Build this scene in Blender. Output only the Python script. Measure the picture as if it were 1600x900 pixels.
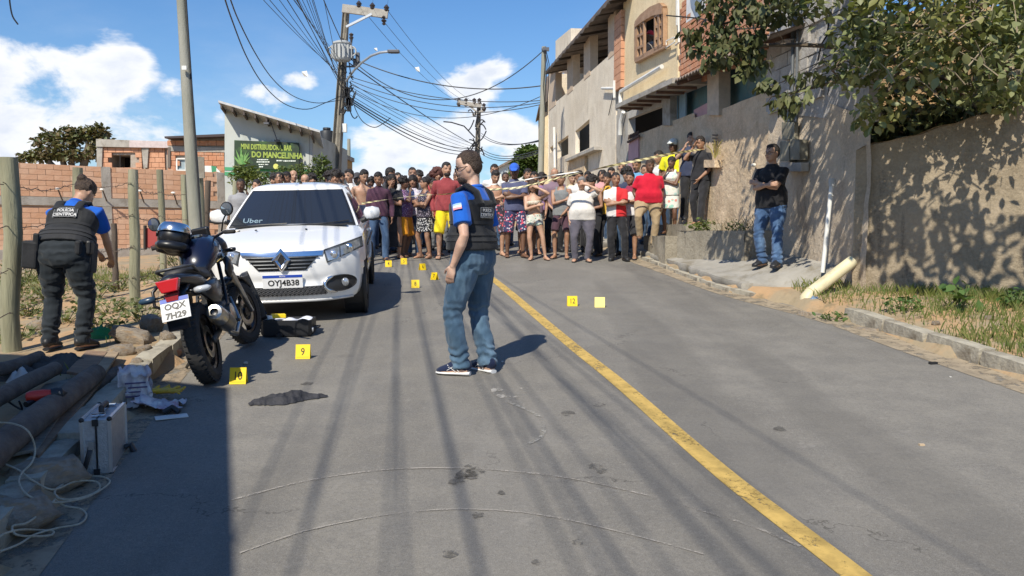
import bpy, bmesh, math, random
import numpy as np
from mathutils import Vector, Matrix, geometry
for _o in list(bpy.data.objects): bpy.data.objects.remove(_o)
SC = bpy.context.scene
COL = SC.collection
rnd = random.Random(7)
R = math.radians
# ---------------------------------------------------------------- camera
F = 1200.0; HZ = 362.0; CH = 1.58
PITCH = math.atan((450-HZ)/F)
cam = bpy.data.cameras.new('camera'); camo = bpy.data.objects.new('camera', cam); COL.objects.link(camo)
cam.sensor_width = 36; cam.lens = 36*F/1600; cam.clip_end = 6000; cam.clip_start = .05
camo.location = (0, 0, CH); camo.rotation_euler = (math.pi/2-PITCH, 0, 0)
SC.camera = camo
SL = math.tan(math.atan((450-279)/F)-PITCH)           # the street climbs away from the camera
def ray(px, py):
    a = (px-800)/F; b = (450-py)/F; c, s = math.cos(PITCH), math.sin(PITCH)
    return Vector((a, c+b*s, -s+b*c))
def G(px, py, h=0.):                                    # point on the sloping street
    d = ray(px, py); t = (CH-h)/(SL*d.y-d.z); return Vector((d.x*t, d.y*t, CH+d.z*t))
def D(px, py, Y):
    d = ray(px, py); t = Y/d.y; return Vector((d.x*t, Y, CH+d.z*t))
def PV(px, py, a, b):                                   # point on the vertical plane through a and b
    d = ray(px, py); n = Vector((b[1]-a[1], -(b[0]-a[0]), 0)); t = (n.x*a[0]+n.y*a[1])/(n.x*d.x+n.y*d.y)
    return Vector((d.x*t, d.y*t, CH+d.z*t))
def roadz(y):
    yc = 46.
    if y < yc: return SL*y
    return SL*yc + SL*6*(1-math.exp(-(y-yc)/6)) - max(0, y-yc-8)*.012
# ---------------------------------------------------------------- sun and sky
SUN_EL = R(46); SUN_AZ_T = .40                           # light comes from behind, slightly left
sd = Vector((SUN_AZ_T, 1, 0)).normalized(); SUND = Vector((sd.x*math.cos(SUN_EL), sd.y*math.cos(SUN_EL), -math.sin(SUN_EL)))
sun = bpy.data.lights.new('sun', 'SUN'); suno = bpy.data.objects.new('sun', sun); COL.objects.link(suno)
sun.energy = 4.6; sun.angle = R(.53); sun.color = (1, .935, .81)
suno.rotation_euler = SUND.to_track_quat('-Z', 'Y').to_euler(); suno.location = (-8, -20, 25)
SC.view_settings.view_transform = 'Standard'; SC.view_settings.look = 'None'; SC.view_settings.gamma = 1
SC.view_settings.exposure = .30
SC.cycles.max_bounces = 6; SC.cycles.diffuse_bounces = 3; SC.cycles.glossy_bounces = 3
W = bpy.data.worlds.new('World'); SC.world = W; W.use_nodes = True
class NT:
    def __init__(s, tree): s.t = tree; s.n = tree.nodes; s.l = tree.links
    def node(s, typ, **kw):
        n = s.n.new(typ)
        for k, v in kw.items(): setattr(n, k, v)
        return n
    def put(s, sock, v):
        if isinstance(v, bpy.types.NodeSocket): s.l.new(v, sock)
        elif v is not None:
            try: sock.default_value = v
            except Exception: sock.default_value = tuple(v)+(1,) if len(v) == 3 else v
    def math(s, op, a, b=None, c=None, clamp=False):
        n = s.node('ShaderNodeMath', operation=op, use_clamp=clamp); s.put(n.inputs[0], a)
        if b is not None: s.put(n.inputs[1], b)
        if c is not None: s.put(n.inputs[2], c)
        return n.outputs[0]
    def vmath(s, op, a, b=None):
        n = s.node('ShaderNodeVectorMath', operation=op); s.put(n.inputs[0], a)
        if b is not None: s.put(n.inputs[1], b)
        return n.outputs[0]
    def mix(s, f, a, b, mode='MIX'):
        n = s.node('ShaderNodeMix', data_type='RGBA', blend_type=mode); s.put(n.inputs[0], f)
        s.put(n.inputs[6], c4(a)); s.put(n.inputs[7], c4(b)); return n.outputs[2]
    def noise(s, vec, scale, detail=4, rough=.55, out=0, dist=0):
        n = s.node('ShaderNodeTexNoise'); s.put(n.inputs['Vector'], vec); n.inputs['Scale'].default_value = scale
        n.inputs['Detail'].default_value = detail; n.inputs['Roughness'].default_value = rough; n.inputs['Distortion'].default_value = dist
        return n.outputs[out]
    def ramp(s, f, lo, hi, a=0., b=1.):
        n = s.node('ShaderNodeMapRange', interpolation_type='SMOOTHSTEP'); s.put(n.inputs[0], f)
        n.inputs[1].default_value = lo; n.inputs[2].default_value = hi; n.inputs[3].default_value = a; n.inputs[4].default_value = b
        return n.outputs[0]
    def mapping(s, vec, scale=(1, 1, 1), rot=(0, 0, 0), loc=(0, 0, 0)):
        n = s.node('ShaderNodeMapping'); s.put(n.inputs[0], vec); n.inputs[1].default_value = loc
        n.inputs[2].default_value = rot; n.inputs[3].default_value = scale; return n.outputs[0]
def c4(c):
    if isinstance(c, bpy.types.NodeSocket) or isinstance(c, float): return c
    return tuple(c)+(1,) if len(c) == 3 else tuple(c)
def build_world():
    W.node_tree.nodes.clear(); t = NT(W.node_tree)
    sky = t.node('ShaderNodeTexSky', sky_type='NISHITA', sun_disc=False)
    sky.sun_elevation = SUN_EL; sky.sun_rotation = math.atan2(-SUND.x, -SUND.y)
    sky.air_density = 1.35; sky.dust_density = .15; sky.ozone_density = 4.0; sky.altitude = 300
    tc = t.node('ShaderNodeTexCoord').outputs['Generated']
    sep = t.node('ShaderNodeSeparateXYZ'); t.put(sep.inputs[0], tc)
    az = t.math('ARCTAN2', sep.outputs[0], sep.outputs[1]); el = t.math('ARCSINE', sep.outputs[2])
    n1 = t.noise(t.mapping(tc, (1, 1, 1.7)), 7.5, 10, .58, dist=.25)
    n2 = t.noise(t.mapping(tc, (1, 1, 1.7), loc=(3.1, 1.7, .35)), 10, 7, .6)
    blobs = [(40, 180, 190, 105, 1), (190, 130, 60, 70, .9), (150, 205, 130, 60, .9), (262, 150, 34, 32, .6), (-120, 220, 200, 110, 1), (460, 122, 55, 22, .30), (415, 152, 60, 26, .25), (345, 185, 30, 30, .35), (430, 175, 55, 24, .2), (720, 128, 85, 40, .42), (775, 105, 45, 28, .5),
             (590, 245, 80, 60, 1), (700, 245, 150, 62, 1.1), (820, 235, 110, 60, 1), (640, 235, 60, 42, 1), (505, 215, 38, 30, .6), (575, 190, 55, 26, .25), (950, 250, 140, 70, 1), (1200, 200, 160, 50, .9), (480, 270, 80, 40, .8), (1500, -100, 200, 60, .5), (760, 300, 320, 75, 1.2)]
    acc = None
    for (px, py, w, h, pk_) in blobs:
        d = ray(px, py).normalized(); a0 = math.atan2(d.x, d.y); e0 = math.asin(d.z)
        u = t.math('DIVIDE', t.math('SUBTRACT', az, a0), w/F); v = t.math('DIVIDE', t.math('SUBTRACT', el, e0), h/F)
        q = t.math('ADD', t.math('MULTIPLY', u, u), t.math('MULTIPLY', v, v))
        g = t.math('SUBTRACT', pk_, q); g = t.math('MAXIMUM', g, -1.)
        acc = g if acc is None else t.math('MAXIMUM', acc, g)
    # elsewhere: scattered low clouds
    far = t.math('ADD', t.ramp(el, .02, .5, .05, -.9), t.math('MULTIPLY', t.math('SUBTRACT', t.noise(tc, 2.4, 3), .5), 3.))
    back = t.ramp(sep.outputs[1], .35, -.1, 0, 1)
    acc2 = t.math('ADD', t.math('MULTIPLY', acc, t.math('SUBTRACT', 1., back)), t.math('MULTIPLY', far, back))
    dens = t.math('ADD', t.math('MULTIPLY', acc2, .42), t.math('MULTIPLY', t.math('SUBTRACT', n1, .5), 2.3))
    mask = t.ramp(dens, .02, .34)
    wisp = t.math('MULTIPLY', t.ramp(t.noise(t.mapping(tc, (1, 1, 2.5), loc=(5, 2, 1)), 3.5, 8, .62), .48, .75), t.ramp(el, .0, .33, .35, .0))
    shade = t.ramp(t.math('ADD', t.math('SUBTRACT', dens, t.math('MULTIPLY', n2, .9)), .2), .0, .55, 1., 0.)
    cc = t.mix(shade, (6.9, 7.6, 8.9), (9.6, 9.8, 10.2))
    skc = t.mix(1., sky.outputs[0], (.66, .95, 1.27), 'MULTIPLY')
    hz = t.ramp(el, .0, .3, .22, 0.)
    skc = t.mix(hz, skc, (6.5, 7.7, 9.2))
    full = t.mix(t.math('MAXIMUM', mask, wisp), skc, cc)
    bg = t.node('ShaderNodeBackground'); t.put(bg.inputs[0], full); bg.inputs[1].default_value = .085
    out = t.node('ShaderNodeOutputWorld'); t.l.new(bg.outputs[0], out.inputs[0])
build_world()
# ---------------------------------------------------------------- materials
MATS = {}
def mat(name, col=(.5, .5, .5), rough=.7, metal=0., c2=None, ns=8., amt=.5, bump=0., bs=None, coat=0., dirt=None, ds=2., trans=0., spec=None, wave=None, emis=None, coord='Object', detail=6, stretch=None, alpha=None):
    if name in MATS: return MATS[name]
    m = bpy.data.materials.new(name); m.use_nodes = True; t = NT(m.node_tree); p = t.n['Principled BSDF']
    vec = t.node('ShaderNodeTexCoord').outputs[coord]
    if coord == 'Object' : pass
    if stretch: vec = t.mapping(vec, stretch)
    c = c4(col)
    if c2 is not None:
        f = t.ramp(t.noise(vec, ns, detail, .6), .5-.28*(1.2-amt), .5+.28*(1.2-amt))
        c = t.mix(f, col, c2)
    if dirt is not None:
        f = t.ramp(t.noise(vec, ds, 8, .65, dist=.4), .5, .68, 0, .8); c = t.mix(f, c, dirt)
    t.put(p.inputs['Base Color'], c); p.inputs['Roughness'].default_value = rough; p.inputs['Metallic'].default_value = metal
    if coat: p.inputs['Coat Weight'].default_value = coat; p.inputs['Coat Roughness'].default_value = .04
    if trans: p.inputs['Transmission Weight'].default_value = trans
    if spec is not None: p.inputs['Specular IOR Level'].default_value = spec
    if alpha: p.inputs['Alpha'].default_value = alpha
    if emis: p.inputs['Emission Color'].default_value = c4(emis); p.inputs['Emission Strength'].default_value = 1.
    if bump:
        b = t.node('ShaderNodeBump'); b.inputs['Strength'].default_value = min(1, bump); b.inputs['Distance'].default_value = .02*max(1, bump)
        t.put(b.inputs['Height'], t.noise(vec, bs or ns*3, 8, .65)); t.l.new(b.outputs[0], p.inputs['Normal'])
    MATS[name] = m; return m
# ---------------------------------------------------------------- objects
def props(o, label=None, cat=None, group=None, kind=None):
    if label: o['label'] = label
    if cat: o['category'] = cat
    if group: o['group'] = group
    if kind: o['kind'] = kind
    return o
def empty(name, loc=(0, 0, 0), rz=0., label=None, cat=None, group=None, kind=None):
    o = bpy.data.objects.new(name, None); COL.objects.link(o); o.location = loc; o.rotation_euler = (0, 0, rz); o.empty_display_size = .2
    return props(o, label, cat, group, kind)
class MB:
    def __init__(s): s.v = []; s.f = []; s.mi = []; s.cur = 0
    def add(s, vs, fs):
        b = len(s.v); s.v += [tuple(v) for v in vs]; s.f += [tuple(b+i for i in f) for f in fs]; s.mi += [s.cur]*len(fs); return s
    def box(s, c, d, rz=0., M=None):
        hx, hy, hz = d[0]/2, d[1]/2, d[2]/2
        vs = [Vector((x, y, z)) for z in (-hz, hz) for y in (-hy, hy) for x in (-hx, hx)]
        T = Matrix.Translation(Vector(c)) @ (M.to_4x4() if M is not None else Matrix.Rotation(rz, 4, 'Z'))
        return s.add([T @ v for v in vs], [(0, 2, 3, 1), (4, 5, 7, 6), (0, 1, 5, 4), (2, 6, 7, 3), (0, 4, 6, 2), (1, 3, 7, 5)])
    def beam(s, a, b, w, h, up=(0, 0, 1)):
        a = Vector(a); b = Vector(b); d = b-a; L = d.length; z = d.normalized(); u = Vector(up)
        x = u.cross(z)
        if x.length < 1e-4: x = Vector((1, 0, 0)).cross(z)
        x.normalize(); y = z.cross(x); M = Matrix((x, y, z)).transposed()
        return s.box((a+b)/2, (w, h, L), M=M)
    def tube(s, pts, rad, n=10, cap=True, up=None, sq=None):
        pts = [Vector(p) for p in pts]; m = len(pts)
        if not hasattr(rad, '__len__'): rad = [rad]*m
        rad = [(r, r) if not hasattr(r, '__len__') else r for r in rad]
        vs = []; x = None
        for i, p in enumerate(pts):
            d = (pts[min(i+1, m-1)]-pts[max(i-1, 0)])
            d = d.normalized() if d.length > 1e-9 else Vector((0, 0, 1))
            if x is None:
                x = (Vector(up) if up else (Vector((1, 0, 0)) if abs(d.x) < .9 else Vector((0, 1, 0))))
            x = (x-d*x.dot(d))
            x = x.normalized() if x.length > 1e-6 else Vector((0, 1, 0)); y = d.cross(x)
            for k in range(n):
                a = 2*math.pi*k/n; ca, sa = math.cos(a), math.sin(a)
                if sq: ca = math.copysign(abs(ca)**sq, ca); sa = math.copysign(abs(sa)**sq, sa)
                vs.append(p+x*ca*rad[i][0]+y*sa*rad[i][1])
        fs = [(i*n+k, i*n+(k+1) % n, (i+1)*n+(k+1) % n, (i+1)*n+k) for i in range(m-1) for k in range(n)]
        if cap: fs += [tuple(range(n-1, -1, -1)), tuple((m-1)*n+k for k in range(n))]
        return s.add(vs, fs)
    def ell(s, c, r, n=10, m=7, M=None):
        vs = []; fs = []
        for i in range(m+1):
            th = math.pi*i/m
            for k in range(n):
                a = 2*math.pi*k/n; v = Vector((math.sin(th)*math.cos(a)*r[0], math.sin(th)*math.sin(a)*r[1], math.cos(th)*r[2]))
                if M is not None: v = M @ v
                vs.append(v+Vector(c))
        for i in range(m):
            for k in range(n):
                q = (i*n+k, (i+1)*n+k, (i+1)*n+(k+1) % n, i*n+(k+1) % n)
                if i == 0: q = (i*n, (i+1)*n+k, (i+1)*n+(k+1) % n)
                if i == m-1: q = (i*n+k, (i+1)*n, i*n+(k+1) % n)
                fs.append(q)
        return s.add(vs, fs)
    def ring(s, c, axis, R0, r, n=24, m=8, a0=0, a1=2*math.pi, sc=(1, 1)):
        ax = Vector(axis).normalized(); x = ax.orthogonal().normalized()
        if abs(ax.z) < .9: x = ax.cross(Vector((0, 0, 1))).normalized()
        y = ax.cross(x); cl = abs(a1-a0) > 6.28; nn = n if cl else n+1; vs = []; fs = []
        for i in range(nn):
            a = a0+(a1-a0)*i/n; d = x*math.cos(a)+y*math.sin(a)
            for k in range(m):
                b = 2*math.pi*k/m; vs.append(Vector(c)+d*(R0+r*sc[0]*math.cos(b))+ax*r*sc[1]*math.sin(b))
        for i in range(n):
            for k in range(m): fs.append((i*m+k, ((i+1) % nn)*m+k, ((i+1) % nn)*m+(k+1) % m, i*m+(k+1) % m))
        return s.add(vs, fs)
    def lathe(s, c, axis, prof, n=20):                      # prof: (radius, along)
        ax = Vector(axis).normalized(); x = ax.orthogonal().normalized(); y = ax.cross(x); vs = []; fs = []
        for (r, h) in prof:
            for k in range(n):
                a = 2*math.pi*k/n; vs.append(Vector(c)+ax*h+(x*math.cos(a)+y*math.sin(a))*max(r, 1e-5))
        for i in range(len(prof)-1):
            for k in range(n): fs.append((i*n+k, i*n+(k+1) % n, (i+1)*n+(k+1) % n, (i+1)*n+k))
        return s.add(vs, fs)
    def grid(s, fn, nu, nv):
        vs = [fn(i/nu, j/nv) for j in range(nv+1) for i in range(nu+1)]
        return s.add(vs, [(j*(nu+1)+i, j*(nu+1)+i+1, (j+1)*(nu+1)+i+1, (j+1)*(nu+1)+i) for j in range(nv) for i in range(nu)])
    def prism(s, poly, off, holes=()):                      # polygon (3D points) extruded by off
        loops = [list(map(Vector, poly))]+[list(map(Vector, h)) for h in holes]
        o = Vector(off); tris = geometry.tessellate_polygon(loops); flat = [p for l in loops for p in l]; n = len(flat)
        fs = [tuple(t) for t in tris]+[tuple(n+i for i in reversed(t)) for t in tris]; b = 0
        for l in loops:
            k = len(l)
            for i in range(k): fs.append((b+i, b+(i+1) % k, n+b+(i+1) % k, n+b+i))
            b += k
        return s.add(flat+[p+o for p in flat], fs)
    def mesh(s, name, mats, smooth=False, merge=False):
        me = bpy.data.meshes.new(name); me.from_pydata([tuple(v) for v in s.v], [], s.f)
        for m_ in (mats if isinstance(mats, (list, tuple)) else [mats]): me.materials.append(m_)
        me.polygons.foreach_set('material_index', s.mi)
        bm = bmesh.new(); bm.from_mesh(me)
        if merge: bmesh.ops.remove_doubles(bm, verts=bm.verts, dist=1e-4)
        bmesh.ops.recalc_face_normals(bm, faces=bm.faces); bm.to_mesh(me); bm.free()
        if smooth:
            me.polygons.foreach_set('use_smooth', [True]*len(me.polygons))
            if smooth != 'all':
                try: me.set_sharp_from_angle(angle=R(40))
                except Exception: pass
        me.update(); return me
    def build(s, name, mats, parent=None, smooth=False, loc=None, merge=False, bevel=0., **kw):
        o = bpy.data.objects.new(name, s.mesh(name, mats, smooth, merge)); COL.objects.link(o)
        if loc is not None: o.location = loc
        if parent: o.parent = parent
        if bevel:
            b = o.modifiers.new('b', 'BEVEL'); b.width = bevel; b.segments = 2; b.limit_method = 'ANGLE'; b.angle_limit = R(50)
        return props(o, **kw)
def place(me, name, parent=None, loc=(0, 0, 0), rot=(0, 0, 0), sc=(1, 1, 1), **kw):
    o = bpy.data.objects.new(name, me); COL.objects.link(o); o.location = loc; o.rotation_euler = rot; o.scale = sc
    if parent: o.parent = parent
    return props(o, **kw)
_fc = {}
def text_mesh(txt, size, ext=.001, bold=0., xs=1.):
    cu = bpy.data.curves.new('t', 'FONT'); cu.body = txt; cu.size = size; cu.extrude = ext; cu.align_x = 'CENTER'; cu.align_y = 'CENTER'; cu.offset = bold; cu.resolution_u = 3
    o = bpy.data.objects.new('t', cu); COL.objects.link(o); dg = bpy.context.evaluated_depsgraph_get()
    me = bpy.data.meshes.new_from_object(o.evaluated_get(dg)); bpy.data.objects.remove(o)
    me.transform(Matrix.Diagonal((xs, 1, 1, 1))); return me
def text_on(txt, size, m, name, parent, M, ext=.001, bold=0., xs=1., **kw):
    me = text_mesh(txt, size, ext, bold, xs); me.transform(M); me.materials.clear(); me.materials.append(m)
    o = bpy.data.objects.new(name, me); COL.objects.link(o); o.parent = parent; return props(o, **kw)
def frame(o, x, up):                                       # matrix with local x, local y=up, z=normal
    x = Vector(x).normalized(); y = Vector(up); y = (y-x*y.dot(x)).normalized(); z = x.cross(y)
    M = Matrix((x, y, z)).transposed().to_4x4(); M.translation = Vector(o); return M
class SN:                                                   # cheap smooth vector noise
    def __init__(s, seed, freq, octs=3):
        r = np.random.RandomState(seed); s.k = []; f = freq; a = 1.
        for _ in range(octs):
            for _j in range(5): s.k.append((r.normal(size=3)*f, r.rand()*6.28, a))
            f *= 2.1; a *= .5
        s.n = sum(a for _, _, a in s.k)**.5
    def __call__(s, P):
        P = np.asarray(P, float); o = 0
        for k, ph, a in s.k: o = o+a*np.sin(P@k+ph)
        return o/s.n/1.5
# ================================================================ THE SETTING
def lerp_tab(tab):
    xs = [a for a, _ in tab]; ys = [b for _, b in tab]
    return lambda v: float(np.interp(v, xs, ys))
def ramp_out(xs, ys):
    return lerp_tab(list(zip(xs, ys)))
xl = lerp_tab([(-20, 3.3), (3.64, -2.29), (5.9, -2.83), (7.05, -3.04), (10, -3.6), (16, -4.6), (25, -6.6), (40, -11), (80, -27), (150, -60)])
xr = lerp_tab([(-20, 9.5), (-6, 6.2), (3, 4.5), (6.06, 4.04), (7.6, 3.84), (8.4, 3.78), (9.93, 3.43), (10.6, 3.14), (11.56, 2.96), (13.07, 2.82), (14.7, 2.66), (15.8, 2.43), (25, .3), (40, -4), (80, -20), (150, -52)])
field = lambda y: float(np.interp(y, [-20, 2, 9, 13, 22, 30, 60, 150], [-1.2, .26, .72, .76, .85, .95, 2.2, 3.2]))
lump = SN(3, 1.3, 4); lump2 = SN(9, .35, 2)
CW = (4.34, 9.65)                                         # corner where the two right-hand walls meet
def wallx(y): return 5.6-.13*y
RB = [(4.34, 9.65), (5.73, 8.62), (8.6, 6.5), (14, 2.5)]   # foot of the retaining wall
def rwy(x): return float(np.interp(x, [p[0] for p in RB], [p[1] for p in RB]))
def T(x, y):
    r = roadz(y); n = float(lump((x, y, 0)))
    if x < xl(y):
        d = xl(y)-x; k = min(1, max(0, (d-.3)/1.6)); k = k*k*(3-2*k)
        return (r+.12)*(1-k)+(field(y))*k+n*.045*min(1, d)+(.12*math.exp(-((x+5.3)**2+(y-12)**2)/2.2))
    if x > xr(y):
        d = x-xr(y)
        if y < 10.9 and x > 4.9 and y > rwy(x)+.6: return r+.2+.9*min(2, (y-rwy(x)-.6)*2)
        if y < 10.9: return r+.10+.10*min(1.5, d)+n*.03*min(1, d*3)
        return r+.1
    return r-.06
def spaced(a, b, fa, fb, fine, coarse):
    v = [fa]; s = fine
    while v[-1] < fb: v.append(v[-1]+fine)
    lo = [fa]; s = fine
    while lo[-1] > a: s = min(coarse, s*1.22); lo.append(lo[-1]-s)
    s = fine
    while v[-1] < b: s = min(coarse, s*1.22); v.append(v[-1]+s)
    return lo[:0:-1]+v
M_DIRT = mat('orange dirt', (.45, .285, .15), .95, c2=(.33, .26, .165), ns=1.6, amt=.8, bump=.8, bs=14, dirt=(.20, .16, .09), ds=3.1)
xs = spaced(-300, 300, -9.5, 7.2, .16, 25); ys = spaced(-30, 260, 1.4, 23, .17, 12)
mb = MB(); mb.add([(x, y, T(x, y)) for y in ys for x in xs], [(j*len(xs)+i, j*len(xs)+i+1, (j+1)*len(xs)+i+1, (j+1)*len(xs)+i) for j in range(len(ys)-1) for i in range(len(xs)-1)])
mb.build('ground', M_DIRT, smooth='all', kind='structure')
mb = MB(); zf = roadz(250)-1.2
mb.add([(-3000, -3000, -6), (3000, -3000, -6), (3000, 4000, -6), (-3000, 4000, -6)], [(0, 1, 2, 3)])
mb.build('distant_ground', mat('distant earth', (.16, .17, .10), 1, c2=(.22, .18, .11), ns=.01), kind='structure')
# ---- road
def asphalt():
    m = bpy.data.materials.new('asphalt'); m.use_nodes = True; t = NT(m.node_tree); p = t.n['Principled BSDF']
    v = t.node('ShaderNodeTexCoord').outputs['Object']
    big = t.ramp(t.noise(v, .55, 7, .6, dist=.6), .36, .66); mid = t.ramp(t.noise(v, 3.5, 8, .68), .35, .7)
    c = t.mix(big, (.170, .156, .131), (.232, .214, .180)); c = t.mix(t.math('MULTIPLY', mid, .5), c, (.118, .111, .100)); c = t.mix(t.ramp(t.noise(v, 38, 5, .8), .45, .62, 0, .38), c, (.10, .095, .086)); c = t.mix(t.ramp(t.noise(v, 55, 4, .8), .52, .66, 0, .35), c, (.33, .31, .28))
    al = t.mapping(v, (1, .16, 1), rot=(0, 0, R(-13)))
    c = t.mix(t.math('MULTIPLY', t.ramp(t.noise(al, 2.2, 5, .6), .5, .72), .35), c, (.25, .235, .21))
    c = t.mix(t.math('MULTIPLY', t.ramp(t.noise(v, 9, 6, .7, dist=.8), .60, .70), .5), c, (.27, .25, .22))
    sp = t.noise(v, 210, 3, .8); c = t.mix(t.ramp(sp, .42, .62, 0, .5), c, (.30, .285, .265)); c = t.mix(t.ramp(t.noise(v, 160, 2, .8), .60, .72, 0, .7), c, (.05, .048, .045))
    vo = t.node('ShaderNodeTexVoronoi'); t.put(vo.inputs[0], v); vo.inputs['Scale'].default_value = 1.15; vo.inputs['Randomness'].default_value = 1
    spots = t.math('MULTIPLY', t.ramp(t.math('ADD', vo.outputs['Distance'], t.math('MULTIPLY', t.noise(v, 9, 4), .16)), .175, .13), t.ramp(t.noise(v, .9, 2), .5, .56))
    c = t.mix(t.math('MULTIPLY', spots, .22), c, (.075, .07, .065))
    ck = t.node('ShaderNodeTexVoronoi', feature='DISTANCE_TO_EDGE'); t.put(ck.inputs[0], t.vmath('ADD', v, t.noise(v, 1.6, 5, .7, out=1))); ck.inputs['Scale'].default_value = .42
    crack = t.math('MULTIPLY', t.ramp(ck.outputs[0], .0045, .001), t.ramp(t.noise(v, .7, 3), .50, .58)); c = t.mix(t.math('MULTIPLY', crack, .55), c, (.05, .045, .04))
    tk = t.noise(t.mapping(v, (1, .05, 1), rot=(0, 0, R(-9))), 1.5, 3, .5); c = t.mix(t.ramp(tk, .52, .66, 0, .28), c, (.095, .09, .083))
    t.put(p.inputs['Base Color'], c); t.put(p.inputs['Roughness'], t.ramp(mid, 0, 1, .92, .78)); p.inputs['Specular IOR Level'].default_value = .3
    b = t.node('ShaderNodeBump'); b.inputs['Strength'].default_value = .45; b.inputs['Distance'].default_value = .006
    t.put(b.inputs['Height'], t.math('ADD', t.noise(v, 150, 4, .8), t.math('MULTIPLY', t.noise(v, 14, 5, .7), 2.))); t.l.new(b.outputs[0], p.inputs['Normal']); return m
M_ASPH = asphalt()
ry = [-20+.5*i for i in range(100)]+[30+2*i for i in range(60)]
mb = MB(); NX = 16
mb.add([(xl(y)*(1-i/NX)+xr(y)*i/NX, y, roadz(y)) for y in ry for i in range(NX+1)], [(j*(NX+1)+i, j*(NX+1)+i+1, (j+1)*(NX+1)+i+1, (j+1)*(NX+1)+i) for j in range(len(ry)-1) for i in range(NX)])
mb.build('road', M_ASPH, smooth='all', kind='structure')
def worn(name, col, thr, under=(.15, .143, .133), sc=26):
    m = bpy.data.materials.new(name); m.use_nodes = True; t = NT(m.node_tree); p = t.n['Principled BSDF']
    v = t.node('ShaderNodeTexCoord').outputs['Object']
    n = t.math('ADD', t.math('MULTIPLY', t.noise(v, sc, 9, .8), .75), t.math('MULTIPLY', t.noise(v, 3.1, 4, .7), .35)); f = t.ramp(n, thr-.05, thr+.05)
    c = t.mix(t.ramp(t.noise(v, 7, 6, .7), .4, .65), col, [k*.72 for k in col])
    t.put(p.inputs['Base Color'], c); t.put(p.inputs['Alpha'], f); p.inputs['Roughness'].default_value = .8; return m
def pave_z(x, y):
    x0 = xr(y)+.04; x1 = max(wallx(y)+.05, x0+.3); a = min(1, max(0, (x-x0)/(x1-x0))); return roadz(y)+.15+.30*a**1.1*min(1, max(.45, (15.5-y)/3))
def smooth_path(pts, n=60):
    P = np.array([[p[0], p[1], p[2]] for p in pts]); s = np.r_[0, np.cumsum(np.linalg.norm(np.diff(P, axis=0), axis=1))]
    out = []
    for u in np.linspace(0, s[-1], n):
        i = min(max(np.searchsorted(s, u)-1, 0), len(P)-2); a = (u-s[i])/(s[i+1]-s[i])
        m0 = (P[i+1]-P[i-1])/(s[i+1]-s[i-1]) if i > 0 else (P[1]-P[0])/(s[1]-s[0])
        m1 = (P[i+2]-P[i])/(s[i+2]-s[i]) if i+2 < len(P) else (P[i+1]-P[i])/(s[i+1]-s[i])
        h = s[i+1]-s[i]; a2 = a*a; a3 = a2*a
        out.append(Vector((2*a3-3*a2+1)*P[i]+(a3-2*a2+a)*h*m0+(-2*a3+3*a2)*P[i+1]+(a3-a2)*h*m1))
    return out
def strip(name, pts, w, m, lift, n=90, jitter=0., **kw):
    P = smooth_path(pts, n); mb = MB(); vs = []
    for i, p in enumerate(P):
        d = (P[min(i+1, n-1)]-P[max(i-1, 0)]); d.z = 0; d.normalize(); s = Vector((d.y, -d.x, 0)); ww = w/2*(1+jitter*rnd.uniform(-1, 1))
        for k in (-1, -.33, .33, 1):
            q = p+s*ww*k; vs.append((q.x, q.y, roadz(q.y)+lift))
    mb.add(vs, [(4*i+k, 4*i+k+1, 4*i+k+5, 4*i+k+4) for i in range(n-1) for k in range(3)])
    return mb.build(name, m, kind='structure', **kw)
yl = [G(*p) for p in [(776, 441), (838, 493), (900, 545), (969, 600), (1131, 741), (1300, 871), (1352, 912)]]
yl = [Vector((-2.9, 24, 0)), Vector((-1.22, 16.6, 0))]+yl+[yl[-1]+(yl[-1]-yl[-2])*6]
strip('yellow_centre_line', yl, .125, worn('worn yellow paint', (.58, .39, .11), .475, sc=34), .004, 200)
chalk = worn('chalk scrape', (.34, .31, .27), .53, sc=60)
strip('chalk_arc', [G(*p) for p in [(362, 782), (480, 752), (600, 735), (700, 732), (810, 738), (900, 750), (1000, 772), (1100, 800), (1180, 825), (1250, 855)]], .016, chalk, .004, jitter=.4)
strip('chalk_arc', [G(*p) for p in [(375, 865), (480, 830), (600, 806), (700, 797), (800, 800), (880, 812), (1000, 840), (1100, 867)]], .012, chalk, .0045, jitter=.4)
strip('chalk_arc', [G(*p) for p in [(775, 605), (782, 618), (800, 622), (816, 617), (822, 604)]], .09, worn('chalk smudge', (.42, .39, .34), .58, sc=12), .0042, n=20)
strip('chalk_arc', [G(*p) for p in [(785, 625), (840, 650), (848, 680), (825, 695)]], .03, worn('chalk smudge fine', (.36, .34, .30), .56, sc=18), .0046, n=30)
# sand drifted onto the road along the right kerb
strip('road_dust', [Vector((xr(y)-.16, y, 0)) for y in (3, 5, 7, 8.6, 10.5, 13, 16, 19)], .34, worn('drifted dust', (.36, .29, .20), .50, sc=9), .0035, n=120)
strip('road_dust', [Vector((xl(y)+.12, y, 0)) for y in (2, 4, 6, 7, 10, 14, 18)], .24, worn('drifted dust left', (.33, .26, .18), .52, sc=9), .0037, n=120)
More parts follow.
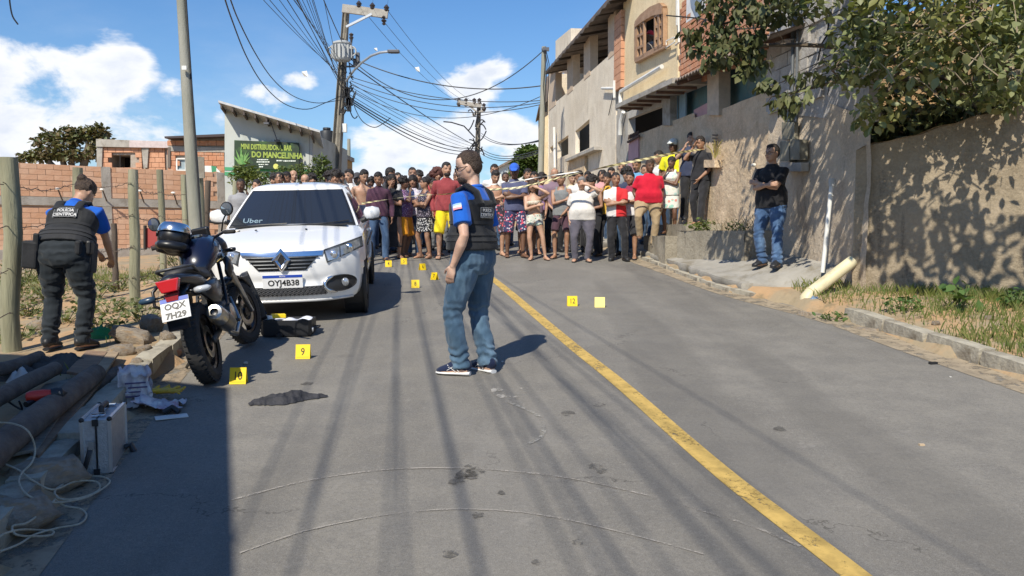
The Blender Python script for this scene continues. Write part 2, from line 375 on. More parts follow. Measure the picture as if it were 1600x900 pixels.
# dark oil spots
oil = worn('oil stain', (.135, .125, .11), .56, sc=30)
for (px, py, w) in [(713, 753, .05), (728, 741, .07), (742, 738, .06), (737, 730, .045), (722, 745, .05), (746, 806, .035), (738, 746, .04), (783, 771, .025), (886, 646, .06), (935, 633, .05), (930, 730, .05), (940, 736, .04), (1218, 671, .05), (480, 600, .05), (702, 867, .04), (840, 880, .03), (902, 848, .03)]:
    c = G(px, py); mb = MB(); k = 10; mb.add([(c.x+w*.9*math.cos(a*6.283/k)*rnd.uniform(.7, 1.2), c.y+w*math.sin(a*6.283/k)*rnd.uniform(.7, 1.2), 0) for a in range(k)], [tuple(range(k))])
    mb.v = [(x, y, roadz(y)+.0045) for x, y, z in mb.v]; mb.build('oil_spot', oil, kind='structure')
# ---- rough stones / kerbs
def rock_mesh(name, d, seed, amt, m, cuts=2, bevel=.12):
    bm = bmesh.new(); bmesh.ops.create_cube(bm, size=1)
    bmesh.ops.subdivide_edges(bm, edges=bm.edges[:], cuts=cuts, use_grid_fill=True)
    n = SN(seed, 2.4, 3)
    for v in bm.verts:
        p = v.co.copy(); r = 1-bevel*max(0, (abs(p.x)+abs(p.y)+abs(p.z))*2-1.9)
        v.co = p*r+Vector([float(n(p+Vector((i*7, i*3, seed)))) for i in range(3)])*amt
        v.co.x *= d[0]; v.co.y *= d[1]; v.co.z *= d[2]
    me = bpy.data.meshes.new(name); bm.to_mesh(me); bm.free(); me.materials.append(m); me.polygons.foreach_set('use_smooth', [True]*len(me.polygons))
    try: me.set_sharp_from_angle(angle=R(50))
    except Exception: pass
    return me
M_KERB = mat('weathered kerb concrete', (.47, .43, .34), .95, c2=(.28, .25, .20), ns=5, bump=.9, bs=22, dirt=(.16, .13, .09), ds=4)
M_CONC = mat('pavement concrete', (.37, .345, .30), .93, c2=(.28, .26, .22), ns=2.5, bump=.7, bs=18, dirt=(.20, .17, .12), ds=3)
def kerb(name, pts, L, w, h, m, zb=-.06, seed=0, skip=()):
    e = empty(name, pts[0], kind='structure'); k = 0
    P = smooth_path(pts, 200); s = [0]
    for i in range(1, 200): s.append(s[-1]+(P[i]-P[i-1]).length)
    vers = [rock_mesh('kerb_stone', (L-.018, w, h-zb), seed+q, .035, m, 3, .05) for q in range(4)]
    u = 0
    while u+L < s[-1]:
        a = P[min(199, int(np.searchsorted(s, u)))]; b = P[min(199, int(np.searchsorted(s, u+L)))]; c = (a+b)/2
        if k not in skip:
            o = place(vers[k % 4], 'kerb_stone', e, rot=(rnd.uniform(-.03, .03), -math.atan2((b-a).z, (b-a).xy.length)+rnd.uniform(-.01, .01), math.atan2(b.y-a.y, b.x-a.x)+rnd.uniform(-.02, .02)))
            o.location = Vector((c.x, c.y, c.z+(h+zb)/2+rnd.uniform(-.012, .008)))-e.location
        u += L; k += 1
    return e
def rz(x, y, h=0): return Vector((x, y, roadz(y)+h))
kerb('kerb', [rz(xl(y)-.07, y) for y in (1.2, 2.5, 3.64, 4.6, 5.9, 7.25)], .62, .16, .15, M_KERB, seed=20)
kerb('kerb', [rz(xl(y)-.07, y) for y in (10, 12, 15, 20, 28, 36)], .8, .16, .13, M_KERB, seed=30)
kerb('kerb', [rz(xr(y)+.08, y) for y in (2.2, 4, 6.1, 7.2, 8.3, 9.25)], .72, .17, .14, M_KERB, seed=40, skip=(9,))
# ---- right pavement: raised concrete apron with a crumbling front edge
kb = [(16.9, .0)]+[(y, 0) for y in (15.5, 14.2, 13, 12, 11, 10.4)]
def pave():
    mb = MB(); n = SN(5, 3., 3); ya = np.linspace(10.15, 22, 80); vs = []; cols = 14
    for y in ya:
        x0 = xr(y)+.04+.03*float(n((0, y*2, 1))); x1 = max(wallx(y)+.05, x0+.3); r = roadz(y)
        if y < 10.6: x0 += (10.6-y)*1.1
        for k in range(cols+1):
            a = k/cols; x = x0+(x1-x0)*a
            vs.append((x, y, r+.15+.30*a**1.1*min(1, max(.45, (15.5-y)/3))+.008*float(n((x, y, 0)))))
    nr = len(ya); fs = [(j*(cols+1)+i, j*(cols+1)+i+1, (j+1)*(cols+1)+i+1, (j+1)*(cols+1)+i) for j in range(nr-1) for i in range(cols)]
    b = len(vs)
    for j, y in enumerate(ya):                                  # crumbling riser, undercut at the foot
        v = vs[j*(cols+1)]; q = float(n((3, y*3.1, 2))); vs += [(v[0]-.012+.015*q, y, v[2]-.03), (v[0]+.03*q, y, v[2]-.09), (v[0]+.02+.03*q, y, roadz(y)-.02)]
    for j in range(nr-1):
        r0 = [j*(cols+1), b+3*j, b+3*j+1, b+3*j+2]; r1 = [(j+1)*(cols+1), b+3*j+3, b+3*j+4, b+3*j+5]
        fs += [(r0[k], r0[k+1], r1[k+1], r1[k]) for k in range(3)]
    b2 = len(vs)                                                # near end face
    for k in range(cols+1): v = vs[k]; vs.append((v[0]+.02, v[1]+.03, roadz(v[1])-.03))
    fs += [(k, k+1, b2+k+1, b2+k) for k in range(cols)]
    mb.add(vs, fs); mb.build('pavement', M_CONC, smooth=True, kind='structure')
pave()
kerb('kerb', [rz(xr(y)-.03, y) for y in (10.2, 10.7, 11.5, 13, 14.6, 16.4)], .55, .10, .06, M_KERB, seed=60)
# ---- walls on the right
WA, WB = (5.6, 0.), (4.3, 10.)
WN = Vector((1, .13, 0)).normalized(); WD = Vector((-.13, 1, 0)).normalized()
def P_(px, py, off=0.):                                         # on the house-front plane, off metres in front of it
    a = (WA[0]-WN.x*off, WA[1]-WN.y*off); b = (WB[0]-WN.x*off, WB[1]-WN.y*off); return PV(px, py, a, b)
def wallpoly(name, poly, holes, th, m, off=0., parent=None, **kw):
    mb = MB(); mb.prism([P_(*p, off) for p in poly], WN*th, [[P_(*p, off) for p in h] for h in holes]); return mb.build(name, m, parent, **kw)
def plaster(name, a, b, scale=2., bump=1., stones=0, streak=None, dcol=(.2, .17, .13)):
    m = bpy.data.materials.new(name); m.use_nodes = True; t = NT(m.node_tree); p = t.n['Principled BSDF']
    v = t.node('ShaderNodeTexCoord').outputs['Object']
    c = t.mix(t.ramp(t.noise(v, scale, 8, .62, dist=.3), .36, .66), a, b)
    c = t.mix(t.ramp(t.noise(t.mapping(v, (1.3, 1.3, .35)), 2.2, 8, .7, dist=.5), .54, .70, 0, .8), c, dcol)
    c = t.mix(t.ramp(t.noise(v, .8, 5, .6, dist=.7), .48, .62, 0, .45), c, [b[0]*.82, b[1]*.78, b[2]*.72]); c = t.mix(t.ramp(t.noise(t.mapping(v, (4, 4, .35)), 2.0, 6, .7), .56, .70, 0, .5), c, [k*.55 for k in b])
    c = t.mix(t.ramp(t.noise(v, 31, 5, .75), .40, .66, 0, .5), c, [k*1.25 for k in a])
    h = t.noise(v, 16, 9, .72); h2 = t.noise(v, 3.2, 4, .6)
    hh = t.math('ADD', h, h2)
    if stones:
        vo = t.node('ShaderNodeTexVoronoi', feature='SMOOTH_F1'); t.put(vo.inputs[0], t.mapping(v, (1, 1, 1.3))); vo.inputs['Scale'].default_value = stones
        hh = t.math('ADD', hh, t.math('MULTIPLY', vo.outputs['Distance'], -.45))
        c = t.mix(t.ramp(vo.outputs['Distance'], .35, .55, 0, .15), c, [k*.7 for k in b])
    t.put(p.inputs['Base Color'], c); p.inputs['Roughness'].default_value = .95; p.inputs['Specular IOR Level'].default_value = .2
    bb = t.node('ShaderNodeBump'); bb.inputs['Strength'].default_value = .9; bb.inputs['Distance'].default_value = .022*bump
    t.put(bb.inputs['Height'], hh); t.l.new(bb.outputs[0], p.inputs['Normal']); return m
M_STONE = plaster('rough tan render', (.70, .55, .38), (.56, .43, .29), 2.3, 1.3, stones=9, dcol=(.40, .31, .22))
M_BLOCK = plaster('grey block render', (.47, .45, .42), (.38, .35, .32), 2.6, 1.)
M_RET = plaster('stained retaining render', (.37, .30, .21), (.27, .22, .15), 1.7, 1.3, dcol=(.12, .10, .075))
M_CREAM = plaster('cream render', (.76, .62, .40), (.68, .54, .34), 1.4, .35, dcol=(.54, .42, .26))
M_H1 = plaster('pale grey house render', (.74, .65, .52), (.63, .55, .44), 1.1, .6, dcol=(.44, .37, .28))
M_BRK = mat('hollow clay brick', (.56, .27, .15), .9, c2=(.46, .20, .11), ns=7, bump=.5, bs=40, dirt=(.50, .36, .26), ds=6)
M_BRK2 = mat('hollow clay brick pale', (.62, .33, .20), .9, c2=(.52, .26, .15), ns=7, bump=.5, bs=40)
M_MORT = mat('mortar', (.42, .36, .30), .95, c2=(.34, .28, .22), ns=9, bump=.5)
M_PCONC = mat('poured concrete', (.43, .40, .35), .9, c2=(.33, .30, .26), ns=3, bump=.5, bs=25, dirt=(.22, .19, .15), ds=2.5)
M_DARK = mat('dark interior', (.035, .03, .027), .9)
M_TEAL = mat('teal painted render', (.13, .25, .27), .85, c2=(.09, .18, .20), ns=2, dirt=(.20, .24, .22), ds=4)
M_PINK = mat('faded pink paint', (.62, .36, .36), .8, c2=(.52, .30, .30), ns=3)
M_BLUEB = mat('pale blue paint', (.28, .40, .46), .8, c2=(.20, .30, .36), ns=4)
M_WOODF = mat('varnished wood frame', (.42, .26, .15), .6, c2=(.30, .17, .09), ns=6)
M_WHITE = mat('white plastic', (.78, .77, .73), .5, c2=(.66, .64, .58), ns=4)
M_TILE = mat('weathered roof sheet', (.26, .20, .16), .9, c2=(.15, .12, .10), ns=4, bump=.6)
# lower building
lb = empty('roadside_house', P_(1230, 400), label='low house with rough tan street wall, teal openings and sheet roof behind the crowd', cat='house')
def kid(o, par):
    o.parent = par; o.matrix_parent_inverse = Matrix.Translation(-par.location); return o
def rough_wall(name, u0, u1, ztop, m, par, amp=.035, seed=2, holes=()):
    # displaced grid on the house-front plane between two pixel columns; ztop(y) gives its upper edge
    pa = P_(u0, 400); pb = P_(u1, 400); n = SN(seed, 2.2, 5); L = (pb-pa).length; nu = int(L/.07); mb = MB()
    def fn(a, b):
        x = pa.x+(pb.x-pa.x)*a; y = pa.y+(pb.y-pa.y)*a; z0 = roadz(y)+.05; z1 = ztop(y); z = z0+(z1-z0)*b
        e = float(n((x, y, z)))*amp-.02; return (x-WN.x*e, y-WN.y*e, z)
    mb.grid(fn, nu, 46); o = mb.build(name, m, smooth='all'); kid(o, par); return o
zz = lambda pts: lerp_tab(sorted([(P_(*p).y, P_(*p).z) for p in pts]))
low_top = zz([(1372, 20), (1300, 40), (1197, 62), (1196, 143), (1122, 172), (1121, 174), (1085, 176), (1084, 174), (1047, 190), (1035, 194), (1000, 206), (975, 214), (950, 224)])
rough_wall('street_wall', 1197, 960, zz([(1197, 142), (1122, 172), (1085, 184), (1084, 176), (1047, 190), (1000, 208), (960, 226)]), M_STONE, lb, .03, 4)
rough_wall('plastered_wall', 1352, 1196, zz([(1360, 190), (1345, 180), (1290, 160), (1240, 168), (1196, 172)]), plaster('tan and grey render', (.58, .48, .36), (.46, .38, .29), 2.0, 1.2, stones=2.2), lb, .035, 8)
def sub(o): return kid(o, lb)
sub(wallpoly('upper_block_wall', [(1197, 175), (1197, 20), (1358, -40), (1358, 190), (1340, 190)], [], .15, M_BLOCK, off=-.03))
sub(wallpoly('back_wall', [(1130, -40), (1197, -70), (1197, 90), (1130, 110)], [], .12, M_BRK2, off=-.12))
# block joints on the grey wall: individual blocks
blk = None; bi = 0
for r_ in range(9):
    zrow = P_(1250, 165).z+.02+r_*.21
    y = P_(1362, 100).y-.1+(.2 if r_ % 2 else 0)
    while y < P_(1200, 100).y-.42:
        if rnd.random() < .8:
            d_ = rnd.uniform(.008, .03)
            if blk is None: b_ = MB(); b_.box((0, 0, 0), (.06, .385, .195)); blk = b_.mesh('concrete_block', M_BLOCK)
            o = place(blk, 'concrete_block', lb, rot=(rnd.uniform(-.01, .01), 0, math.atan(.13)))
            c = Vector((wallx(y+.2), y+.2, zrow+.1))-WN*(d_-.035)
            o.location = c-lb.location; bi += 1
        y += .40
# openings: recessed rooms behind
def quad(name, pts, off, th, m, par): return kid(wallpoly(name, pts, [], th, m, off=off), par)
quad('teal_room_wall', [(1120, 178), (1120, 88), (1200, 50), (1200, 146)], -.35, .1, M_TEAL, lb)
quad('teal_room_wall', [(1062, 192), (1062, 120), (1112, 98), (1112, 178)], -.30, .1, M_TEAL, lb)
quad('blue_board', [(1047, 194), (1047, 133), (1058, 128), (1058, 190)], -.10, .03, M_BLUEB, lb)
quad('blue_board', [(1061, 188), (1061, 127), (1071, 123), (1071, 184)], -.12, .03, M_BLUEB, lb)
quad('door', [(1084, 262), (1084, 172), (1106, 160), (1106, 262)], -.06, .05, M_PINK, lb)
quad('pink_gate', [(981, 270), (982, 221), (997, 212), (997, 270)], .03, .05, M_PINK, lb)
for k in range(7):
    mb = MB(); px = 982+k*2.4; mb.beam(P_(px, 218-k*1.1, .06), P_(px+1, 211-k*1.1, .06), .03, .03); sub(mb.build('spike', mat('rusty iron', (.10, .055, .04), .8)))
mb = MB(); mb.beam(P_(981, 222, .07), P_(999, 212, .07), .05, .05); sub(mb.build('rail', MATS['rusty iron']))
for (a, b, t0, t1, bt, m_) in [(1105, 1123, 104, 97, 180, mat('tan pillar', (.60, .50, .38), .9, c2=(.48, .40, .30), bump=.5)), (1035, 1047, 146, 136, 196, MATS['poured concrete'])]:
    quad('pillar', [(a, bt), (a, t0), (b, t1), (b, bt)], .05, .22, m_, lb)
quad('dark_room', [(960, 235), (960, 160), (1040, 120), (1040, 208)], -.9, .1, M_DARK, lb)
quad('lintel', [(978, 187), (978, 176), (1035, 150), (1035, 165)], .01, .12, mat('pale lintel', (.50, .47, .42), .9, c2=(.4, .37, .32)), lb)
quad('pillar', [(963, 262), (963, 180), (981, 176), (981, 262)], .02, .2, M_PCONC, lb)
quad('wood_beam', [(1047, 137), (1047, 130), (1197, 62), (1197, 70)], .12, .09, mat('old timber', (.22, .13, .09), .85, c2=(.14, .08, .06), ns=6), lb)
# hollow-brick infill on the sill, pieces one can count
mb = MB(); mb.box((0, 0, 0), (.1, .19, .19)); bmz = mb.mesh('brick', M_BRK2)
# corrugated roof over the lower building
def corr_roof():
    e0 = P_(1043, 131, .55); e1 = P_(1203, 55, .55); b0 = P_(1043, 131, .55); mb = MB(); n = int((e1-e0).length/.035)
    for i in range(n+1): pass
    def fn(a, b):
        p = e0+(e1-e0)*a+WN*(1.25*b); w = math.sin(a*(e1-e0).length/.15*6.283)*.022; return (p.x, p.y, p.z+.42*b+w)
    mb.grid(fn, n, 3); base = list(mb.v); k = len(base); fs = list(mb.f)
    mb.add([(x, y, z-.018) for x, y, z in base], fs); mb.f += []
    for i in range(n): mb.f.append((i, i+1, k+i+1, k+i)); mb.mi.append(0)
    mb.mi = [0]*len(mb.f); return sub(mb.build('roof_sheet', M_TILE, smooth=True))
corr_roof()
mb = MB(); a, b = P_(961, 170, .6), P_(1050, 130, .6); up = Vector((0, 0, .10))
mb.add([a, b, b+up, a+up, a+WN*.75, b+WN*.75, b+WN*.75+up*1.5, a+WN*.75+up*1.5], [(0, 1, 2, 3), (4, 5, 6, 7), (0, 1, 5, 4), (3, 2, 6, 7), (0, 3, 7, 4), (1, 2, 6, 5)]); sub(mb.build('roof_slab', M_PCONC))
for k in range(6):
    p = a+(b-a)*(k+.5)/6; mb = MB(); mb.beam(p+WN*.03-Vector((0, 0, .03)), p+WN*.62-Vector((0, 0, .03)), .05, .05); sub(mb.build('rafter', MATS['old timber']))
for k in range(7):
    p = P_(1050, 131, .5)+(P_(1200, 58, .5)-P_(1050, 131, .5))*(k+.5)/7; mb = MB(); mb.beam(p-Vector((0, 0, .05)), p+WN*.9+Vector((0, 0, .24)), .05, .06); sub(mb.build('rafter', MATS['old timber']))
# upper house with arched window
uh = empty('cream_house', P_(1020, 140), label='cream upper-floor house with wooden arched window above the sheet roof', cat='house')
wh = [(997, 92), (997, 38), (1005, 27), (1020, 16), (1034, 12), (1038, 16), (1038, 71)]
wh2 = [(1073, 33), (1073, -14), (1100, -30), (1100, 18)]
k_ = lambda o: kid(o, uh)
k_(wallpoly('wall', [(974, 172), (974, -45), (1073, -110), (1073, -14.5), (1073, 33), (1059, 40), (1059, 128)], [[(995.5, 95), (995.5, 37), (1010, 20), (1032, 8), (1037.5, 12), (1037.5, 73)]], .15, M_CREAM, off=-.02))
k_(wallpoly('brick_backing', [(1059, 127), (1059, 30), (1200, -60), (1200, 62)], [], .12, M_MORT, off=-.06))
bp = MB()
o0 = P_(1058.5, 125); y0 = P_(1059, 100).y; y1 = P_(1200, 30).y
for r_ in range(16):
    z = P_(1200, 60).z-.1+r_*.115; y = y1+(.11 if r_ % 2 else 0)
    while y+.22 < y0:
        bp.box(Vector((wallx(y+.11), y+.11, z))-WN*(.03-.05+rnd.uniform(0, .006)), (.07, .205, .097), rz=math.atan(.13)); y += .222
o = bp.build('brickwork', M_BRK); o['kind'] = 'stuff'; k_(o)
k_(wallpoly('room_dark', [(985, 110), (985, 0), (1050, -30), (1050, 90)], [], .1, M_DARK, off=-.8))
def wline(name, pts, w, th, m, off, par):
    mb = MB()
    for a, b in zip(pts[:-1], pts[1:]): mb.beam(P_(*a, off), P_(*b, off), th, w, up=WN)
    return kid(mb.build(name, m), par)
wf = wline('window_frame', [(995, 95), (995, 37), (1003, 27), (1018, 15), (1033, 9), (1038, 14), (1038, 72), (995, 95)], .10, .12, M_WOODF, .04, uh)
wline('transom', [(995, 39), (1008, 29), (1024, 20), (1038, 17)], .12, .12, M_WOODF, .05, uh)
for (a, b) in [((1006, 34), (1003, 25)), ((1012, 29), (1010, 20)), ((1018, 25), (1017, 15)), ((1026, 20), (1026, 10))]: wline('glazing_bar', [a, b], .05, .06, M_WOODF, .05, uh)
for (x0, x1) in [(996, 1007), (1024.5, 1030), (1031, 1037)]:
    s_ = -.511; yb = 94.5+(x0-996)*s_; yt = 39-(x0-996)*.5; h = yb-yt
    wline('sash', [(x0, yb), (x0, yt), (x1, yt+(x1-x0)*s_), (x1, yb+(x1-x0)*s_), (x0, yb)], .06, .07, M_WOODF, .06, uh)
    for q in (1/3, 2/3): wline('glazing_bar', [(x0, yb-h*q), (x1, yb-h*q+(x1-x0)*s_)], .05, .06, M_WOODF, .055, uh)
    if x1-x0 > 8: wline('glazing_bar', [((x0+x1)/2, yb+(x1-x0)/2*s_), ((x0+x1)/2, yt+(x1-x0)/2*s_)], .04, .05, M_WOODF, .055, uh)
    quad('pane', [(x0, yb), (x0, yt), (x1, yt+(x1-x0)*s_), (x1, yb+(x1-x0)*s_)], .0, .01, mat('dusty window glass', (.16, .17, .18), .15), uh)
quad('window_sill', [(992, 98), (992, 95), (1041, 70), (1041, 73)], .10, .1, M_WOODF, uh)
quad('curtain', [(1072, 36), (1073, -20), (1102, -34), (1102, 16)], .02, .03, mat('white cloth', (.75, .74, .72), .9, c2=(.6, .6, .6), ns=5), uh)
quad('blue_curtain', [(1079, 6), (1076, -20), (1099, -34), (1093, 26), (1088, 27)], .05, .01, mat('blue grey cloth', (.24, .30, .38), .9), uh)
wline('window_frame', [(1058, 40), (1058, -40)], .04, .05, M_WHITE, .03, uh)
wline('window_grille', [(1041, 76), (1041, 64), (1054, 58), (1054, 66), (1041, 74)], .02, .02, M_WHITE, .08, uh)
def ptube(name, pts, r, m, off, par, n=8):
    mb = MB(); mb.tube([P_(*p, off) for p in pts], r, n); return kid(mb.build(name, m, smooth=True), par)
ptube('drain_pipe', [(1034, 104), (1010, 119), (970, 143), (969, 152), (970, 162)], .05, M_WHITE, .14, uh)
ptube('drain_pipe', [(974, 175), (970, 190), (969, 211)], .055, M_WHITE, .10, uh)
ptube('drain_pipe', [(1060, 0), (1061, 66), (1056, 70)], .025, M_WHITE, .08, uh)
# brick column between the houses
bc = MB(); y = P_(969, 100).y; z0_ = P_(969, 134).z
for r_ in range(10):
    for c_ in range(3): bc.box(Vector((wallx(y), y, 0))-WN*.03+WD*((c_-1)*.235)+Vector((0, 0, z0_+r_*.2)), (.1, .225, .185), rz=math.atan(.13))
o = bc.build('brickwork', M_BRK2); o['kind'] = 'stuff'; k_(o)
quad('party_wall', [(962, 270), (962, 130), (976, 122), (976, 262)], -.04, .1, M_PCONC, uh)
quad('room_dark', [(958, 80), (958, -60), (978, -75), (978, 75)], -.5, .1, M_DARK, uh)
# balcony house, further up
h1 = empty('balcony_house', P_(900, 300), label='grey rendered two-storey house with open balcony, square columns and dark tiled eaves', cat='house')
k1 = lambda o: kid(o, h1)
k1(wallpoly('wall', [(857, 352), (857, 173), (868, 160), (885, 146), (950, 88), (962, 78), (962, 352)],
    [[(871, 248), (871, 223), (888, 211), (888, 241)], [(899, 241), (899, 205), (921, 186), (921, 231)], [(912, 275), (912, 247), (919, 243), (919, 275)], [(859.5, 239), (859.5, 231), (865, 226), (865, 236)]], .15, M_H1))
for (a, b, ta, tb) in [(857, 868, 116, 106), (886, 895, 90, 80), (912, 922, 61, 48), (950, 962, 12, -4)]:
    s_ = -.87; yb = 160+(a-868)*s_+4; k1(wallpoly('column', [(a, yb), (a, ta-6), (b, tb-6), (b, yb+(b-a)*s_)], [], .25, mat('peach column render', (.60, .46, .33), .9, c2=(.52, .40, .29), bump=.4), off=.012))
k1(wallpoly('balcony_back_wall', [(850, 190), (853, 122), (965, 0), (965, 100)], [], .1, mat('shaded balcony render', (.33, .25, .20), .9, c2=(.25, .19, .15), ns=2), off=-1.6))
k1(wallpoly('balcony_window', [(875, 140), (874, 118), (880, 114), (881, 136)], [], .04, mat('blue painted shutter', (.10, .22, .42), .6), off=-1.5))
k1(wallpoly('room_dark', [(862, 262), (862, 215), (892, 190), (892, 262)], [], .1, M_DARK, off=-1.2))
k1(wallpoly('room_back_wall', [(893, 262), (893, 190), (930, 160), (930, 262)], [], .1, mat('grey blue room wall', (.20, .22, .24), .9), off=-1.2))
k1(wallpoly('sill_slab', [(883, 253), (883, 249), (928, 229), (928, 234)], [], .3, M_PCONC, off=.25))
k1(wallpoly('annex_wall', [(886, 300), (886, 253), (913, 240), (913, 300)], [], .08, M_STONE, off=.1))
mb = MB(); e0, e1 = P_(851, 113, .45), P_(962, -14, .45); N_ = 120
def fr(a, b):
    p = e0+(e1-e0)*a+WN*(3.5*b); return (p.x, p.y, p.z+.75*b+.025*math.sin(a*N_*.8)*(1 if b < .5 else 1))
mb.grid(fr, 200, 3); bv = list(mb.v); bf = list(mb.f); k = len(bv); mb.add([(x, y, z-.09) for x, y, z in bv], bf)
for i in range(200): mb.f.append((i, i+1, k+i+1, k+i)); mb.mi.append(0)
k1(mb.build('roof', mat('blackened eave tiles', (.16, .13, .11), .9, c2=(.09, .075, .065), ns=5, bump=.8), smooth=True))
for k in range(9):
    p = e0+(e1-e0)*(k+.4)/9; mb = MB(); mb.beam(p+Vector((0, 0, -.10)), p+WN*3.0+Vector((0, 0, .5)), .06, .07); k1(mb.build('rafter', mat('dark rafters', (.07, .055, .045), .9)))
mb = MB(); mb.beam(P_(858, 112, .1), P_(962, -6, .1), .16, .16); k1(mb.build('roof_beam', MATS['old timber']))
k1(wallpoly('roof_parapet', [(868, 110), (868, 64), (892, 44), (892, 85)], [], 1.5, M_H1, off=-.6))
ptube('drain_pipe', [(866, 199), (867, 262)], .05, M_WHITE, .12, h1); ptube('drain_pipe', [(941, 138), (960, 138)], .04, M_WHITE, .09, h1); ptube('drain_pipe', [(960, 126), (960, 153)], .04, M_WHITE, .1, h1)
ptube('hanging_cable', [(958, 148), (955, 162), (951, 180)], .012, M_DARK, .04, h1)
# side walls / bodies so the houses are solid from beside
for (e, a, b, t0, m_) in [(h1, 857, 962, -200, M_H1)]:
    pa = P_(857, 300); mb = MB(); z1 = P_(857, 116).z; mb.box((pa.x+WN.x*2.5, pa.y+.05, (z1+pa.z-2)/2), (5, .12, z1-pa.z+2)); k1(mb.build('end_wall', M_H1))
h3 = empty('far_cream_house', P_(850, 250), label='small cream house with red downpipe just past the balcony house', cat='house')
pq = lambda n, pts, m, Y=36, th=.15, par=None: None
def flat(name, pts, Y, m, par, th=.2, holes=(), **kw):           # upright slab facing the camera at depth Y
    mb = MB(); mb.prism([D(*p, Y) for p in pts], (0, th, 0), [[D(*p, Y) for p in h] for h in holes]); o = mb.build(name, m, **kw); kid(o, par); return o
flat('wall', [(846, 300), (846, 166), (861, 155), (861, 300)], 34, M_CREAM, h3, 4)
flat('roof', [(842, 168), (842, 164), (862, 148), (862, 153)], 33.6, M_TILE, h3, 4.5)
flat('drain_pipe', [(857, 230), (857, 172), (859.5, 170), (859.5, 230)], 33.8, mat('rust red paint', (.35, .13, .09), .8), h3, .1)
h4 = empty('far_white_house', D(800, 262, 62), label='distant white house with shuttered windows between the crowd and the hillside tree', cat='house')
flat('wall', [(770, 300), (770, 266), (806, 247), (830, 262), (830, 300)], 62, mat('white house paint', (.72, .71, .66), .9), h4, 6)
flat('roof', [(768, 268), (768, 265), (806, 245), (832, 261), (832, 264), (806, 249)], 61.6, M_TILE, h4, 7)
for k in range(5): flat('window', [(783+k*5, 276), (783+k*5, 269-k*2), (786+k*5, 267.5-k*2), (786+k*5, 276)], 61.7, mat('grey shutter', (.30, .34, .36), .7), h4, .2)
# ---- retaining wall
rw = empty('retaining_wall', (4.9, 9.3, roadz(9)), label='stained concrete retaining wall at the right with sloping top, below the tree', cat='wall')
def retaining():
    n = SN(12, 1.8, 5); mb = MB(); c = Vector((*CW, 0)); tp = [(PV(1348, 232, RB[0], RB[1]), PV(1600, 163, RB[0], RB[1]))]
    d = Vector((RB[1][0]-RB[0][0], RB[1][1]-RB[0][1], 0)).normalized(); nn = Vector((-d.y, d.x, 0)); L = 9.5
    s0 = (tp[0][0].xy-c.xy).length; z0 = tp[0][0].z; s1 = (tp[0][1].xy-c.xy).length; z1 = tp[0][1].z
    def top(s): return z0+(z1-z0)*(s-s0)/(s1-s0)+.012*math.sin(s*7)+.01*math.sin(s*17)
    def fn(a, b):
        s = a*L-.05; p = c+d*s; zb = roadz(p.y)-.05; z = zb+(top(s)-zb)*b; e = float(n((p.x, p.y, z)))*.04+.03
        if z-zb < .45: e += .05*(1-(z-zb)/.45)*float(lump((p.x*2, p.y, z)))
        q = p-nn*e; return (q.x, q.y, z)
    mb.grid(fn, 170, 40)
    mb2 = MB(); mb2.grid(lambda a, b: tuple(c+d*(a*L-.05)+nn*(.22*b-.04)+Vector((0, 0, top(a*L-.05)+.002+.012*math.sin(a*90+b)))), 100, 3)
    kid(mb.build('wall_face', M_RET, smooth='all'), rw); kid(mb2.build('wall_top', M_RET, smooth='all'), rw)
retaining()
# ================================================================ LEFT SIDE, POLES, TREES
# long block wall
LA, LB = D(25, 300, 21.), D(350, 300, 24.6)
la, lb_ = (LA.x, LA.y), (LB.x, LB.y)
LDIR = Vector((LB.x-LA.x, LB.y-LA.y, 0)).normalized(); LNV = Vector((-LDIR.y, LDIR.x, 0))
lw = empty('block_wall', (LA.x, LA.y, .85), label='long orange hollow-block boundary wall with grey concrete band behind the fence', cat='wall')
Lz = lambda py: PV(25, py, la, lb_).z
ztop = Lz(254); zb0 = Lz(306.5); zb1 = Lz(320)
s_end = (PV(352, 300, la, lb_)-LA).xy.length; s_beg = -((PV(-22, 300, la, lb_)-LA).xy.length)
def LP(s, z, off=0): p = LA+LDIR*s-LNV*off; return Vector((p.x, p.y, z))
mb = MB(); mb.box(((LP(s_beg, 0)+LP(s_end, 0))/2+LNV*.08+Vector((0, 0, (ztop+.3)/2))), (s_end-s_beg, .12, ztop-.3-.02), rz=math.atan2(LDIR.y, LDIR.x)); kid(mb.build('mortar_core', mat('orange mortar', (.52, .37, .27), .95, c2=(.44, .30, .21), ns=4)), lw)
bs = []
for v_ in range(3): m_ = MB(); m_.box((0, 0, 0), (.388, .10, .142)); bs.append(m_.mesh('brick', [mat('clay block a', (.68, .42, .27), .9, c2=(.60, .34, .21), ns=5, bump=.4, bs=30), mat('clay block b', (.64, .37, .23), .9, c2=(.56, .31, .18), ns=5, bump=.4, bs=30), mat('clay block c', (.71, .46, .31), .9, c2=(.62, .38, .25), ns=5, bump=.4, bs=30)][v_]))
bcols = [PV(163, 300, la, lb_), PV(330, 300, la, lb_)]; scol = [(PV(p, 300, la, lb_)-LA).xy.length for p in (166, 345)]
nb = 0; row = 0; z = ztop-.075
tz = math.atan2(LDIR.y, LDIR.x)
while z > .55:
    if not (zb1-.02 < z-.0 and z < zb0+.06):
        s = s_beg+(.2 if row % 2 else 0)
        while s+.39 < s_end:
            if nb < 300:
                o = place(bs[rnd.choice((0, 0, 1, 2))], 'brick', lw, rot=(0, rnd.uniform(-.006, .006), tz)); o.location = LP(s+.2, z, -.035+rnd.uniform(-.006, .006))-lw.location; nb += 1
            s += .397
    z -= .15; row += 1
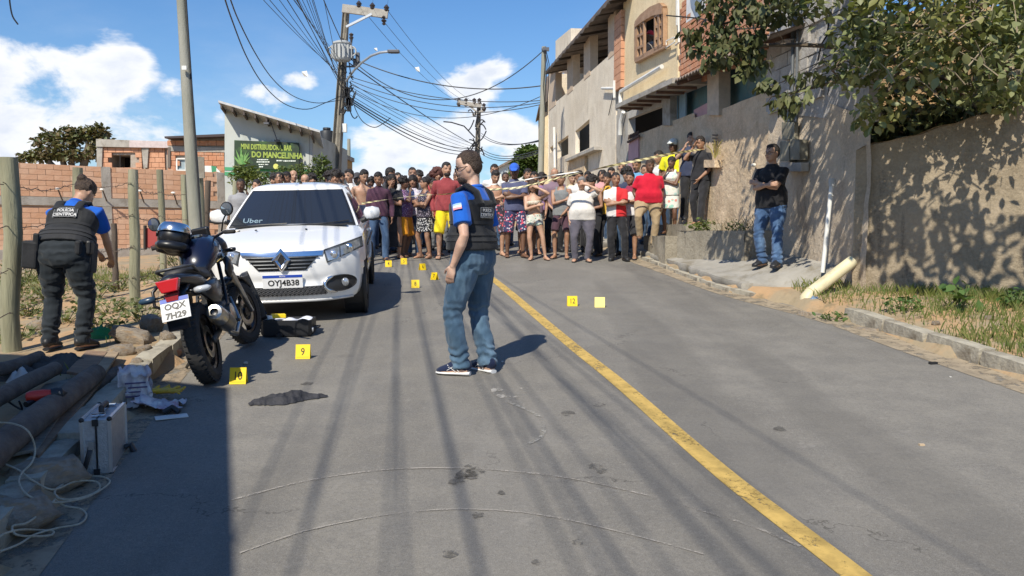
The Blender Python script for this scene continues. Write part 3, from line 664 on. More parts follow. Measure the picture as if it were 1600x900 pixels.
for c in scol: mb = MB(); mb.box(LP(c, (ztop+.5)/2, -.03), (.24, .14, ztop-.5), rz=tz); kid(mb.build('concrete_post', M_PCONC), lw)
mb = MB(); mb.box(LP((s_beg+s_end)/2, (zb0+zb1)/2, -.03), (s_end-s_beg, .15, zb0-zb1), rz=tz); kid(mb.build('concrete_band', M_PCONC), lw)
mb = MB(); mb.box(LP((s_beg+s_end)/2, .95, .02), (s_end-s_beg, .2, .28), rz=tz); kid(mb.build('footing', M_PCONC), lw)
for (px, py) in [(87, 297), (156, 298), (214, 300), (266, 303)]:
    a = PV(px, py, la, lb_)-LNV*.35; b = PV(px+10, py+16, la, lb_)-LNV*.06
    mb = MB(); mb.tube([a, b], .022, 6); br = kid(mb.build('bracket', mat('dark rod', (.12, .10, .09), .8)), lw)
    mb = MB(); mb.ell(a+Vector((-.02, 0, .02)), (.07, .04, .035), 8, 5); kid(mb.build('bracket_cap', M_WHITE), lw)
# block house behind
def brick_field(name, px0, px1, py0, py1, Y, par, m, holes=(), bw=.30, bh=.19):
    a, b = D(px0, py1, Y), D(px1, py0, Y); mb = MB(); z = a.z; r_ = 0
    while z+bh*.6 < b.z:
        x = a.x-(bw/2 if r_ % 2 else 0)
        while x < b.x:
            x0, x1 = max(x, a.x), min(x+bw-.014, b.x); c = ((x0+x1)/2, z+bh/2)
            if x1-x0 > .03 and not any(D(h[0], 0, Y).x < c[0]+.1 and c[0]-.1 < D(h[1], 0, Y).x and D(0, h[3], Y).z < c[1]+.05 and c[1]-.05 < D(0, h[2], Y).z for h in holes):
                mb.box(((x0+x1)/2, Y-.045-rnd.uniform(0, .008), c[1]), (x1-x0, .06, bh-.014))
            x += bw
        z += bh; r_ += 1
    o = mb.build(name, m); o['kind'] = 'stuff'; kid(o, par); return o
ha = empty('brick_house', D(206, 300, 30), label='flat-roofed brick house with one dark window and stained concrete parapet behind the block wall', cat='house')
flat('wall', [(151, 330), (151, 226), (262, 229), (262, 330)], 30, M_MORT, ha, 5, holes=[[(171, 262), (171, 242), (204, 242), (204, 262)]])
brick_field('brickwork', 160, 222, 228, 285, 30, ha, M_BRK2, holes=[(171, 204, 242, 262)]); brick_field('brickwork', 233, 258, 228, 285, 30, ha, M_BRK2)
flat('parapet', [(150, 229), (150, 217), (202, 219), (202, 230)], 29.8, M_PCONC, ha, .3); flat('parapet', [(202, 230), (202, 219), (263, 221), (263, 231)], 29.78, mat('pale parapet paint', (.62, .52, .50), .9, c2=(.5, .42, .4)), ha, .3)
flat('corner_column', [(151, 285), (151, 229), (160, 229), (158, 285)], 29.85, M_PCONC, ha, .2); flat('column', [(224, 262), (221, 230), (232, 231), (230, 262)], 29.85, M_PCONC, ha, .2)
flat('room_dark', [(165, 268), (165, 236), (210, 236), (210, 268)], 31.2, M_DARK, ha, .1); flat('window_bar', [(187, 262), (187, 242), (188, 242), (188, 262)], 29.95, M_DARK, ha, .05)
hb = empty('brick_house', D(306, 300, 28.5), label='taller orange brick house with dark sloping roof edge, left of the grey bar', cat='house')
flat('wall', [(263, 330), (263, 216), (351, 214), (351, 330)], 28.5, M_MORT, hb, 5, holes=[[(276, 266), (276, 248), (290, 248), (290, 266)]])
brick_field('brickwork', 263, 351, 216, 228, 28.5, hb, M_BRK); brick_field('brickwork', 265, 351, 236, 300, 28.5, hb, M_BRK, holes=[(276, 290, 248, 266)])
flat('concrete_band', [(263, 236), (263, 228), (351, 231), (351, 238)], 28.4, M_PCONC, hb, .2); flat('roof', [(257, 216), (257, 213), (352, 209), (352, 213)], 28, mat('dark roof edge', (.06, .045, .045), .8), hb, 6)
flat('corner_column', [(262, 262), (262, 230), (266, 230), (266, 262)], 28.38, mat('dark column', (.15, .12, .10), .9), hb, .2)
fr_ = flat('window', [(275, 267), (275, 247), (291, 247), (291, 267)], 28.42, M_WHITE, hb, .06, holes=[[(277, 265), (277, 249), (289, 249), (289, 265)]]); flat('pane', [(276, 266), (276, 248), (290, 248), (290, 266)], 28.5, mat('pale pane', (.30, .36, .38), .2), hb, .03)
bn = empty('awning_strip', D(330, 262, 27.5), label='torn green and white plastic strip hung on the taller brick house', cat='awning')
flat('white_sheet', [(318, 269), (318, 259), (330, 259), (331, 269)], 27.9, M_WHITE, bn, .03); flat('green_sheet', [(331, 269), (330, 259), (338, 260), (338, 268)], 27.9, mat('green plastic', (.05, .25, .12), .6), bn, .03); flat('white_sheet', [(338, 268), (338, 262), (345, 270)], 27.9, M_WHITE, bn, .03)
# bar
M_BARW = mat('bar grey paint', (.50, .52, .48), .9, c2=(.44, .46, .43), ns=1.2, dirt=(.36, .37, .33), ds=1.3)
ba = empty('bar_building', D(420, 300, 26), label='grey mini-market bar with mono-pitch roof and big green printed sign', cat='bar')
flat('wall', [(351, 352), (351, 165), (483, 205), (483, 352)], 26, M_BARW, ba, 6)
mb = MB(); a, b = D(483, 203, 26), D(483, 360, 26); c = a+Vector((-1.2, 5.5, -.4)); mb.prism([a+Vector((.01, 0, 0)), b+Vector((.01, 0, 0)), Vector((c.x, c.y, b.z)), c], (.1, 0, 0)); kid(mb.build('side_wall', mat('bar side paint', (.36, .37, .36), .9)), ba)
mb = MB(); a, b = D(341, 160, 25.2), D(500, 207, 25.2); o_ = Vector((-1.43, 7, -.55)); mb.prism([a, b, b+o_, a+o_], (0, 0, .07)); kid(mb.build('roof', mat('zinc roof sheet', (.55, .55, .55), .5, c2=(.42, .42, .42))), ba)
mb = MB()
for k in range(9): q = a+(b-a)*(k+.2)/9+Vector((0, .05, -.10)); mb.beam(q, q+o_*.95, .05, .12)
kid(mb.build('roof_purlins', mat('roof timber', (.10, .08, .07), .9)), ba)
M_GRN = mat('green stripe paint', (.07, .33, .15), .8)
for (y0, y1) in [(261, 266), (268.5, 274)]: flat('painted_stripe', [(351, y1), (351, y0), (483, y0+4), (483, y1+4)], 25.985, M_GRN, ba, .01)
def sign():
    Y = 25.8; sg = flat('sign_board', [(366, 261), (366, 219), (467, 223), (467, 267)], Y, mat('sign print', (.014, .022, .014), .6, c2=(.02, .045, .018), ns=1.6, dirt=(.05, .12, .025), ds=2.2), ba, .06)
    yel = mat('sign lettering', (.38, .47, .08), .6, c2=(.24, .32, .06), ns=5); wht = mat('sign small print', (.75, .8, .72), .6)
    def tx(s, px, py, size, m, xs=1, rot=-.035):
        M = frame(D(px, py, Y-.012), (1, 0, rot), (0, 0, 1)); o = text_on(s, size, m, 'sign_lettering', None, M, .004, .012*size/.3, xs); kid(o, ba)
    tx('MINI DISTRIBUIDORA, BAR', 416, 230.5, .235, yel, .60); tx('DO MANCELINHA', 433, 243, .26, yel, .80)
    mb = MB()
    for (x0, x1, y) in [(402, 419, 249.5), (401, 421, 253), (404, 412, 257), (414, 419, 257), (405, 411, 260.5), (432, 441, 251), (443, 462, 251.5)]:
        x = x0
        while x < x1: w_ = rnd.uniform(1.2, 3.2); a_, b_ = D(x, y, Y-.012), D(min(x1, x+w_), y, Y-.012); mb.box((a_+b_)/2, (max(.01, b_.x-a_.x), .006, rnd.uniform(.028, .045))); x += w_+.6
    kid(mb.build('small_print', wht, kind='stuff'), ba)
    mb = MB()
    for i in range(26):
        a = rnd.uniform(.2, 2.9); c = D(377, 258, Y-.012-.0009*i); r_ = rnd.uniform(.25, .7); d = Vector((math.cos(a)*.6, 0, math.sin(a))); s = Vector((d.z, 0, -d.x))*.035
        mb.add([c, c+d*r_*.5+s, c+d*r_, c+d*r_*.5-s], [(0, 1, 2, 3)]); 
    o = mb.build('printed_leaves', mat('printed leaf', (.08, .24, .05), .6, c2=(.20, .36, .10))); kid(o, ba)
    mb = MB(); mb.lathe(D(431, 260, Y-.01), (0, 1, 0), [(0, 0), (.09, 0), (.09, .01)], 14); kid(mb.build('printed_lime', mat('printed lime', (.62, .62, .15), .6)), ba)
sign()
mb = MB(); mb.tube([D(420, 186, 25.9), D(420, 188, 25.5), D(416, 191, 25.3)], .02, 6); mb.tube([D(421, 186, 25.9), D(433, 219, 25.6)], .015, 6); mb.box(D(417, 193, 25.2), (.16, .16, .06)); mb.box(D(433, 220, 25.7), (.16, .1, .07)); kid(mb.build('wall_lamp', mat('dark metal', (.10, .10, .11), .5)), ba)
# small far buildings
hd = empty('ochre_house', D(528, 270, 34), label='small ochre house corner between the bar and the power pole', cat='house')
flat('wall', [(508, 320), (508, 240), (521, 240), (521, 320)], 34, mat('ochre paint', (.45, .27, .10), .9), hd, 4); flat('roof', [(505, 240), (505, 233), (523, 233), (523, 240)], 33.8, M_PCONC, hd, 4.2)
wt = empty('water_tank', D(511, 222, 33), label='black round water tank on the roof behind the bar', cat='water tank')
mb = MB(); mb.lathe((0, 0, -.5), (0, 0, 1), [(0, 0), (.30, 0), (.34, .3), (.34, .8), (.30, .95), (.0, 1.05)], 14); mb.build('tank_body', mat('black plastic', (.025, .027, .03), .5), wt, smooth=True); mb = MB(); mb.lathe((0, 0, .52), (0, 0, 1), [(0, .1), (.16, .08), (.17, 0), (0, 0)], 12); mb.build('tank_lid', MATS['black plastic'], wt)
# ---- round wooden / concrete left pole
M_POLE = mat('weathered concrete pole', (.33, .32, .27), .9, c2=(.24, .24, .19), ns=4, bump=.4, bs=30, stretch=(1, 1, .25))
M_POST = mat('grey green fence timber', (.34, .33, .22), .9, c2=(.21, .20, .13), ns=9, bump=.9, bs=22, stretch=(1, 1, .12), dirt=(.40, .37, .28), ds=5)
M_POSTD = mat('dark fence timber', (.16, .12, .09), .9, c2=(.09, .07, .055), ns=9, bump=.9, bs=22, stretch=(1, 1, .12))
M_WIRE = mat('cable black', (.018, .018, .02), .6)
lp = empty('utility_pole', (D(306, 360, 10).x, 10, T(D(306, 360, 10).x, 10)), label='slim tapering grey pole rising out of frame behind the motorcycle', cat='utility pole')
a = D(306, 372, 10); b = D(303, 300, 10); tops = D(281, -40, 10); dirp = (tops-D(305, 340, 10)); base = D(305, 340, 10)-dirp*((D(305, 340, 10).z-T(a.x, 10)+.2)/dirp.z)
mb = MB(); mb.tube([base+(tops-base)*t_*1.35 for t_ in (0, .25, .5, .75, 1)], [.092, .082, .068, .056, .046], 14); kid(mb.build('pole', M_POLE, smooth=True), lp)
mb = MB(); mb.tube([base+(tops-base)*t_*1.2+Vector((.085-.02*t_, -.03, 0)) for t_ in (0.1, .3, .55, .8, 1)], .012, 6); kid(mb.build('riser_cable', M_WIRE), lp)
mb = MB(); mb.box(D(288, 106, 9.88), (.06, .02, .05)); kid(mb.build('tag_plate', M_WHITE), lp)
# ---- timber fence
def post(px, pyt, pyb, w, Y, m=M_POST, label='', dx=0, seed=0, h=0):
    x = D(px, 400, Y).x; g = T(x, Y); top = D(px+dx, pyt, Y); r0 = w/F*Y/2; n = SN(seed, 2.5, 2)
    pts = []; rr = []
    for i in range(9):
        t_ = i/8; p = Vector((x, Y, g-.15))*(1-t_)+top*t_; q = float(n((t_*2, seed, 0))); pts.append(p+Vector((q*.02, q*.01, 0))); rr.append(r0*(1.08-.12*t_)*(1+.05*float(n((t_*5, 1, seed)))))
    mb = MB(); mb.tube(pts, rr, 12); return mb.build('fence_post', m, smooth=True, label=label, cat='fence post', group='timber posts of the barbed-wire fence')
PST = [post(12, 246, 553, 26, 6.55, label='thick pale fence post at the left edge, nearest the camera', dx=1, seed=1),
 post(122, 262, 470, 15, 9.3, label='fence post just behind the head of the bending officer', seed=2),
 post(209, 265, 475, 15, 8.9, label='tall pale fence post between the officer and the motorcycle', dx=-1, seed=3),
 post(182, 349, 432, 9, 10.6, M_POSTD, label='short dark fence post beside the officer’s hands', dx=-4, seed=4),
 post(252, 265, 430, 10, 11.8, label='slim fence post behind the motorcycle mirror', dx=-2, seed=5),
 post(288, 273, 400, 9, 13.2, label='half-hidden post just left of the utility pole', seed=6),
 post(313, 245, 400, 13, 11.3, label='square-headed post just right of the utility pole', dx=-3, seed=7),
 post(322, 282, 410, 9, 11.6, M_POSTD, label='thin dark post right of the utility pole', dx=1, seed=8),
 post(372, 283, 400, 8, 13.6, label='leaning pale post held by the man left of the car', dx=-5, seed=9)]
sb = D(308, 262, 11.2); mb = MB(); mb.box(sb, (.21, .02, .30)); mb.build('sign_back', mat('rusted sign back', (.30, .28, .23), .7, c2=(.2, .17, .13)), label='bare back of a rectangular metal sign nailed beside the utility pole', cat='sign')
rg = empty('red_panel', D(230, 368, 14), label='small red sheet leaning in the yard behind the helmet', cat='panel'); flat('sheet', [(226, 388), (226, 356), (246, 358), (248, 388)], 14, mat('faded red paint', (.34, .05, .045), .6), rg, .04); flat('edge_frame', [(224, 390), (224, 352), (227, 352), (227, 390)], 13.95, M_DARK, rg, .06)
def cat_pts(a, b, sag, n=24, wob=0.):
    a = Vector(a); b = Vector(b); out = []
    for i in range(n+1):
        t_ = i/n; p = a+(b-a)*t_; p.z -= 4*sag*t_*(1-t_)
        if wob: p += Vector((rnd.uniform(-1, 1), 0, rnd.uniform(-1, 1)))*wob
        out.append(p)
    return out
def barbed(pts, label):
    mb = MB()
    for a, b in zip(pts[:-1], pts[1:]):
        P = cat_pts(a, b, .05+.03*rnd.random(), 14, .012); mb.tube(P, .004, 4)
        for q in P[1:-1]:
            d = Vector((rnd.uniform(-1, 1), rnd.uniform(-1, 1), rnd.uniform(-1, 1))).normalized()*.03; mb.tube([q-d, q+d], .0025, 3)
    mb.build('barbed_wire', mat('rusty wire', (.10, .075, .06), .8), label=label, cat='barbed wire', group='strands of the timber fence')
for k, nm in enumerate(('lowest', 'second lowest', 'second highest', 'highest')):
    seq = []
    for (px, Y) in ((-160, 5.6), (12, 6.42), (122, 9.2), (209, 8.82), (252, 11.7), (313, 11.25)):
        x = D(px, 400, Y).x; seq.append(Vector((x, Y, field(Y)+.35+.36*k)))
    barbed(seq, nm+' barbed wire strand of the timber fence')
# ---- power poles
def concrete_pole(Y, bot, top, w0, w1, label):
    b = D(*bot, Y); t_ = D(*top, Y); d = (t_-b); e = empty('power_pole', (b.x, b.y, roadz(Y)-.1), label=label, cat='power pole')
    b2 = b+d*((roadz(Y)-.5-b.z)/d.z); mb = MB()
    for s in (-1, 1): mb.tube([b2+Vector((s*w0*.36, 0, 0)), t_+Vector((s*w1*.36, 0, 0))], [(w0*.16, w0*.45), (w1*.16, w1*.45)], 4, sq=.4, up=(1, 0, 0))
    mb.tube([b2, t_], [(w0*.30, w0*.22), (w1*.30, w1*.22)], 4, sq=.4, up=(1, 0, 0))
    L = 12
    for k in range(L):
        q = b2+(t_-b2)*(k+.5)/L; w = w0+(w1-w0)*(k+.5)/L; mb.box(q, (w*.62, w*.25, d.length/L*.42))
    kid(mb.build('pole', mat('power pole concrete', (.30, .27, .22), .9, c2=(.20, .18, .15), ns=2, bump=.4)), e); return e
pp = concrete_pole(30, (524, 270), (541, 12), .50, .26, 'concrete power pole with transformer, crossarm and street lamp left of the road')
def pk(o): return kid(o, pp)
M_GALV = mat('galvanised steel', (.50, .51, .52), .45, metal=.6); M_INS = mat('dark insulator', (.05, .04, .04), .3)
mb = MB(); mb.beam(D(535, 13, 29.7), D(606, 22.5, 29.7), .12, .30); pk(mb.build('crossarm', M_PCONC))
mb = MB(); mb.beam(D(541, 42, 29.65), D(581, 22, 29.65), .08, .08); pk(mb.build('brace', M_GALV))
for (x, y) in [(561, 9), (582, 12), (604, 15)]: mb = MB(); mb.lathe(D(x, y+6, 29.7), (0, 0, 1), [(.02, 0), (.06, .05), (.11, .12), (.07, .15), (.11, .22), (.05, .30), (.0, .34)], 10); pk(mb.build('insulator', M_INS))
mb = MB(); mb.lathe(D(600, 40, 29.7), (0, 0, 1), [(.0, 0), (.09, .06), (.04, .1), (.11, .18), (.04, .24), (.1, .3), (.02, .42)], 10); pk(mb.build('insulator', M_INS))
c = D(535, 81, 29.3); mb = MB(); mb.lathe(c-Vector((0, 0, .33)), (0, 0, 1), [(0, 0), (.28, .0), (.32, .06), (.32, .58), (.36, .6), (.36, .66), (.2, .72), (0, .74)], 18)
for k in range(16):
    a_ = 6.283*k/16; mb.box(c+Vector((math.cos(a_)*.36, math.sin(a_)*.36, -.02)), (.12, .025, .46), rz=a_)
pk(mb.build('transformer', mat('pale grey enamel', (.42, .43, .43), .6)))
for s in (-1, 1): mb = MB(); mb.ring(c+Vector((s*.36, -.1, 0)), (0, 1, 0), .17, .03, 14, 6); pk(mb.build('radiator_pipe', MATS['pale grey enamel']))
mb = MB(); mb.lathe(D(549, 62, 29.4), (0, 0, 1), [(.03, -.15), (.05, 0), (.09, .08), (.05, .12), (.09, .2), (.0, .26)], 8); pk(mb.build('insulator', M_INS))
mb = MB(); mb.beam(D(545, 82, 29.5), D(561, 85, 29.5), .05, .05); mb.box(D(559, 93, 29.5), (.14, .14, .5)); mb.box(D(554, 98, 29.4), (.1, .1, .3)); mb.beam(D(540, 104, 29.5), D(560, 104, 29.5), .06, .06); pk(mb.build('fuse_bracket', mat('dark metal', (.10, .10, .11), .5)))
mb = MB(); mb.tube([D(540, 128, 29.6), D(553, 110, 29.2), D(566, 97, 28.8), D(580, 87, 28.4), D(594, 82, 28.1), D(608, 80.5, 28)], .045, 8); la_ = pk(mb.build('lamp_arm', M_GALV, smooth=True))
mb = MB(); mb.box(D(615, 80.5, 28), (.42, .22, .10)); mb.box(D(616, 82.5, 28), (.3, .16, .04)); pk(mb.build('lamp_head', MATS['dark metal'], bevel=.02))
mb = MB()
for i in range(26):
    p = D(rnd.uniform(538, 553), rnd.uniform(112, 172), 29.5+rnd.uniform(-.2, .2)); q = p+Vector((rnd.uniform(-.3, .3), rnd.uniform(-.2, .2), rnd.uniform(-.5, .5))); mb.tube(cat_pts(p, q, rnd.uniform(-.2, .3), 6), .022, 5)
for i in range(5): mb.box(D(rnd.uniform(541, 551), rnd.uniform(140, 165), 29.4), (.16, .14, rnd.uniform(.25, .5)))
pk(mb.build('cable_clutter', M_WIRE))
mb = MB(); mb.box(D(538.5, 200, 29.5), (.16, .14, .32)); pk(mb.build('meter_box', M_WHITE)); mb = MB(); mb.tube([D(536, 60, 29.6), D(535, 120, 29.6), D(530, 180, 29.6)], .03, 5); pk(mb.build('riser_cable', M_WIRE))
p2_ = concrete_pole(60, (745, 262), (748.5, 163), .55, .30, 'distant power pole with short crossarm seen above the foreground officer')
for (a, b, w) in [((716, 160), (752, 166), .3), ((738, 180), (756, 172), .15), ((733, 165), (745, 175), .12)]: mb = MB(); mb.beam(D(*a, 59.6), D(*b, 59.6), w, w); kid(mb.build('crossarm', M_PCONC), p2_)
for x in (717, 728, 741, 749, 756): mb = MB(); mb.lathe(D(x, 162 if x < 750 else 170, 59.6), (0, 0, 1), [(.1, -.2), (.2, 0), (.1, .2), (.18, .3), (0, .45)], 6); kid(mb.build('insulator', M_INS), p2_)
mb = MB()
for i in range(22): p = D(rnd.uniform(740, 752), rnd.uniform(182, 245), 59.5); mb.tube(cat_pts(p, p+Vector((rnd.uniform(-.7, .7), 0, rnd.uniform(-1, 1))), rnd.uniform(-.3, .4), 5), .045, 4)
mb.tube([D(742, 215, 59.5), D(725, 197, 59), D(705, 191, 58.5), D(693, 190, 58.3)], .05, 5); kid(mb.build('cable_clutter', M_WIRE), p2_)
p3 = empty('utility_pole', (D(844, 300, 27).x, 27, roadz(27)), label='thin grey service pole in front of the balcony house', cat='utility pole')
mb = MB(); t3, b3 = D(850, 73, 27), D(845, 270, 27); b3 = b3+(t3-b3)*((roadz(27)-.3-b3.z)/(t3.z-b3.z)); mb.tube([b3, t3], [.12, .08], 10); kid(mb.build('pole', M_POLE, smooth=True), p3)
mb = MB(); mb.box(D(853, 77, 26.9), (.22, .1, .12)); mb.beam(D(846, 77, 26.9), D(858, 77, 26.9), .05, .05); kid(mb.build('bracket', MATS['dark metal']), p3)
for i in range(3): mb = MB(); mb.tube([D(850+i*1.5, 78, 26.8), D(852+3*i, 100, 26.7), D(849+4*i, 135, 26.7), D(852+i, 175, 26.7)], .014, 4); kid(mb.build('drop_cable', M_WIRE), p3)
# small far service poles
for (px, t_, b_, Y, w, lab) in [(545, 217, 300, 48, .14, 'thin pale far pole just right of the big power pole'), (537, 240, 300, 42, .2, 'stubby far pole tight beside the big power pole')]:
    mb = MB(); q = D(px, b_, Y); q.z = roadz(Y); mb.tube([q, D(px, t_, Y)], [w, w*.7], 8); mb.build('utility_pole', M_POLE, label=lab, cat='utility pole', smooth=True)
# ---- cables
def cable(a, b, sag, r, label, group, n=30, wob=0): mb = MB(); mb.tube(cat_pts(a, b, sag, n, wob), r, 5); return mb.build('overhead_cable', M_WIRE, label=label, cat='cable', group=group, smooth=True)
gL = 'cables from the power pole over the camera'; lab = 'black cable fanning from the power pole out over the top of the frame'
beh = [(-2.7, -8, 6.3), (-2.3, -8, 6.1), (-1.9, -8, 6.4), (-1.5, -8, 6.2), (-1.0, -8, 6.4), (-.7, -8, 6.0), (-.3, -8, 6.6), (.1, -8, 6.3), (.5, -8, 6.9)]
for i, e in enumerate(beh):
    cable(D(540, 118+i*6, 29.5), e, (.9, .75, .7, .5, .45, .4, .3, .3, .1)[i], (.007, .008, .007, .010, .007, .010, .006, .007, .007)[i], lab, gL, 40, .004 if i in (5, 7) else 0)
for i in range(7): cable(D(538, 100+i*8, 29.5), (-2.5+i*.42, -8, 6.2+.13*i), .35+.05*i, .007, lab, gL, 30)
cable(D(535, 66, 29.5), (-1.6, -8, 8.6), .4, .016, 'thick twisted cable rising from the transformer past the top edge', None, 40, .01)
for i, (x, y) in enumerate([(561, 8), (582, 11), (604, 14)]):
    cable(D(x, y, 29.7), (1.2+1.0*i, -8, 10.6), .5, .004, 'thin high-voltage wire running from the crossarm over the camera', 'high-voltage wires over the camera')
    cable(D(x, y, 29.7), D(717+12*i, 159, 59.6), .5, .010, 'thin high-voltage wire between the two power poles', 'high-voltage wires between the poles')
mb = MB(); P = [D(*q) for q in [(348, -12, 13), (362, 30, 15), (385, 88, 18), (410, 130, 21), (438, 158, 24), (462, 169, 26), (485, 170, 27.5), (505, 162, 28.5), (533, 150, 29.5)]]; mb.tube(smooth_path(P, 40), .014, 5); mb.build('overhead_cable', M_WIRE, label='slack cable sagging deepest, left of the power pole', cat='cable', smooth=True)
mb = MB(); P = [D(*q) for q in [(356, -12, 13), (372, 30, 15), (400, 85, 18), (425, 122, 21), (450, 145, 24), (475, 157, 26.5), (500, 161, 28), (533, 156, 29.5)]]; mb.tube(smooth_path(P, 40), .013, 5); mb.build('overhead_cable', M_WIRE, label='second slack cable just above the deepest one', cat='cable', smooth=True)
gM = 'cables between the two power poles'; lab = 'black cable sloping down from the near power pole to the far one'
for i, (y0, y1, sg_, r_) in enumerate([(98, 228, .2, .024), (128, 226, .3, .012), (134, 230, .35, .011), (140, 234, .4, .012), (147, 238, .5, .012), (152, 232, .7, .024), (155, 236, .8, .027), (158, 240, .9, .022)]): cable(D(545, y0, 29.4), D(743, y1, 59.4), sg_*.8, r_, lab, gM)
for (y0, y1, x1, Y1, sg_, r_) in [(92, 78, 850, 27, 1.6, .017), (90, 134, 846, 27, .5, .02), (120, 157, 846, 27, .35, .014), (126, 160, 846, 27, .5, .014), (132, 163, 846, 27, .6, .014), (140, 150, 846, 27, .9, .012)]: cable(D(548, y0, 29.4), D(x1, y1, Y1), sg_, r_, 'cable crossing the street from the power pole to the thin service pole', 'cables crossing the street')
for (y0, y1) in [(208, 220), (212, 218), (232, 233), (236, 236), (240, 238)]: cable(D(752, y0, 59.4), D(846, y1, 27), .4, .02, 'cable from the far power pole to the thin service pole', 'cables to the service pole')
mb = MB(); P = [D(*q) for q in [(552, 158, 29.3), (556, 172, 29), (567, 190, 28.8), (585, 199, 28.6), (600, 192, 28.5), (610, 184, 28.4)]]; mb.tube(smooth_path(P, 30), .016, 5); mb.build('overhead_cable', M_WIRE, label='loose looping cable end hanging right of the power pole', cat='cable', smooth=True)
mb = MB(); P = [D(*q) for q in [(14, -15, 9), (16, 8, 9), (20, 26, 9), (28, 38, 9)]]; mb.tube(smooth_path(P, 16), .009, 5); mb.build('overhead_cable', M_WIRE, label='short cable end dangling at the top left corner', cat='cable', smooth=True)
mb = MB(); P = [D(*q) for q in [(1041, 24, 11), (1100, 30, 11), (1160, 45, 10.5), (1300, 20, 10)]]; mb.tube(smooth_path(P, 30), .010, 5); mb.build('overhead_cable', M_WIRE, label='thin cable passing in front of the cream house and through the leaves', cat='cable')
# kites / scraps caught in the wires
for (px, py, Y, w) in [(476, 115, 24, .10), (587, 77, 30, .07), (652, 108, 36, .12)]:
    mb = MB(); c = D(px, py, Y); mb.add([c+Vector((-w, 0, w*.6)), c+Vector((w*.6, .05, w)), c+Vector((w, 0, -w)), c+Vector((-w*.3, .05, -w*.7))], [(0, 1, 2, 3)]); mb.build('kite_scrap', M_WHITE, label={476: 'white paper kite scrap caught in the cables on the left', 587: 'tiny white scrap floating above the street lamp arm', 652: 'white kite tail caught in the high wires right of the lamp'}[px], cat='kite')
# ---- vegetation
def leafmat(name, a, b, tr=.25):
    m = bpy.data.materials.new(name); m.use_nodes = True; t = NT(m.node_tree); p = t.n['Principled BSDF']
    v = t.node('ShaderNodeTexCoord').outputs['Object']; g = t.node('ShaderNodeNewGeometry')
    c = t.mix(t.ramp(g.outputs['Random Per Island'], 0., 1.), a, b); c = t.mix(t.ramp(t.noise(v, 1.3, 3), .45, .62, 0, .5), c, [a[0]*1.6, a[1]*1.15, a[2]*.7])
    t.put(p.inputs['Base Color'], c); p.inputs['Roughness'].default_value = .5; p.inputs['Specular IOR Level'].default_value = .35
    tr_ = t.node('ShaderNodeBsdfTranslucent'); t.put(tr_.inputs[0], t.mix(1., c, (1.1, 1.25, .5), 'MULTIPLY')); mx = t.node('ShaderNodeMixShader'); mx.inputs[0].default_value = tr
    t.l.new(p.outputs[0], mx.inputs[1]); t.l.new(tr_.outputs[0], mx.inputs[2]); t.l.new(mx.outputs[0], t.n['Material Output'].inputs[0]); return m
LEAFV = [(0, 0, 0), (.24, .28, .05), (.27, .62, .03), (0, 1, -.10), (-.27, .62, .03), (-.24, .28, .05), (0, .30, -.02), (0, .65, -.05)]
LEAFF = [(0, 1, 6), (1, 2, 7, 6), (2, 3, 7), (0, 6, 5), (5, 6, 7, 4), (4, 7, 3)]
def leaf_rot(droop=.3):
    return Matrix.Rotation(rnd.uniform(0, 6.283), 3, 'Z') @ Matrix.Rotation(rnd.gauss(-droop, .5), 3, 'X') @ Matrix.Rotation(rnd.gauss(0, .5), 3, 'Y')
def leafcloud(mb, blobs, size, simple=False, droop=.3, shell=.5):
    for (c, r, n) in blobs:
        c = Vector(c)
        for _ in range(n):
            while True:
                q = Vector((rnd.uniform(-1, 1), rnd.uniform(-1, 1), rnd.uniform(-1, 1)))
                if q.length < 1 and (q.length > shell or rnd.random() < .35): break
            p = c+Vector((q.x*r[0], q.y*r[1], q.z*r[2])); M = leaf_rot(droop); s = size*rnd.uniform(.6, 1.25)
            if simple: mb.add([p+M @ (Vector(v)*s) for v in ((0, 0, 0), (.3, .5, .05), (0, 1, 0), (-.3, .5, .05))], [(0, 1, 2), (0, 2, 3)])
            else: mb.add([p+M @ (Vector(v)*s) for v in LEAFV], LEAFF)
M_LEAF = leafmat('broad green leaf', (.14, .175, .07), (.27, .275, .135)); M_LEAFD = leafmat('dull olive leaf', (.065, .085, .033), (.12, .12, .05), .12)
M_LEAFO = leafmat('brown and olive leaf', (.10, .13, .055), (.20, .135, .075), .15); M_BUSH = leafmat('bush leaf', (.10, .15, .045), (.17, .20, .08))
M_BARK = mat('tree bark', (.20, .155, .11), .95, c2=(.11, .085, .06), ns=6, bump=1., bs=20, stretch=(1, 1, .3))
def px_blob(px, py, rx, ry, Y, n, rd=None):
    c = D(px, py, Y); return (c, (rx/F*Y, rd or (rx+ry)/2/F*Y, ry/F*Y), n)
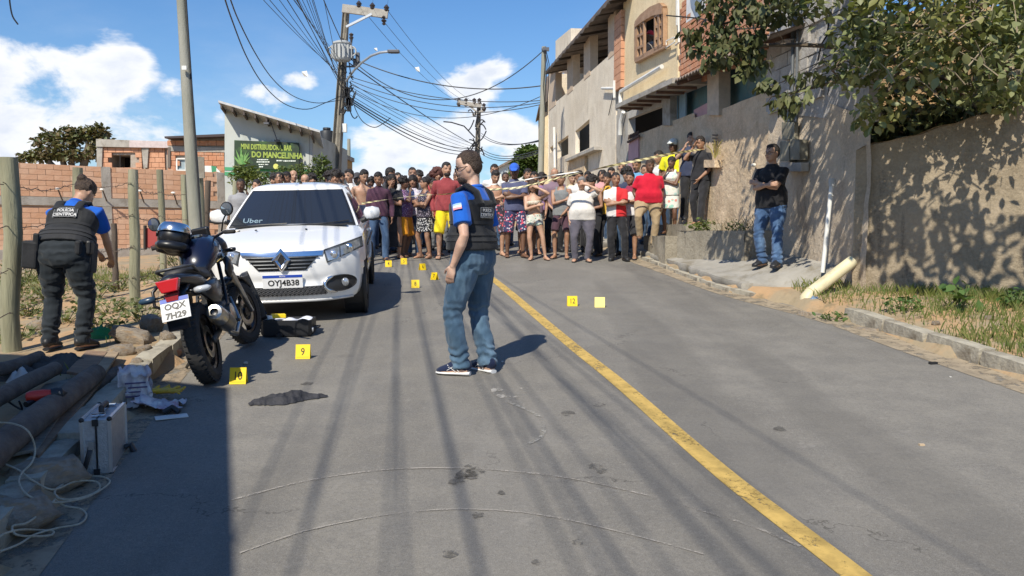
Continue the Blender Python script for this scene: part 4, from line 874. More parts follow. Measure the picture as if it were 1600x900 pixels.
# right-hand tree
rt = empty('broadleaf_tree', (6.9, 10.6, 1.9), label='big broad-leaved tree leaning over the retaining wall at top right', cat='tree')
tb = Vector((6.9, 10.6, 1.6)); mb = MB()
mb.tube(smooth_path([tb, tb+Vector((-.15, -.2, 1.2)), tb+Vector((-.5, -.6, 2.4)), tb+Vector((-.9, -1.2, 3.6))], 14), list(np.linspace(.17, .09, 14)), 10); kid(mb.build('trunk', M_BARK, smooth=True), rt)
ends = [D(1300, 110, 9), D(1215, 150, 9.6), D(1120, 40, 10), D(1080, 75, 10.4), D(1400, 40, 8.5), D(1500, 60, 8.2), D(1560, 130, 8.3), D(1370, 170, 9), (3.2, 9.6, 5.0), (2.9, 8.6, 5.3), (4.4, 7.6, 5.4), (4.0, 9.8, 5.8), (5.4, 7.0, 5.2)]
for i, e in enumerate(ends):
    e = Vector(e); s = tb+Vector((-.15, -.2, 1.2))+Vector((-.7, -.9, 2.2))*rnd.uniform(.1, 1); mid = (s+e)/2+Vector((rnd.uniform(-.2, .2), rnd.uniform(-.3, .2), .35)); P = smooth_path([s, mid, e], 14)
    mb = MB(); mb.tube(P, list(np.linspace(.06, .012, 14)), 7)
    for k in range(10):
        q = P[rnd.randint(4, 13)]; d = Vector((rnd.uniform(-1, 1), rnd.uniform(-1, 1), rnd.uniform(-.8, .7)))*.45; mb.tube([q, q+d*.5+Vector((0, 0, .05)), q+d], [.012, .008, .004], 4)
    kid(mb.build('branch', M_BARK, smooth=True), rt)
crown = empty('crown', (0, 0, 0)); kid(crown, rt)
front = [px_blob(1480, 40, 130, 60, 8.1, 80, .5), px_blob(1340, 95, 42, 60, 8.6, 60, .35), px_blob(1560, 95, 60, 80, 8.0, 50, .4), px_blob(1430, 110, 60, 45, 8.3, 50, .4), px_blob(1240, 155, 26, 20, 9.2, 18, .2), px_blob(1360, 175, 30, 25, 8.6, 22, .25), px_blob(1300, 15, 60, 25, 8.6, 25, .3)]
mbl = MB(); mbl.add([Vector(v) for v in LEAFV], LEAFF); lm = mbl.mesh('leaf', M_LEAF, 'all'); nl = 0
for (c, r, n) in front:
    for _ in range(n):
        if nl >= 300: break
        q = Vector((rnd.gauss(0, .5), rnd.gauss(0, .5), rnd.gauss(0, .5))); o = place(lm, 'leaf', crown, loc=Vector(c)+Vector((q.x*r[0], q.y*r[1]-.15, q.z*r[2]))-rt.location*0, rot=leaf_rot(.5).to_euler(), sc=(rnd.uniform(.09, .15),)*3); nl += 1
        o.location = o.location-(rt.location*0)
crown.location = (0, 0, 0)
mb = MB(); leafcloud(mb, [px_blob(1480, 20, 150, 70, 8.6, 1250, .7), px_blob(1560, 100, 80, 75, 8.5, 800, .6), px_blob(1420, 95, 75, 50, 8.8, 340, .6), px_blob(1335, 80, 45, 60, 9, 300, .4), px_blob(1370, 175, 35, 28, 8.9, 110, .3), px_blob(1450, 175, 60, 35, 9.5, 120, .4),
    px_blob(1300, -20, 110, 45, 9, 420, .5), px_blob(1530, 170, 80, 30, 9.3, 150, .4), px_blob(1500, -150, 200, 120, 8.5, 350, .8)], .118, droop=.5)
# overhanging crown above the frame that throws the dappled shade on walls and pavement
for (c, r, n) in [((3.5, 9.3, 5.0), (.7, .7, .40), 210), ((3.9, 6.3, 4.5), (.55, .7, .35), 300), ((2.75, 9.9, 4.9), (.6, .8, .35), 120), ((3.45, 6.9, 4.7), (.5, .7, .3), 240), ((3.0, 8.2, 5.4), (.6, .7, .35), 110), ((4.4, 5.6, 4.6), (.5, .6, .3), 150), ((3.7, 7.8, 5.3), (.5, .6, .35), 150), ((3.4, 10.6, 5.6), (.6, .6, .35), 160), ((4.0, 9.0, 5.4), (.6, .6, .35), 160)]:
    leafcloud(mb, [(c, r, n)], .15, droop=.5)
o = mb.build('foliage', M_LEAF, smooth='all'); o['kind'] = 'stuff'; kid(o, rt)
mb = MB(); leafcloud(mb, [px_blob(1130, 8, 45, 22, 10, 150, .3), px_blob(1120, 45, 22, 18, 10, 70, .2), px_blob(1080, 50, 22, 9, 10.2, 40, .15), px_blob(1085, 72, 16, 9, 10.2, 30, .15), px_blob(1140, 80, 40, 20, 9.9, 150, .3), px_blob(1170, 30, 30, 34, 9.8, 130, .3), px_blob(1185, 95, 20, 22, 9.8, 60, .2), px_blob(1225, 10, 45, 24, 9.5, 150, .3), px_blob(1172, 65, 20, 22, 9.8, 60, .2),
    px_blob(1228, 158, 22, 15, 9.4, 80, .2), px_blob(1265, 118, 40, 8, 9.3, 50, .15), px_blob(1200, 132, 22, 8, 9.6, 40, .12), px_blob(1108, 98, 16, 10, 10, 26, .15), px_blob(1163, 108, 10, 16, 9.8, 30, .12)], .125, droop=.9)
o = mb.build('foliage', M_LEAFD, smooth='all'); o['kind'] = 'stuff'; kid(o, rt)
for o in list(crown.children): pass
# twigs
mb = MB()
for i in range(34):
    c = D(rnd.uniform(1340, 1600), rnd.uniform(10, 150), rnd.uniform(7.9, 8.6)); d = Vector((rnd.uniform(-.5, .5), rnd.uniform(-.2, .2), rnd.uniform(-.3, .4))); mb.tube([c, c+d*.5+Vector((0, 0, .03)), c+d], [.008, .006, .003], 4)
kid(mb.build('twigs', mat('pale dry twig', (.32, .26, .18), .9), kind='stuff'), rt)
# dry thatch of stalks behind the wall and dark understorey
bk = empty('overgrown_bank', (6.5, 10.8, 2), label='shady overgrown bank with dry stalks between the retaining wall and the tree crown', cat='bank')
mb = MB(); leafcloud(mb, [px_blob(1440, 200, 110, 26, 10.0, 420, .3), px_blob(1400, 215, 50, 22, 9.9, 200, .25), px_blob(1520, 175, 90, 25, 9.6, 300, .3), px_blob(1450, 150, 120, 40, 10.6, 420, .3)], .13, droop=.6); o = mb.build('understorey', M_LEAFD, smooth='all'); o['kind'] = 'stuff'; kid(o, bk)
mb = MB()
for i in range(90):
    c = D(rnd.uniform(1515, 1600), rnd.uniform(60, 90), 9.2+rnd.random()*.4); mb.tube([c, c+Vector((rnd.uniform(-.15, .05), -.05, -.35)), c+Vector((rnd.uniform(-.3, .1), -.05, -.75))], [.012, .010, .005], 4)
kid(mb.build('dry_stalks', mat('straw', (.42, .35, .22), .9, c2=(.3, .24, .15))), bk)
mb = MB(); mb.grid(lambda a, b: (4.6+6*a, 10.9+.4*b-1.5*a+.2*math.sin(a*9), 1.3+3.6*b*(1-.3*a)+.15*math.sin(a*13+b*4)), 30, 12); kid(mb.build('earth_bank', mat('ochre earth bank', (.40, .25, .12), .95, c2=(.25, .17, .09), ns=1.5, bump=1.), smooth='all'), bk)
# tree behind the block wall
lt = empty('acacia_tree', D(110, 300, 38), label='spreading olive and brown tree behind the block wall at far left', cat='tree')
mb = MB()
for (x0, x1, y1) in [(110, 60, 232), (112, 90, 215), (118, 140, 210), (115, 110, 205), (112, 150, 205)]: mb.tube([D(115, 330, 38), D((x0+x1)/2, 262, 38), D(x1, y1, 38)], [.25, .16, .05], 7)
kid(mb.build('trunk', M_BARK, smooth=True), lt)
mb = MB(); leafcloud(mb, [px_blob(95, 228, 26, 22, 38, 620), px_blob(62, 242, 22, 10, 38, 330), px_blob(40, 246, 14, 8, 38, 130), px_blob(120, 212, 14, 14, 38, 260), px_blob(104, 206, 12, 10, 38, 160), px_blob(150, 206, 18, 12, 38, 380), px_blob(152, 232, 12, 18, 38, 260), px_blob(118, 242, 26, 10, 38, 380), px_blob(76, 212, 12, 9, 38, 150), px_blob(58, 222, 8, 7, 38, 60), px_blob(165, 218, 8, 10, 38, 80)], .27, True)
o = mb.build('crown', M_LEAFO); kid(o, lt)
# hillside tree behind the service pole
ht = empty('hill_tree', D(828, 260, 48), label='rounded green tree above the crowd left of the service pole', cat='tree'); mb = MB(); mb.tube([D(830, 300, 48), D(829, 262, 48), D(828, 240, 48)], [.3, .2, .1], 7); kid(mb.build('trunk', M_BARK), ht)
mb = MB(); leafcloud(mb, [px_blob(826, 243, 20, 16, 48, 1500), px_blob(815, 255, 14, 14, 48, 700), px_blob(842, 252, 14, 18, 48, 700), px_blob(808, 266, 12, 10, 48, 300), px_blob(840, 278, 24, 14, 48, 600)], .32, True); kid(mb.build('crown', leafmat('hill leaf', (.07, .12, .03), (.12, .17, .05))), ht)
# bushes by the bar
for (blobs, lab) in [([(385, 272, 24, 18), (372, 280, 14, 18), (405, 282, 26, 16)], 'feathery green bush in front of the left half of the bar sign'), ([(445, 272, 22, 12), (470, 266, 20, 11), (480, 274, 22, 14)], 'light green bush in front of the right half of the bar sign'), ([(500, 256, 14, 16), (508, 266, 12, 18), (495, 278, 18, 12)], 'yellow-green shrub at the bar corner beside the power pole')]:
    e = empty('bush', D(blobs[0][0], 320, 23), label=lab, cat='bush'); mb = MB(); cx = D(blobs[0][0], 320, 23)
    for b in blobs: q = D(b[0], b[1], 23); mb.tube([Vector((cx.x, 23, 1.)), q], [.04, .015], 5)
    kid(mb.build('stems', M_BARK), e); mb = MB(); leafcloud(mb, [px_blob(*b, 23, int(b[2]*b[3]*1.1)) for b in blobs], .12, True, shell=.2); kid(mb.build('foliage', M_BUSH), e)
# yard weeds
M_SCRUB = leafmat('dusty scrub leaf', (.11, .145, .05), (.20, .205, .09))
def clump(px, py, r, h, n, size, lab, name='weed_clump', m=None, simple=True, hh=0):
    c = G(px, py, hh) ; c = Vector((c.x, c.y, T(c.x, c.y)))
    # re-aim so that the clump's foot shows at the requested pixel
    for _ in range(6):
        d = ray(px, py); k = (CH-c.z)/(-d.z) if d.z < 0 else 12
        c = Vector((d.x*k, d.y*k, T(d.x*k, d.y*k)))
    e = empty(name, c, label=lab if len(lab.split()) > 3 else lab, cat='weeds', group='weeds in the dirt yard'); mb = MB(); leafcloud(mb, [((0, 0, h*.45), (r, r, h*.55), n)], size, simple, 0, .2)
    for i in range(14): a_ = rnd.uniform(0, 6.28); mb.tube([(0, 0, -.05), (math.cos(a_)*r*.6, math.sin(a_)*r*.6, h*rnd.uniform(.5, 1))], .004, 3)
    mb.build('leaves', m or M_BUSH, e); return e
WLS = iter(['weeds at the inner side of the thick fence post', 'tall shrubby growth left of the officer against the block wall', 'low weeds at the foot of the thick fence post', 'leafy patch right of the officer’s legs', 'weeds behind the officer’s left leg', 'small patch by the dark short post', 'weed tuft nearest the green bag', 'weeds between the pale post and the motorcycle', 'weeds just behind the broken slab', 'upright bush beside the red panel', 'weeds under the pale post behind the officer’s hands', 'small weed tuft behind the motorcycle tail', 'weeds at the base of the utility pole', 'weeds between the officer’s legs', 'weed tuft at the left edge beside the tarpaulin', 'green growth behind the car’s left mirror', 'weeds just behind the officer’s knees', 'tall weeds below the block wall at the left', 'tall grass clump at the left edge', 'bush behind the hanging helmet', 'tiny weed tuft left of the pale post'])
for (px, py, r, h, n) in [(40, 440, .4, .55, 260), (30, 395, .45, 1.0, 420), (45, 500, .35, .22, 200), (170, 490, .45, .22, 260), (75, 470, .35, .25, 160), (185, 455, .35, .2, 150), (160, 520, .3, .16, 150), (255, 460, .35, .2, 150), (225, 500, .3, .15, 110), (230, 365, .5, .5, 300), (200, 380, .4, .3, 160), (262, 410, .3, .2, 90), (300, 400, .4, .3, 120), (100, 505, .35, .2, 160), (30, 530, .3, .16, 120), (340, 375, .4, .35, 160), (150, 465, .3, .2, 110), (55, 415, .4, .4, 200), (20, 470, .3, .4, 160), (280, 350, .4, .5, 160), (215, 440, .25, .15, 80)]:
    clump(px, py, r*.85, h*.85, int(n*.75), .065, next(WLS), m=M_SCRUB)
def scatter(name, inside, n, blade, m, seed=1, **kw):
    r2 = random.Random(seed); mb = MB(); k = 0
    while k < n:
        p = inside(r2)
        if p is None: continue
        x, y, z = p; a_ = r2.uniform(0, 6.28); L = blade*r2.uniform(.5, 1.5); w = .005; dx, dy = math.cos(a_), math.sin(a_); t_ = r2.uniform(.1, .7)
        mb.add([(x-dy*w, y+dx*w, z-.01), (x+dy*w, y-dx*w, z-.01), (x+dx*L*t_*.4, y+dy*L*t_*.4, z+L*.6), (x+dx*L*t_, y+dy*L*t_, z+L)], [(0, 1, 2), (0, 2, 3)]); k += 1
    return mb.build(name, m, kind='stuff', **kw)
patch = SN(31, .9, 3)
def in_right(r2):
    x = r2.uniform(3.7, 7.6); y = r2.uniform(3.5, 10.2)
    if x < xr(y)+.14 or y > rwy(x)-.03 if x > 4.34 else x < xr(y)+.14: return None
    if x > 4.34 and y > rwy(x)-.03: return None
    dens = .55+float(patch((x, y, 0)))*.9+(.35 if x > 4.34 and rwy(x)-y < .6 else 0)-(.25 if y < 7.5 else 0)
    if r2.random() > dens: return None
    return (x, y, T(x, y))
M_GRASS = leafmat('verge grass', (.10, .15, .035), (.22, .22, .08), .2)
scatter('verge_grass', in_right, 15000, .10, M_GRASS, 4)
def in_left(r2):
    x = r2.uniform(-9, -3.2); y = r2.uniform(5.5, 19)
    if x > xl(y)-.4 or r2.random() > .30+float(patch((x, y, 3)))*1.0: return None
    return (x, y, T(x, y))
scatter('yard_grass', in_left, 6000, .09, M_GRASS, 5)
def verge_plant(px, py, r, h, n, size, lab):
    c = G(px, py, .16); c.z = T(c.x, c.y); e = empty('verge_plant', c, label=lab, cat='plant'); mb = MB()
    for i in range(9): a_ = rnd.uniform(0, 6.28); mb.tube([(0, 0, -.04), (math.cos(a_)*r*.5, math.sin(a_)*r*.5, h*.9)], .006, 4)
    mb.build('stems', M_BUSH, e); mb = MB(); leafcloud(mb, [((0, 0, h*.6), (r, r, h*.5), n)], size, False, .1, .3); mb.build('leaves', leafmat('verge plant leaf '+str(px), (.06, .12, .03), (.10, .17, .05)), e, smooth='all')
verge_plant(1502, 492, .17, .30, 34, .13, 'broad-leaved plant at the foot of the retaining wall')
verge_plant(1300, 478, .2, .14, 60, .06, 'low weeds under the fat yellow pipe'); verge_plant(1412, 487, .22, .15, 90, .06, 'bushy weeds at the wall foot right of the pipe'); verge_plant(1585, 492, .2, .2, 80, .07, 'weeds at the wall foot by the right edge')
# ================================================================ PEOPLE
PEND = []
def cloth_mat(name, col, c2=None, kind='plain', rough=.85, sc=14):
    if name in MATS: return MATS[name]
    m = bpy.data.materials.new(name); m.use_nodes = True; t = NT(m.node_tree); p = t.n['Principled BSDF']; v = t.node('ShaderNodeTexCoord').outputs['Object']
    c = c4(col)
    if kind == 'plain' and c2: c = t.mix(t.ramp(t.noise(v, 6, 4), .35, .65), col, c2)
    if kind == 'denim': c = t.mix(t.ramp(t.noise(t.mapping(v, (1, 1, .45)), 5, 5, .6), .42, .68), col, c2 or [k*1.7 for k in col])
    if kind == 'floral':
        vo = t.node('ShaderNodeTexVoronoi'); t.put(vo.inputs[0], v); vo.inputs['Scale'].default_value = sc
        c = t.mix(t.ramp(t.math('ADD', vo.outputs['Distance'], t.math('MULTIPLY', t.noise(v, 40, 3), .2)), .52, .44), col, t.mix(t.ramp(t.noise(v, sc*.7, 1), .45, .55), c2[0], c2[1]))
    if kind == 'dots':
        vo = t.node('ShaderNodeTexVoronoi'); t.put(vo.inputs[0], v); vo.inputs['Scale'].default_value = sc
        c = t.mix(t.ramp(vo.outputs['Distance'], .42, .36), col, c2)
    if kind == 'checks':
        w = t.node('ShaderNodeTexChecker'); t.put(w.inputs[0], v); w.inputs['Scale'].default_value = sc; w.inputs[1].default_value = c4(col); w.inputs[2].default_value = c4(c2); c = w.outputs[0]
    if kind == 'split':
        s = t.node('ShaderNodeSeparateXYZ'); t.put(s.inputs[0], v); c = t.mix(t.ramp(s.outputs[0], -.005, .005), col, c2)
    if kind == 'yoke':
        s = t.node('ShaderNodeSeparateXYZ'); t.put(s.inputs[0], v); c = t.mix(t.ramp(t.math('ADD', s.outputs[2], t.math('MULTIPLY', t.math('ABSOLUTE', s.outputs[0]), .35)), sc-.01, sc+.01), col, c2)
    t.put(p.inputs['Base Color'], c); p.inputs['Roughness'].default_value = rough; p.inputs['Specular IOR Level'].default_value = .25
    try: p.inputs['Sheen Weight'].default_value = .15
    except Exception: pass
    b = t.node('ShaderNodeBump'); b.inputs['Strength'].default_value = .5; b.inputs['Distance'].default_value = .012
    t.put(b.inputs['Height'], t.math('ADD', t.noise(t.mapping(v, (1, 1, .6)), 11, 5, .55, dist=.8), t.math('MULTIPLY', t.noise(v, 300, 2), .06))); t.l.new(b.outputs[0], p.inputs['Normal'])
    MATS[name] = m; return m
def skin_mat(name, col):
    if name in MATS: return MATS[name]
    m = bpy.data.materials.new(name); m.use_nodes = True; t = NT(m.node_tree); p = t.n['Principled BSDF']; v = t.node('ShaderNodeTexCoord').outputs['Object']
    t.put(p.inputs['Base Color'], t.mix(t.ramp(t.noise(v, 9, 5), .35, .65), col, [col[0]*.82, col[1]*.74, col[2]*.7])); p.inputs['Roughness'].default_value = .5
    p.inputs['Subsurface Weight'].default_value = .08; p.inputs['Subsurface Radius'].default_value = (.02, .008, .004); MATS[name] = m; return m
SK = {'d': skin_mat('deep brown skin', (.17, .09, .055)), 'm': skin_mat('brown skin', (.38, .215, .135)), 't': skin_mat('tan skin', (.50, .305, .205)), 'l': skin_mat('light skin', (.66, .44, .33))}
M_HAIR = mat('black hair', (.014, .011, .010), .55, c2=(.03, .022, .018), ns=60, bump=.8, bs=90); M_HAIRB = mat('brown hair', (.07, .042, .025), .55, c2=(.035, .02, .012), ns=50, bump=.8, bs=80); M_HAIRG = mat('grey hair', (.28, .27, .26), .6, c2=(.16, .15, .15), ns=50, bump=.6); M_HAIRR = mat('reddish hair', (.13, .045, .03), .6, c2=(.07, .02, .015), ns=40, bump=.8)
M_EYE = mat('dark eye', (.02, .015, .012), .25); M_LIP = mat('lips', (.22, .09, .075), .5); M_SOLE = mat('white rubber', (.75, .74, .72), .6); M_SHOEK = mat('black shoe', (.02, .02, .022), .5)
TOR = [(.455, .045, .040, .045), (.47, .078, .050, .060), (.50, .094, .056, .070), (.54, .098, .058, .072), (.58, .092, .058, .060), (.62, .082, .056, .050), (.67, .082, .060, .050), (.72, .091, .066, .056), (.76, .097, .064, .062), (.785, .090, .054, .060), (.805, .070, .042, .054), (.825, .046, .034, .044), (.845, .034, .03, .036)]
def bend2(a, b, L1, L2, pole):
    a = Vector(a); b = Vector(b); d = b-a; L = min(d.length, (L1+L2)*.999); d.normalize(); k = (L1*L1-L2*L2+L*L)/(2*L); h = math.sqrt(max(0, L1*L1-k*k))
    p = Vector(pole); p = (p-d*p.dot(d)); p = p.normalized() if p.length > 1e-5 else Vector((0, 1, 0)); return a+d*k+p*h, a+d*L
def ringloft(mb, rows, n=20, xf=None):                     # rows: (z, hw, front, back[, dy])
    vs = []
    for r_ in rows:
        z, hw, f, b = r_[:4]; dy = r_[4] if len(r_) > 4 else 0
        for k in range(n):
            a = 2*math.pi*k/n; ca, sa = math.cos(a), math.sin(a); x = math.copysign(abs(ca)**.85, ca)*hw; y = (math.copysign(abs(sa)**.85, sa))*(f if sa > 0 else b)+dy
            v = Vector((x, y, z)); vs.append(xf(v) if xf else v)
    m = len(rows); fs = [(i*n+k, i*n+(k+1) % n, (i+1)*n+(k+1) % n, (i+1)*n+k) for i in range(m-1) for k in range(n)]+[tuple(range(n-1, -1, -1)), tuple((m-1)*n+k for k in range(n))]
    mb.add(vs, fs)
def rigid(mb, name, m, parent, vox, amp=0., freq=9., seed=1, sm=2):
    me = mb.mesh(name, m); o = bpy.data.objects.new(name, me); COL.objects.link(o); o.parent = parent
    r_ = o.modifiers.new('r', 'REMESH'); r_.mode = 'VOXEL'; r_.voxel_size = vox; r_.use_smooth_shade = True
    s = o.modifiers.new('s', 'SMOOTH'); s.factor = .5; s.iterations = sm
    PEND.append((o, amp, freq, seed, me)); return o
def flush():
    dg = bpy.context.evaluated_depsgraph_get(); out = []
    for (o, amp, fr_, seed, old) in PEND: out.append(bpy.data.meshes.new_from_object(o.evaluated_get(dg)))
    for (o, amp, fr_, seed, old), me in zip(PEND, out):
        o.modifiers.clear(); me.name = old.name; o.data = me
        if amp:
            n = len(me.vertices); co = np.empty(n*3); me.vertices.foreach_get('co', co); no = np.empty(n*3); me.vertices.foreach_get('normal', no)
            co = co.reshape(-1, 3); no = no.reshape(-1, 3); q = co.copy(); q[:, 2] *= .8; w = SN(seed, fr_, 2)(q); w2 = 1-np.abs(w)*1.6
            if amp >= .0085: zc_ = co[:, 2]; w2 = w2+1.1*np.sin(zc_*95+w*3.2)*(np.exp(-((zc_-.16)/.07)**2)+.5*np.exp(-((zc_-.50)/.09)**2))+.4*np.sin((zc_+.5*co[:, 1])*60+w*3)*np.exp(-((zc_-.86)/.07)**2)
            me.vertices.foreach_set('co', (co+no*(w2*amp)[:, None]).ravel())
        me.polygons.foreach_set('use_smooth', [True]*len(me.polygons)); me.update(); bpy.data.meshes.remove(old)
    PEND.clear()
HEAD = [(0, .10, .30, .06), (.03, .17, .345, .08), (.10, .245, .365, .12), (.2, .295, .365, .20), (.35, .325, .355, .34), (.5, .338, .345, .41), (.65, .345, .37, .45), (.8, .315, .335, .42), (.9, .235, .25, .33), (.97, .12, .13, .17), (1., .03, .03, .05)]
ARMP = {  # wrist targets (x outward, y forward, z) in heights, elbow pole, hand direction
 'down': ((.145, .015, .49), (.4, -1, 0), (0, .15, -1)), 'front': ((.03, .10, .52), (1, -.4, 0), (-.3, .2, -1)), 'hip': ((.105, -.01, .60), (1, -.5, 0), (-.6, .4, -.6)),
 'cross_in': ((-.055, .098, .685), (.8, .3, -1), (-1, .1, .12)), 'cross_out': ((-.045, .125, .665), (.8, .3, -1), (-1, -.15, .1)), 'mouth': ((.03, .105, .815), (.6, .4, -1), (-.25, .1, 1)), 'brow': ((.075, .10, .90), (1, .3, -.4), (-1, .05, .3)),
 'face': ((.03, .13, .86), (.7, .6, -1), (-.3, -.1, 1)), 'hold': ((.075, .14, .60), (.6, -.5, -1), (-.3, 1, .1)), 'hold_up': ((.10, .16, .80), (.8, .2, -1), (0, .2, 1)), 'pocket': ((.11, .03, .50), (1, -.8, 0), (-.2, .2, -1)), 'back': ((.06, -.09, .56), (1, -.4, 0), (-.8, 0, -.4)), 'head': ((.075, .04, .93), (1, .2, .2), (-.8, 0, .6)), 'up': ((.17, .10, .86), (1, -.2, -.6), (.1, .1, 1))}
def hand(mb, w, d, palm, side, H, curl=.5, fat=1., spread=1.):
    # w wrist, d direction of the hand, palm = direction the palm faces, side = direction of the thumb
    w = Vector(w); d = Vector(d).normalized(); p = Vector(palm); p = (p-d*p.dot(d)).normalized(); s = d.cross(p); s = s*(1 if s.dot(Vector(side)) > 0 else -1)
    pl = .052*H; hw = .0215*H*fat
    mb.tube([w-d*.01*H, w+d*.012*H, w+d*pl*.55, w+d*pl], [(hw*.68, .0115*H), (hw*.82, .0115*H), (hw, .0105*H), (hw*.95, .0085*H)], 10, up=s)
    for k, (o, L, r_) in enumerate([(.80, .043, .0056), (.27, .049, .0058), (-.27, .046, .0056), (-.78, .037, .0050)]):
        a = w+d*pl*.93+s*o*hw*.92; c = curl*(1+.16*k); d1 = (d+p*c*.55+s*o*.10*spread).normalized(); d2 = (d+p*c*1.7).normalized(); d3 = (d*.6+p*c*2.4).normalized(); L *= H; r_ *= H*fat
        b = a+d1*L*.45; e = b+d2*L*.32; f = e+d3*L*.25; mb.tube([a-d*.006*H, a, b, e, f], [r_*1.08, r_*1.08, r_, r_*.92, r_*.70], 7)
    a = w+d*pl*.22+s*hw*.75; dt = (d*.75+s*.75+p*.35).normalized(); b = a+dt*.024*H; e = b+(d*.95+s*.25+p*.4).normalized()*.021*H; mb.tube([a-dt*.006*H, a, b, e], [.0085*H*fat, .0082*H*fat, .0066*H*fat, .0048*H*fat], 8)
def person(x, y, z, H, face=0, skin='m', hair='short', hm=None, top=None, bottom=None, arms=('down', 'down'), w=1., belly=0., bust=0., lean=0., yaw=0., nod=0., feet=None, vox=.0135, shoes=None, label='', group=None, tuck=0, sleeves='short', hem=.50, bot='long', seed=0, turn=0., glasses=None, beard=None, cap=None, extra=None, hero=False, kneeamp=None, roll=0.):
    rr = random.Random(seed*13+5); sk = SK[skin] if isinstance(skin, str) else skin; wb = w*(1+belly*.4)
    hip = Vector((0, 0, .53*H)); Ml = Matrix.Rotation(-lean, 3, 'X') @ Matrix.Rotation(roll, 3, 'Y')
    def U(v):                                               # bends the trunk gradually above the hips
        v = Vector(v)
        if v.z < hip.z-.02*H: return v
        return hip+(Matrix.Rotation(turn*min(1, (v.z-hip.z)/(.2*H)), 3, 'Z') @ (Ml @ (v-hip)))
    def rows(inf, z0, z1, drape=False, sh=1.):
        out = []
        for (zz_, a, f, b) in TOR:
            f = f+belly*.055*math.exp(-((zz_-.62)/.075)**2)+bust*.022*math.exp(-((zz_-.725)/.03)**2); a = a*wb if zz_ < .74 else a*w
            out.append((zz_, a, f, b))
        zs = [r_[0] for r_ in out]; res = []
        for q in sorted(set([z0, z1]+[r_[0] for r_ in out if z0 < r_[0] < z1])):
            a, f, b = [float(np.interp(q, zs, [r_[k] for r_ in out])) for k in (1, 2, 3)]
            if drape and q < .64: a = max(a, .096*wb); b = max(b, .064); f = max(f, .062+belly*.05*max(0, (q-.5)/.12)); k_ = min(1, (.64-q)/.05)*.009; a += k_; b += k_; f += k_
            i_ = inf*(1 if q < .80 else .7); a_ = (a+i_)*(sh if q > .76 else 1); res.append((q*H, a_*H, (f+i_)*H, (b+i_)*H))
        return res
    root = MB(); b = root
    ringloft(b, rows(0, .455, .845), 20, U)
    # neck and head
    hh = .139*H; neck = U((0, -.004*H, .83*H)); Rh = Matrix.Rotation(yaw+turn, 3, 'Z') @ Matrix.Rotation(-(lean*.75+nod), 3, 'X'); hb = U((0, .006*H, .861*H))
    def HD(v): return hb+Rh @ Vector((v[0]*hh, v[1]*hh, (v[2])*hh))
    b.tube([neck-(neck-U((0, -.004*H, .80*H)))*-.3, neck, HD((0, -.05, .12)), HD((0, -.06, .3))], [(.036*H*w, .036*H), (.031*H*w, .032*H), (.030*H*w**.5, .031*H), (.030*H, .03*H)], 14)
    vs = []; n = 18
    for (zz_, hw, f, bk_) in HEAD:
        for k in range(n):
            a = 2*math.pi*k/n; ca, sa = math.cos(a), math.sin(a); vs.append(HD((math.copysign(abs(ca)**.9, ca)*hw, sa*(f if sa > 0 else bk_), zz_)))
    b.add(vs, [(i*n+k, i*n+(k+1) % n, (i+1)*n+(k+1) % n, (i+1)*n+k) for i in range(len(HEAD)-1) for k in range(n)]+[tuple(range(n-1, -1, -1)), tuple((len(HEAD)-1)*n+k for k in range(n))])
    b.tube([HD((0, .33, .60)), HD((0, .40, .47)), HD((0, .47, .37)), HD((0, .37, .325))], [.035*hh, .05*hh, .075*hh, .04*hh], 8)
    b.ell(HD((.055, .385, .36)), (.042*hh,)*3, 6, 4); b.ell(HD((-.055, .385, .36)), (.042*hh,)*3, 6, 4)
    b.ell(HD((0, .36, .245)), (.12*hh, .05*hh, .035*hh), 8, 5, Rh); b.ell(HD((0, .345, .205)), (.10*hh, .05*hh, .035*hh), 8, 5, Rh); b.ell(HD((0, .30, .06)), (.11*hh, .09*hh, .07*hh), 8, 5, Rh)
    b.ell(HD((0, .325, .585)), (.24*hh, .055*hh, .035*hh), 10, 5, Rh)
    for s in (-1, 1):
        b.ell(HD((s*.345, -.02, .44)), (.035*hh, .085*hh, .14*hh), 8, 6, Rh); b.ell(HD((s*.17, .29, .36)), (.10*hh, .07*hh, .09*hh), 8, 5, Rh)
    # legs
    fts = feet or ((-.055, 0, 0, -8), (.055, 0, 0, 8)); legs = []
    for s, ft in zip((-1, 1), fts):
        fx, fy, fz, fyaw = ft; hj = Vector((s*.050*wb*H, 0, .50*H)); an = Vector((fx*H, fy*H, (.045+fz)*H)); yw = R(-fyaw); fd = Vector((math.sin(R(fyaw)), math.cos(R(fyaw)), 0))
        kn, an = bend2(hj, an, .232*H, .235*H, fd+Vector((s*.15, 0, 0))); legs.append((hj, kn, an, fd, s))
        q = [hj+Vector((0, 0, .02*H)), hj*.72+kn*.28, hj*.35+kn*.65, kn, kn*.70+an*.30-fd*.008*H, kn*.35+an*.65-fd*.003*H, an]
        b.tube(q, [(.050*wb*H, .058*H), (.050*wb*H, .054*H), (.038*w*H, .041*H), (.030*H, .032*H), (.031*H, .035*H), (.024*H, .026*H), (.019*H, .022*H)], 14, up=(1, 0, 0))
        sd_ = fd.cross(Vector((0, 0, 1)))
        g0 = Vector((an.x, an.y, fz*H)); fo = [(-.034, .017, .019), (-.02, .020, .026), (.0, .021, .029), (.03, .023, .024), (.06, .027, .017), (.085, .026, .012), (.102, .017, .008)]
        b.tube([g0+fd*t_*H+Vector((0, 0, hgt*H)) for t_, ww, hgt in fo], [(ww*H, hgt*H) for t_, ww, hgt in fo], 12, up=sd_)
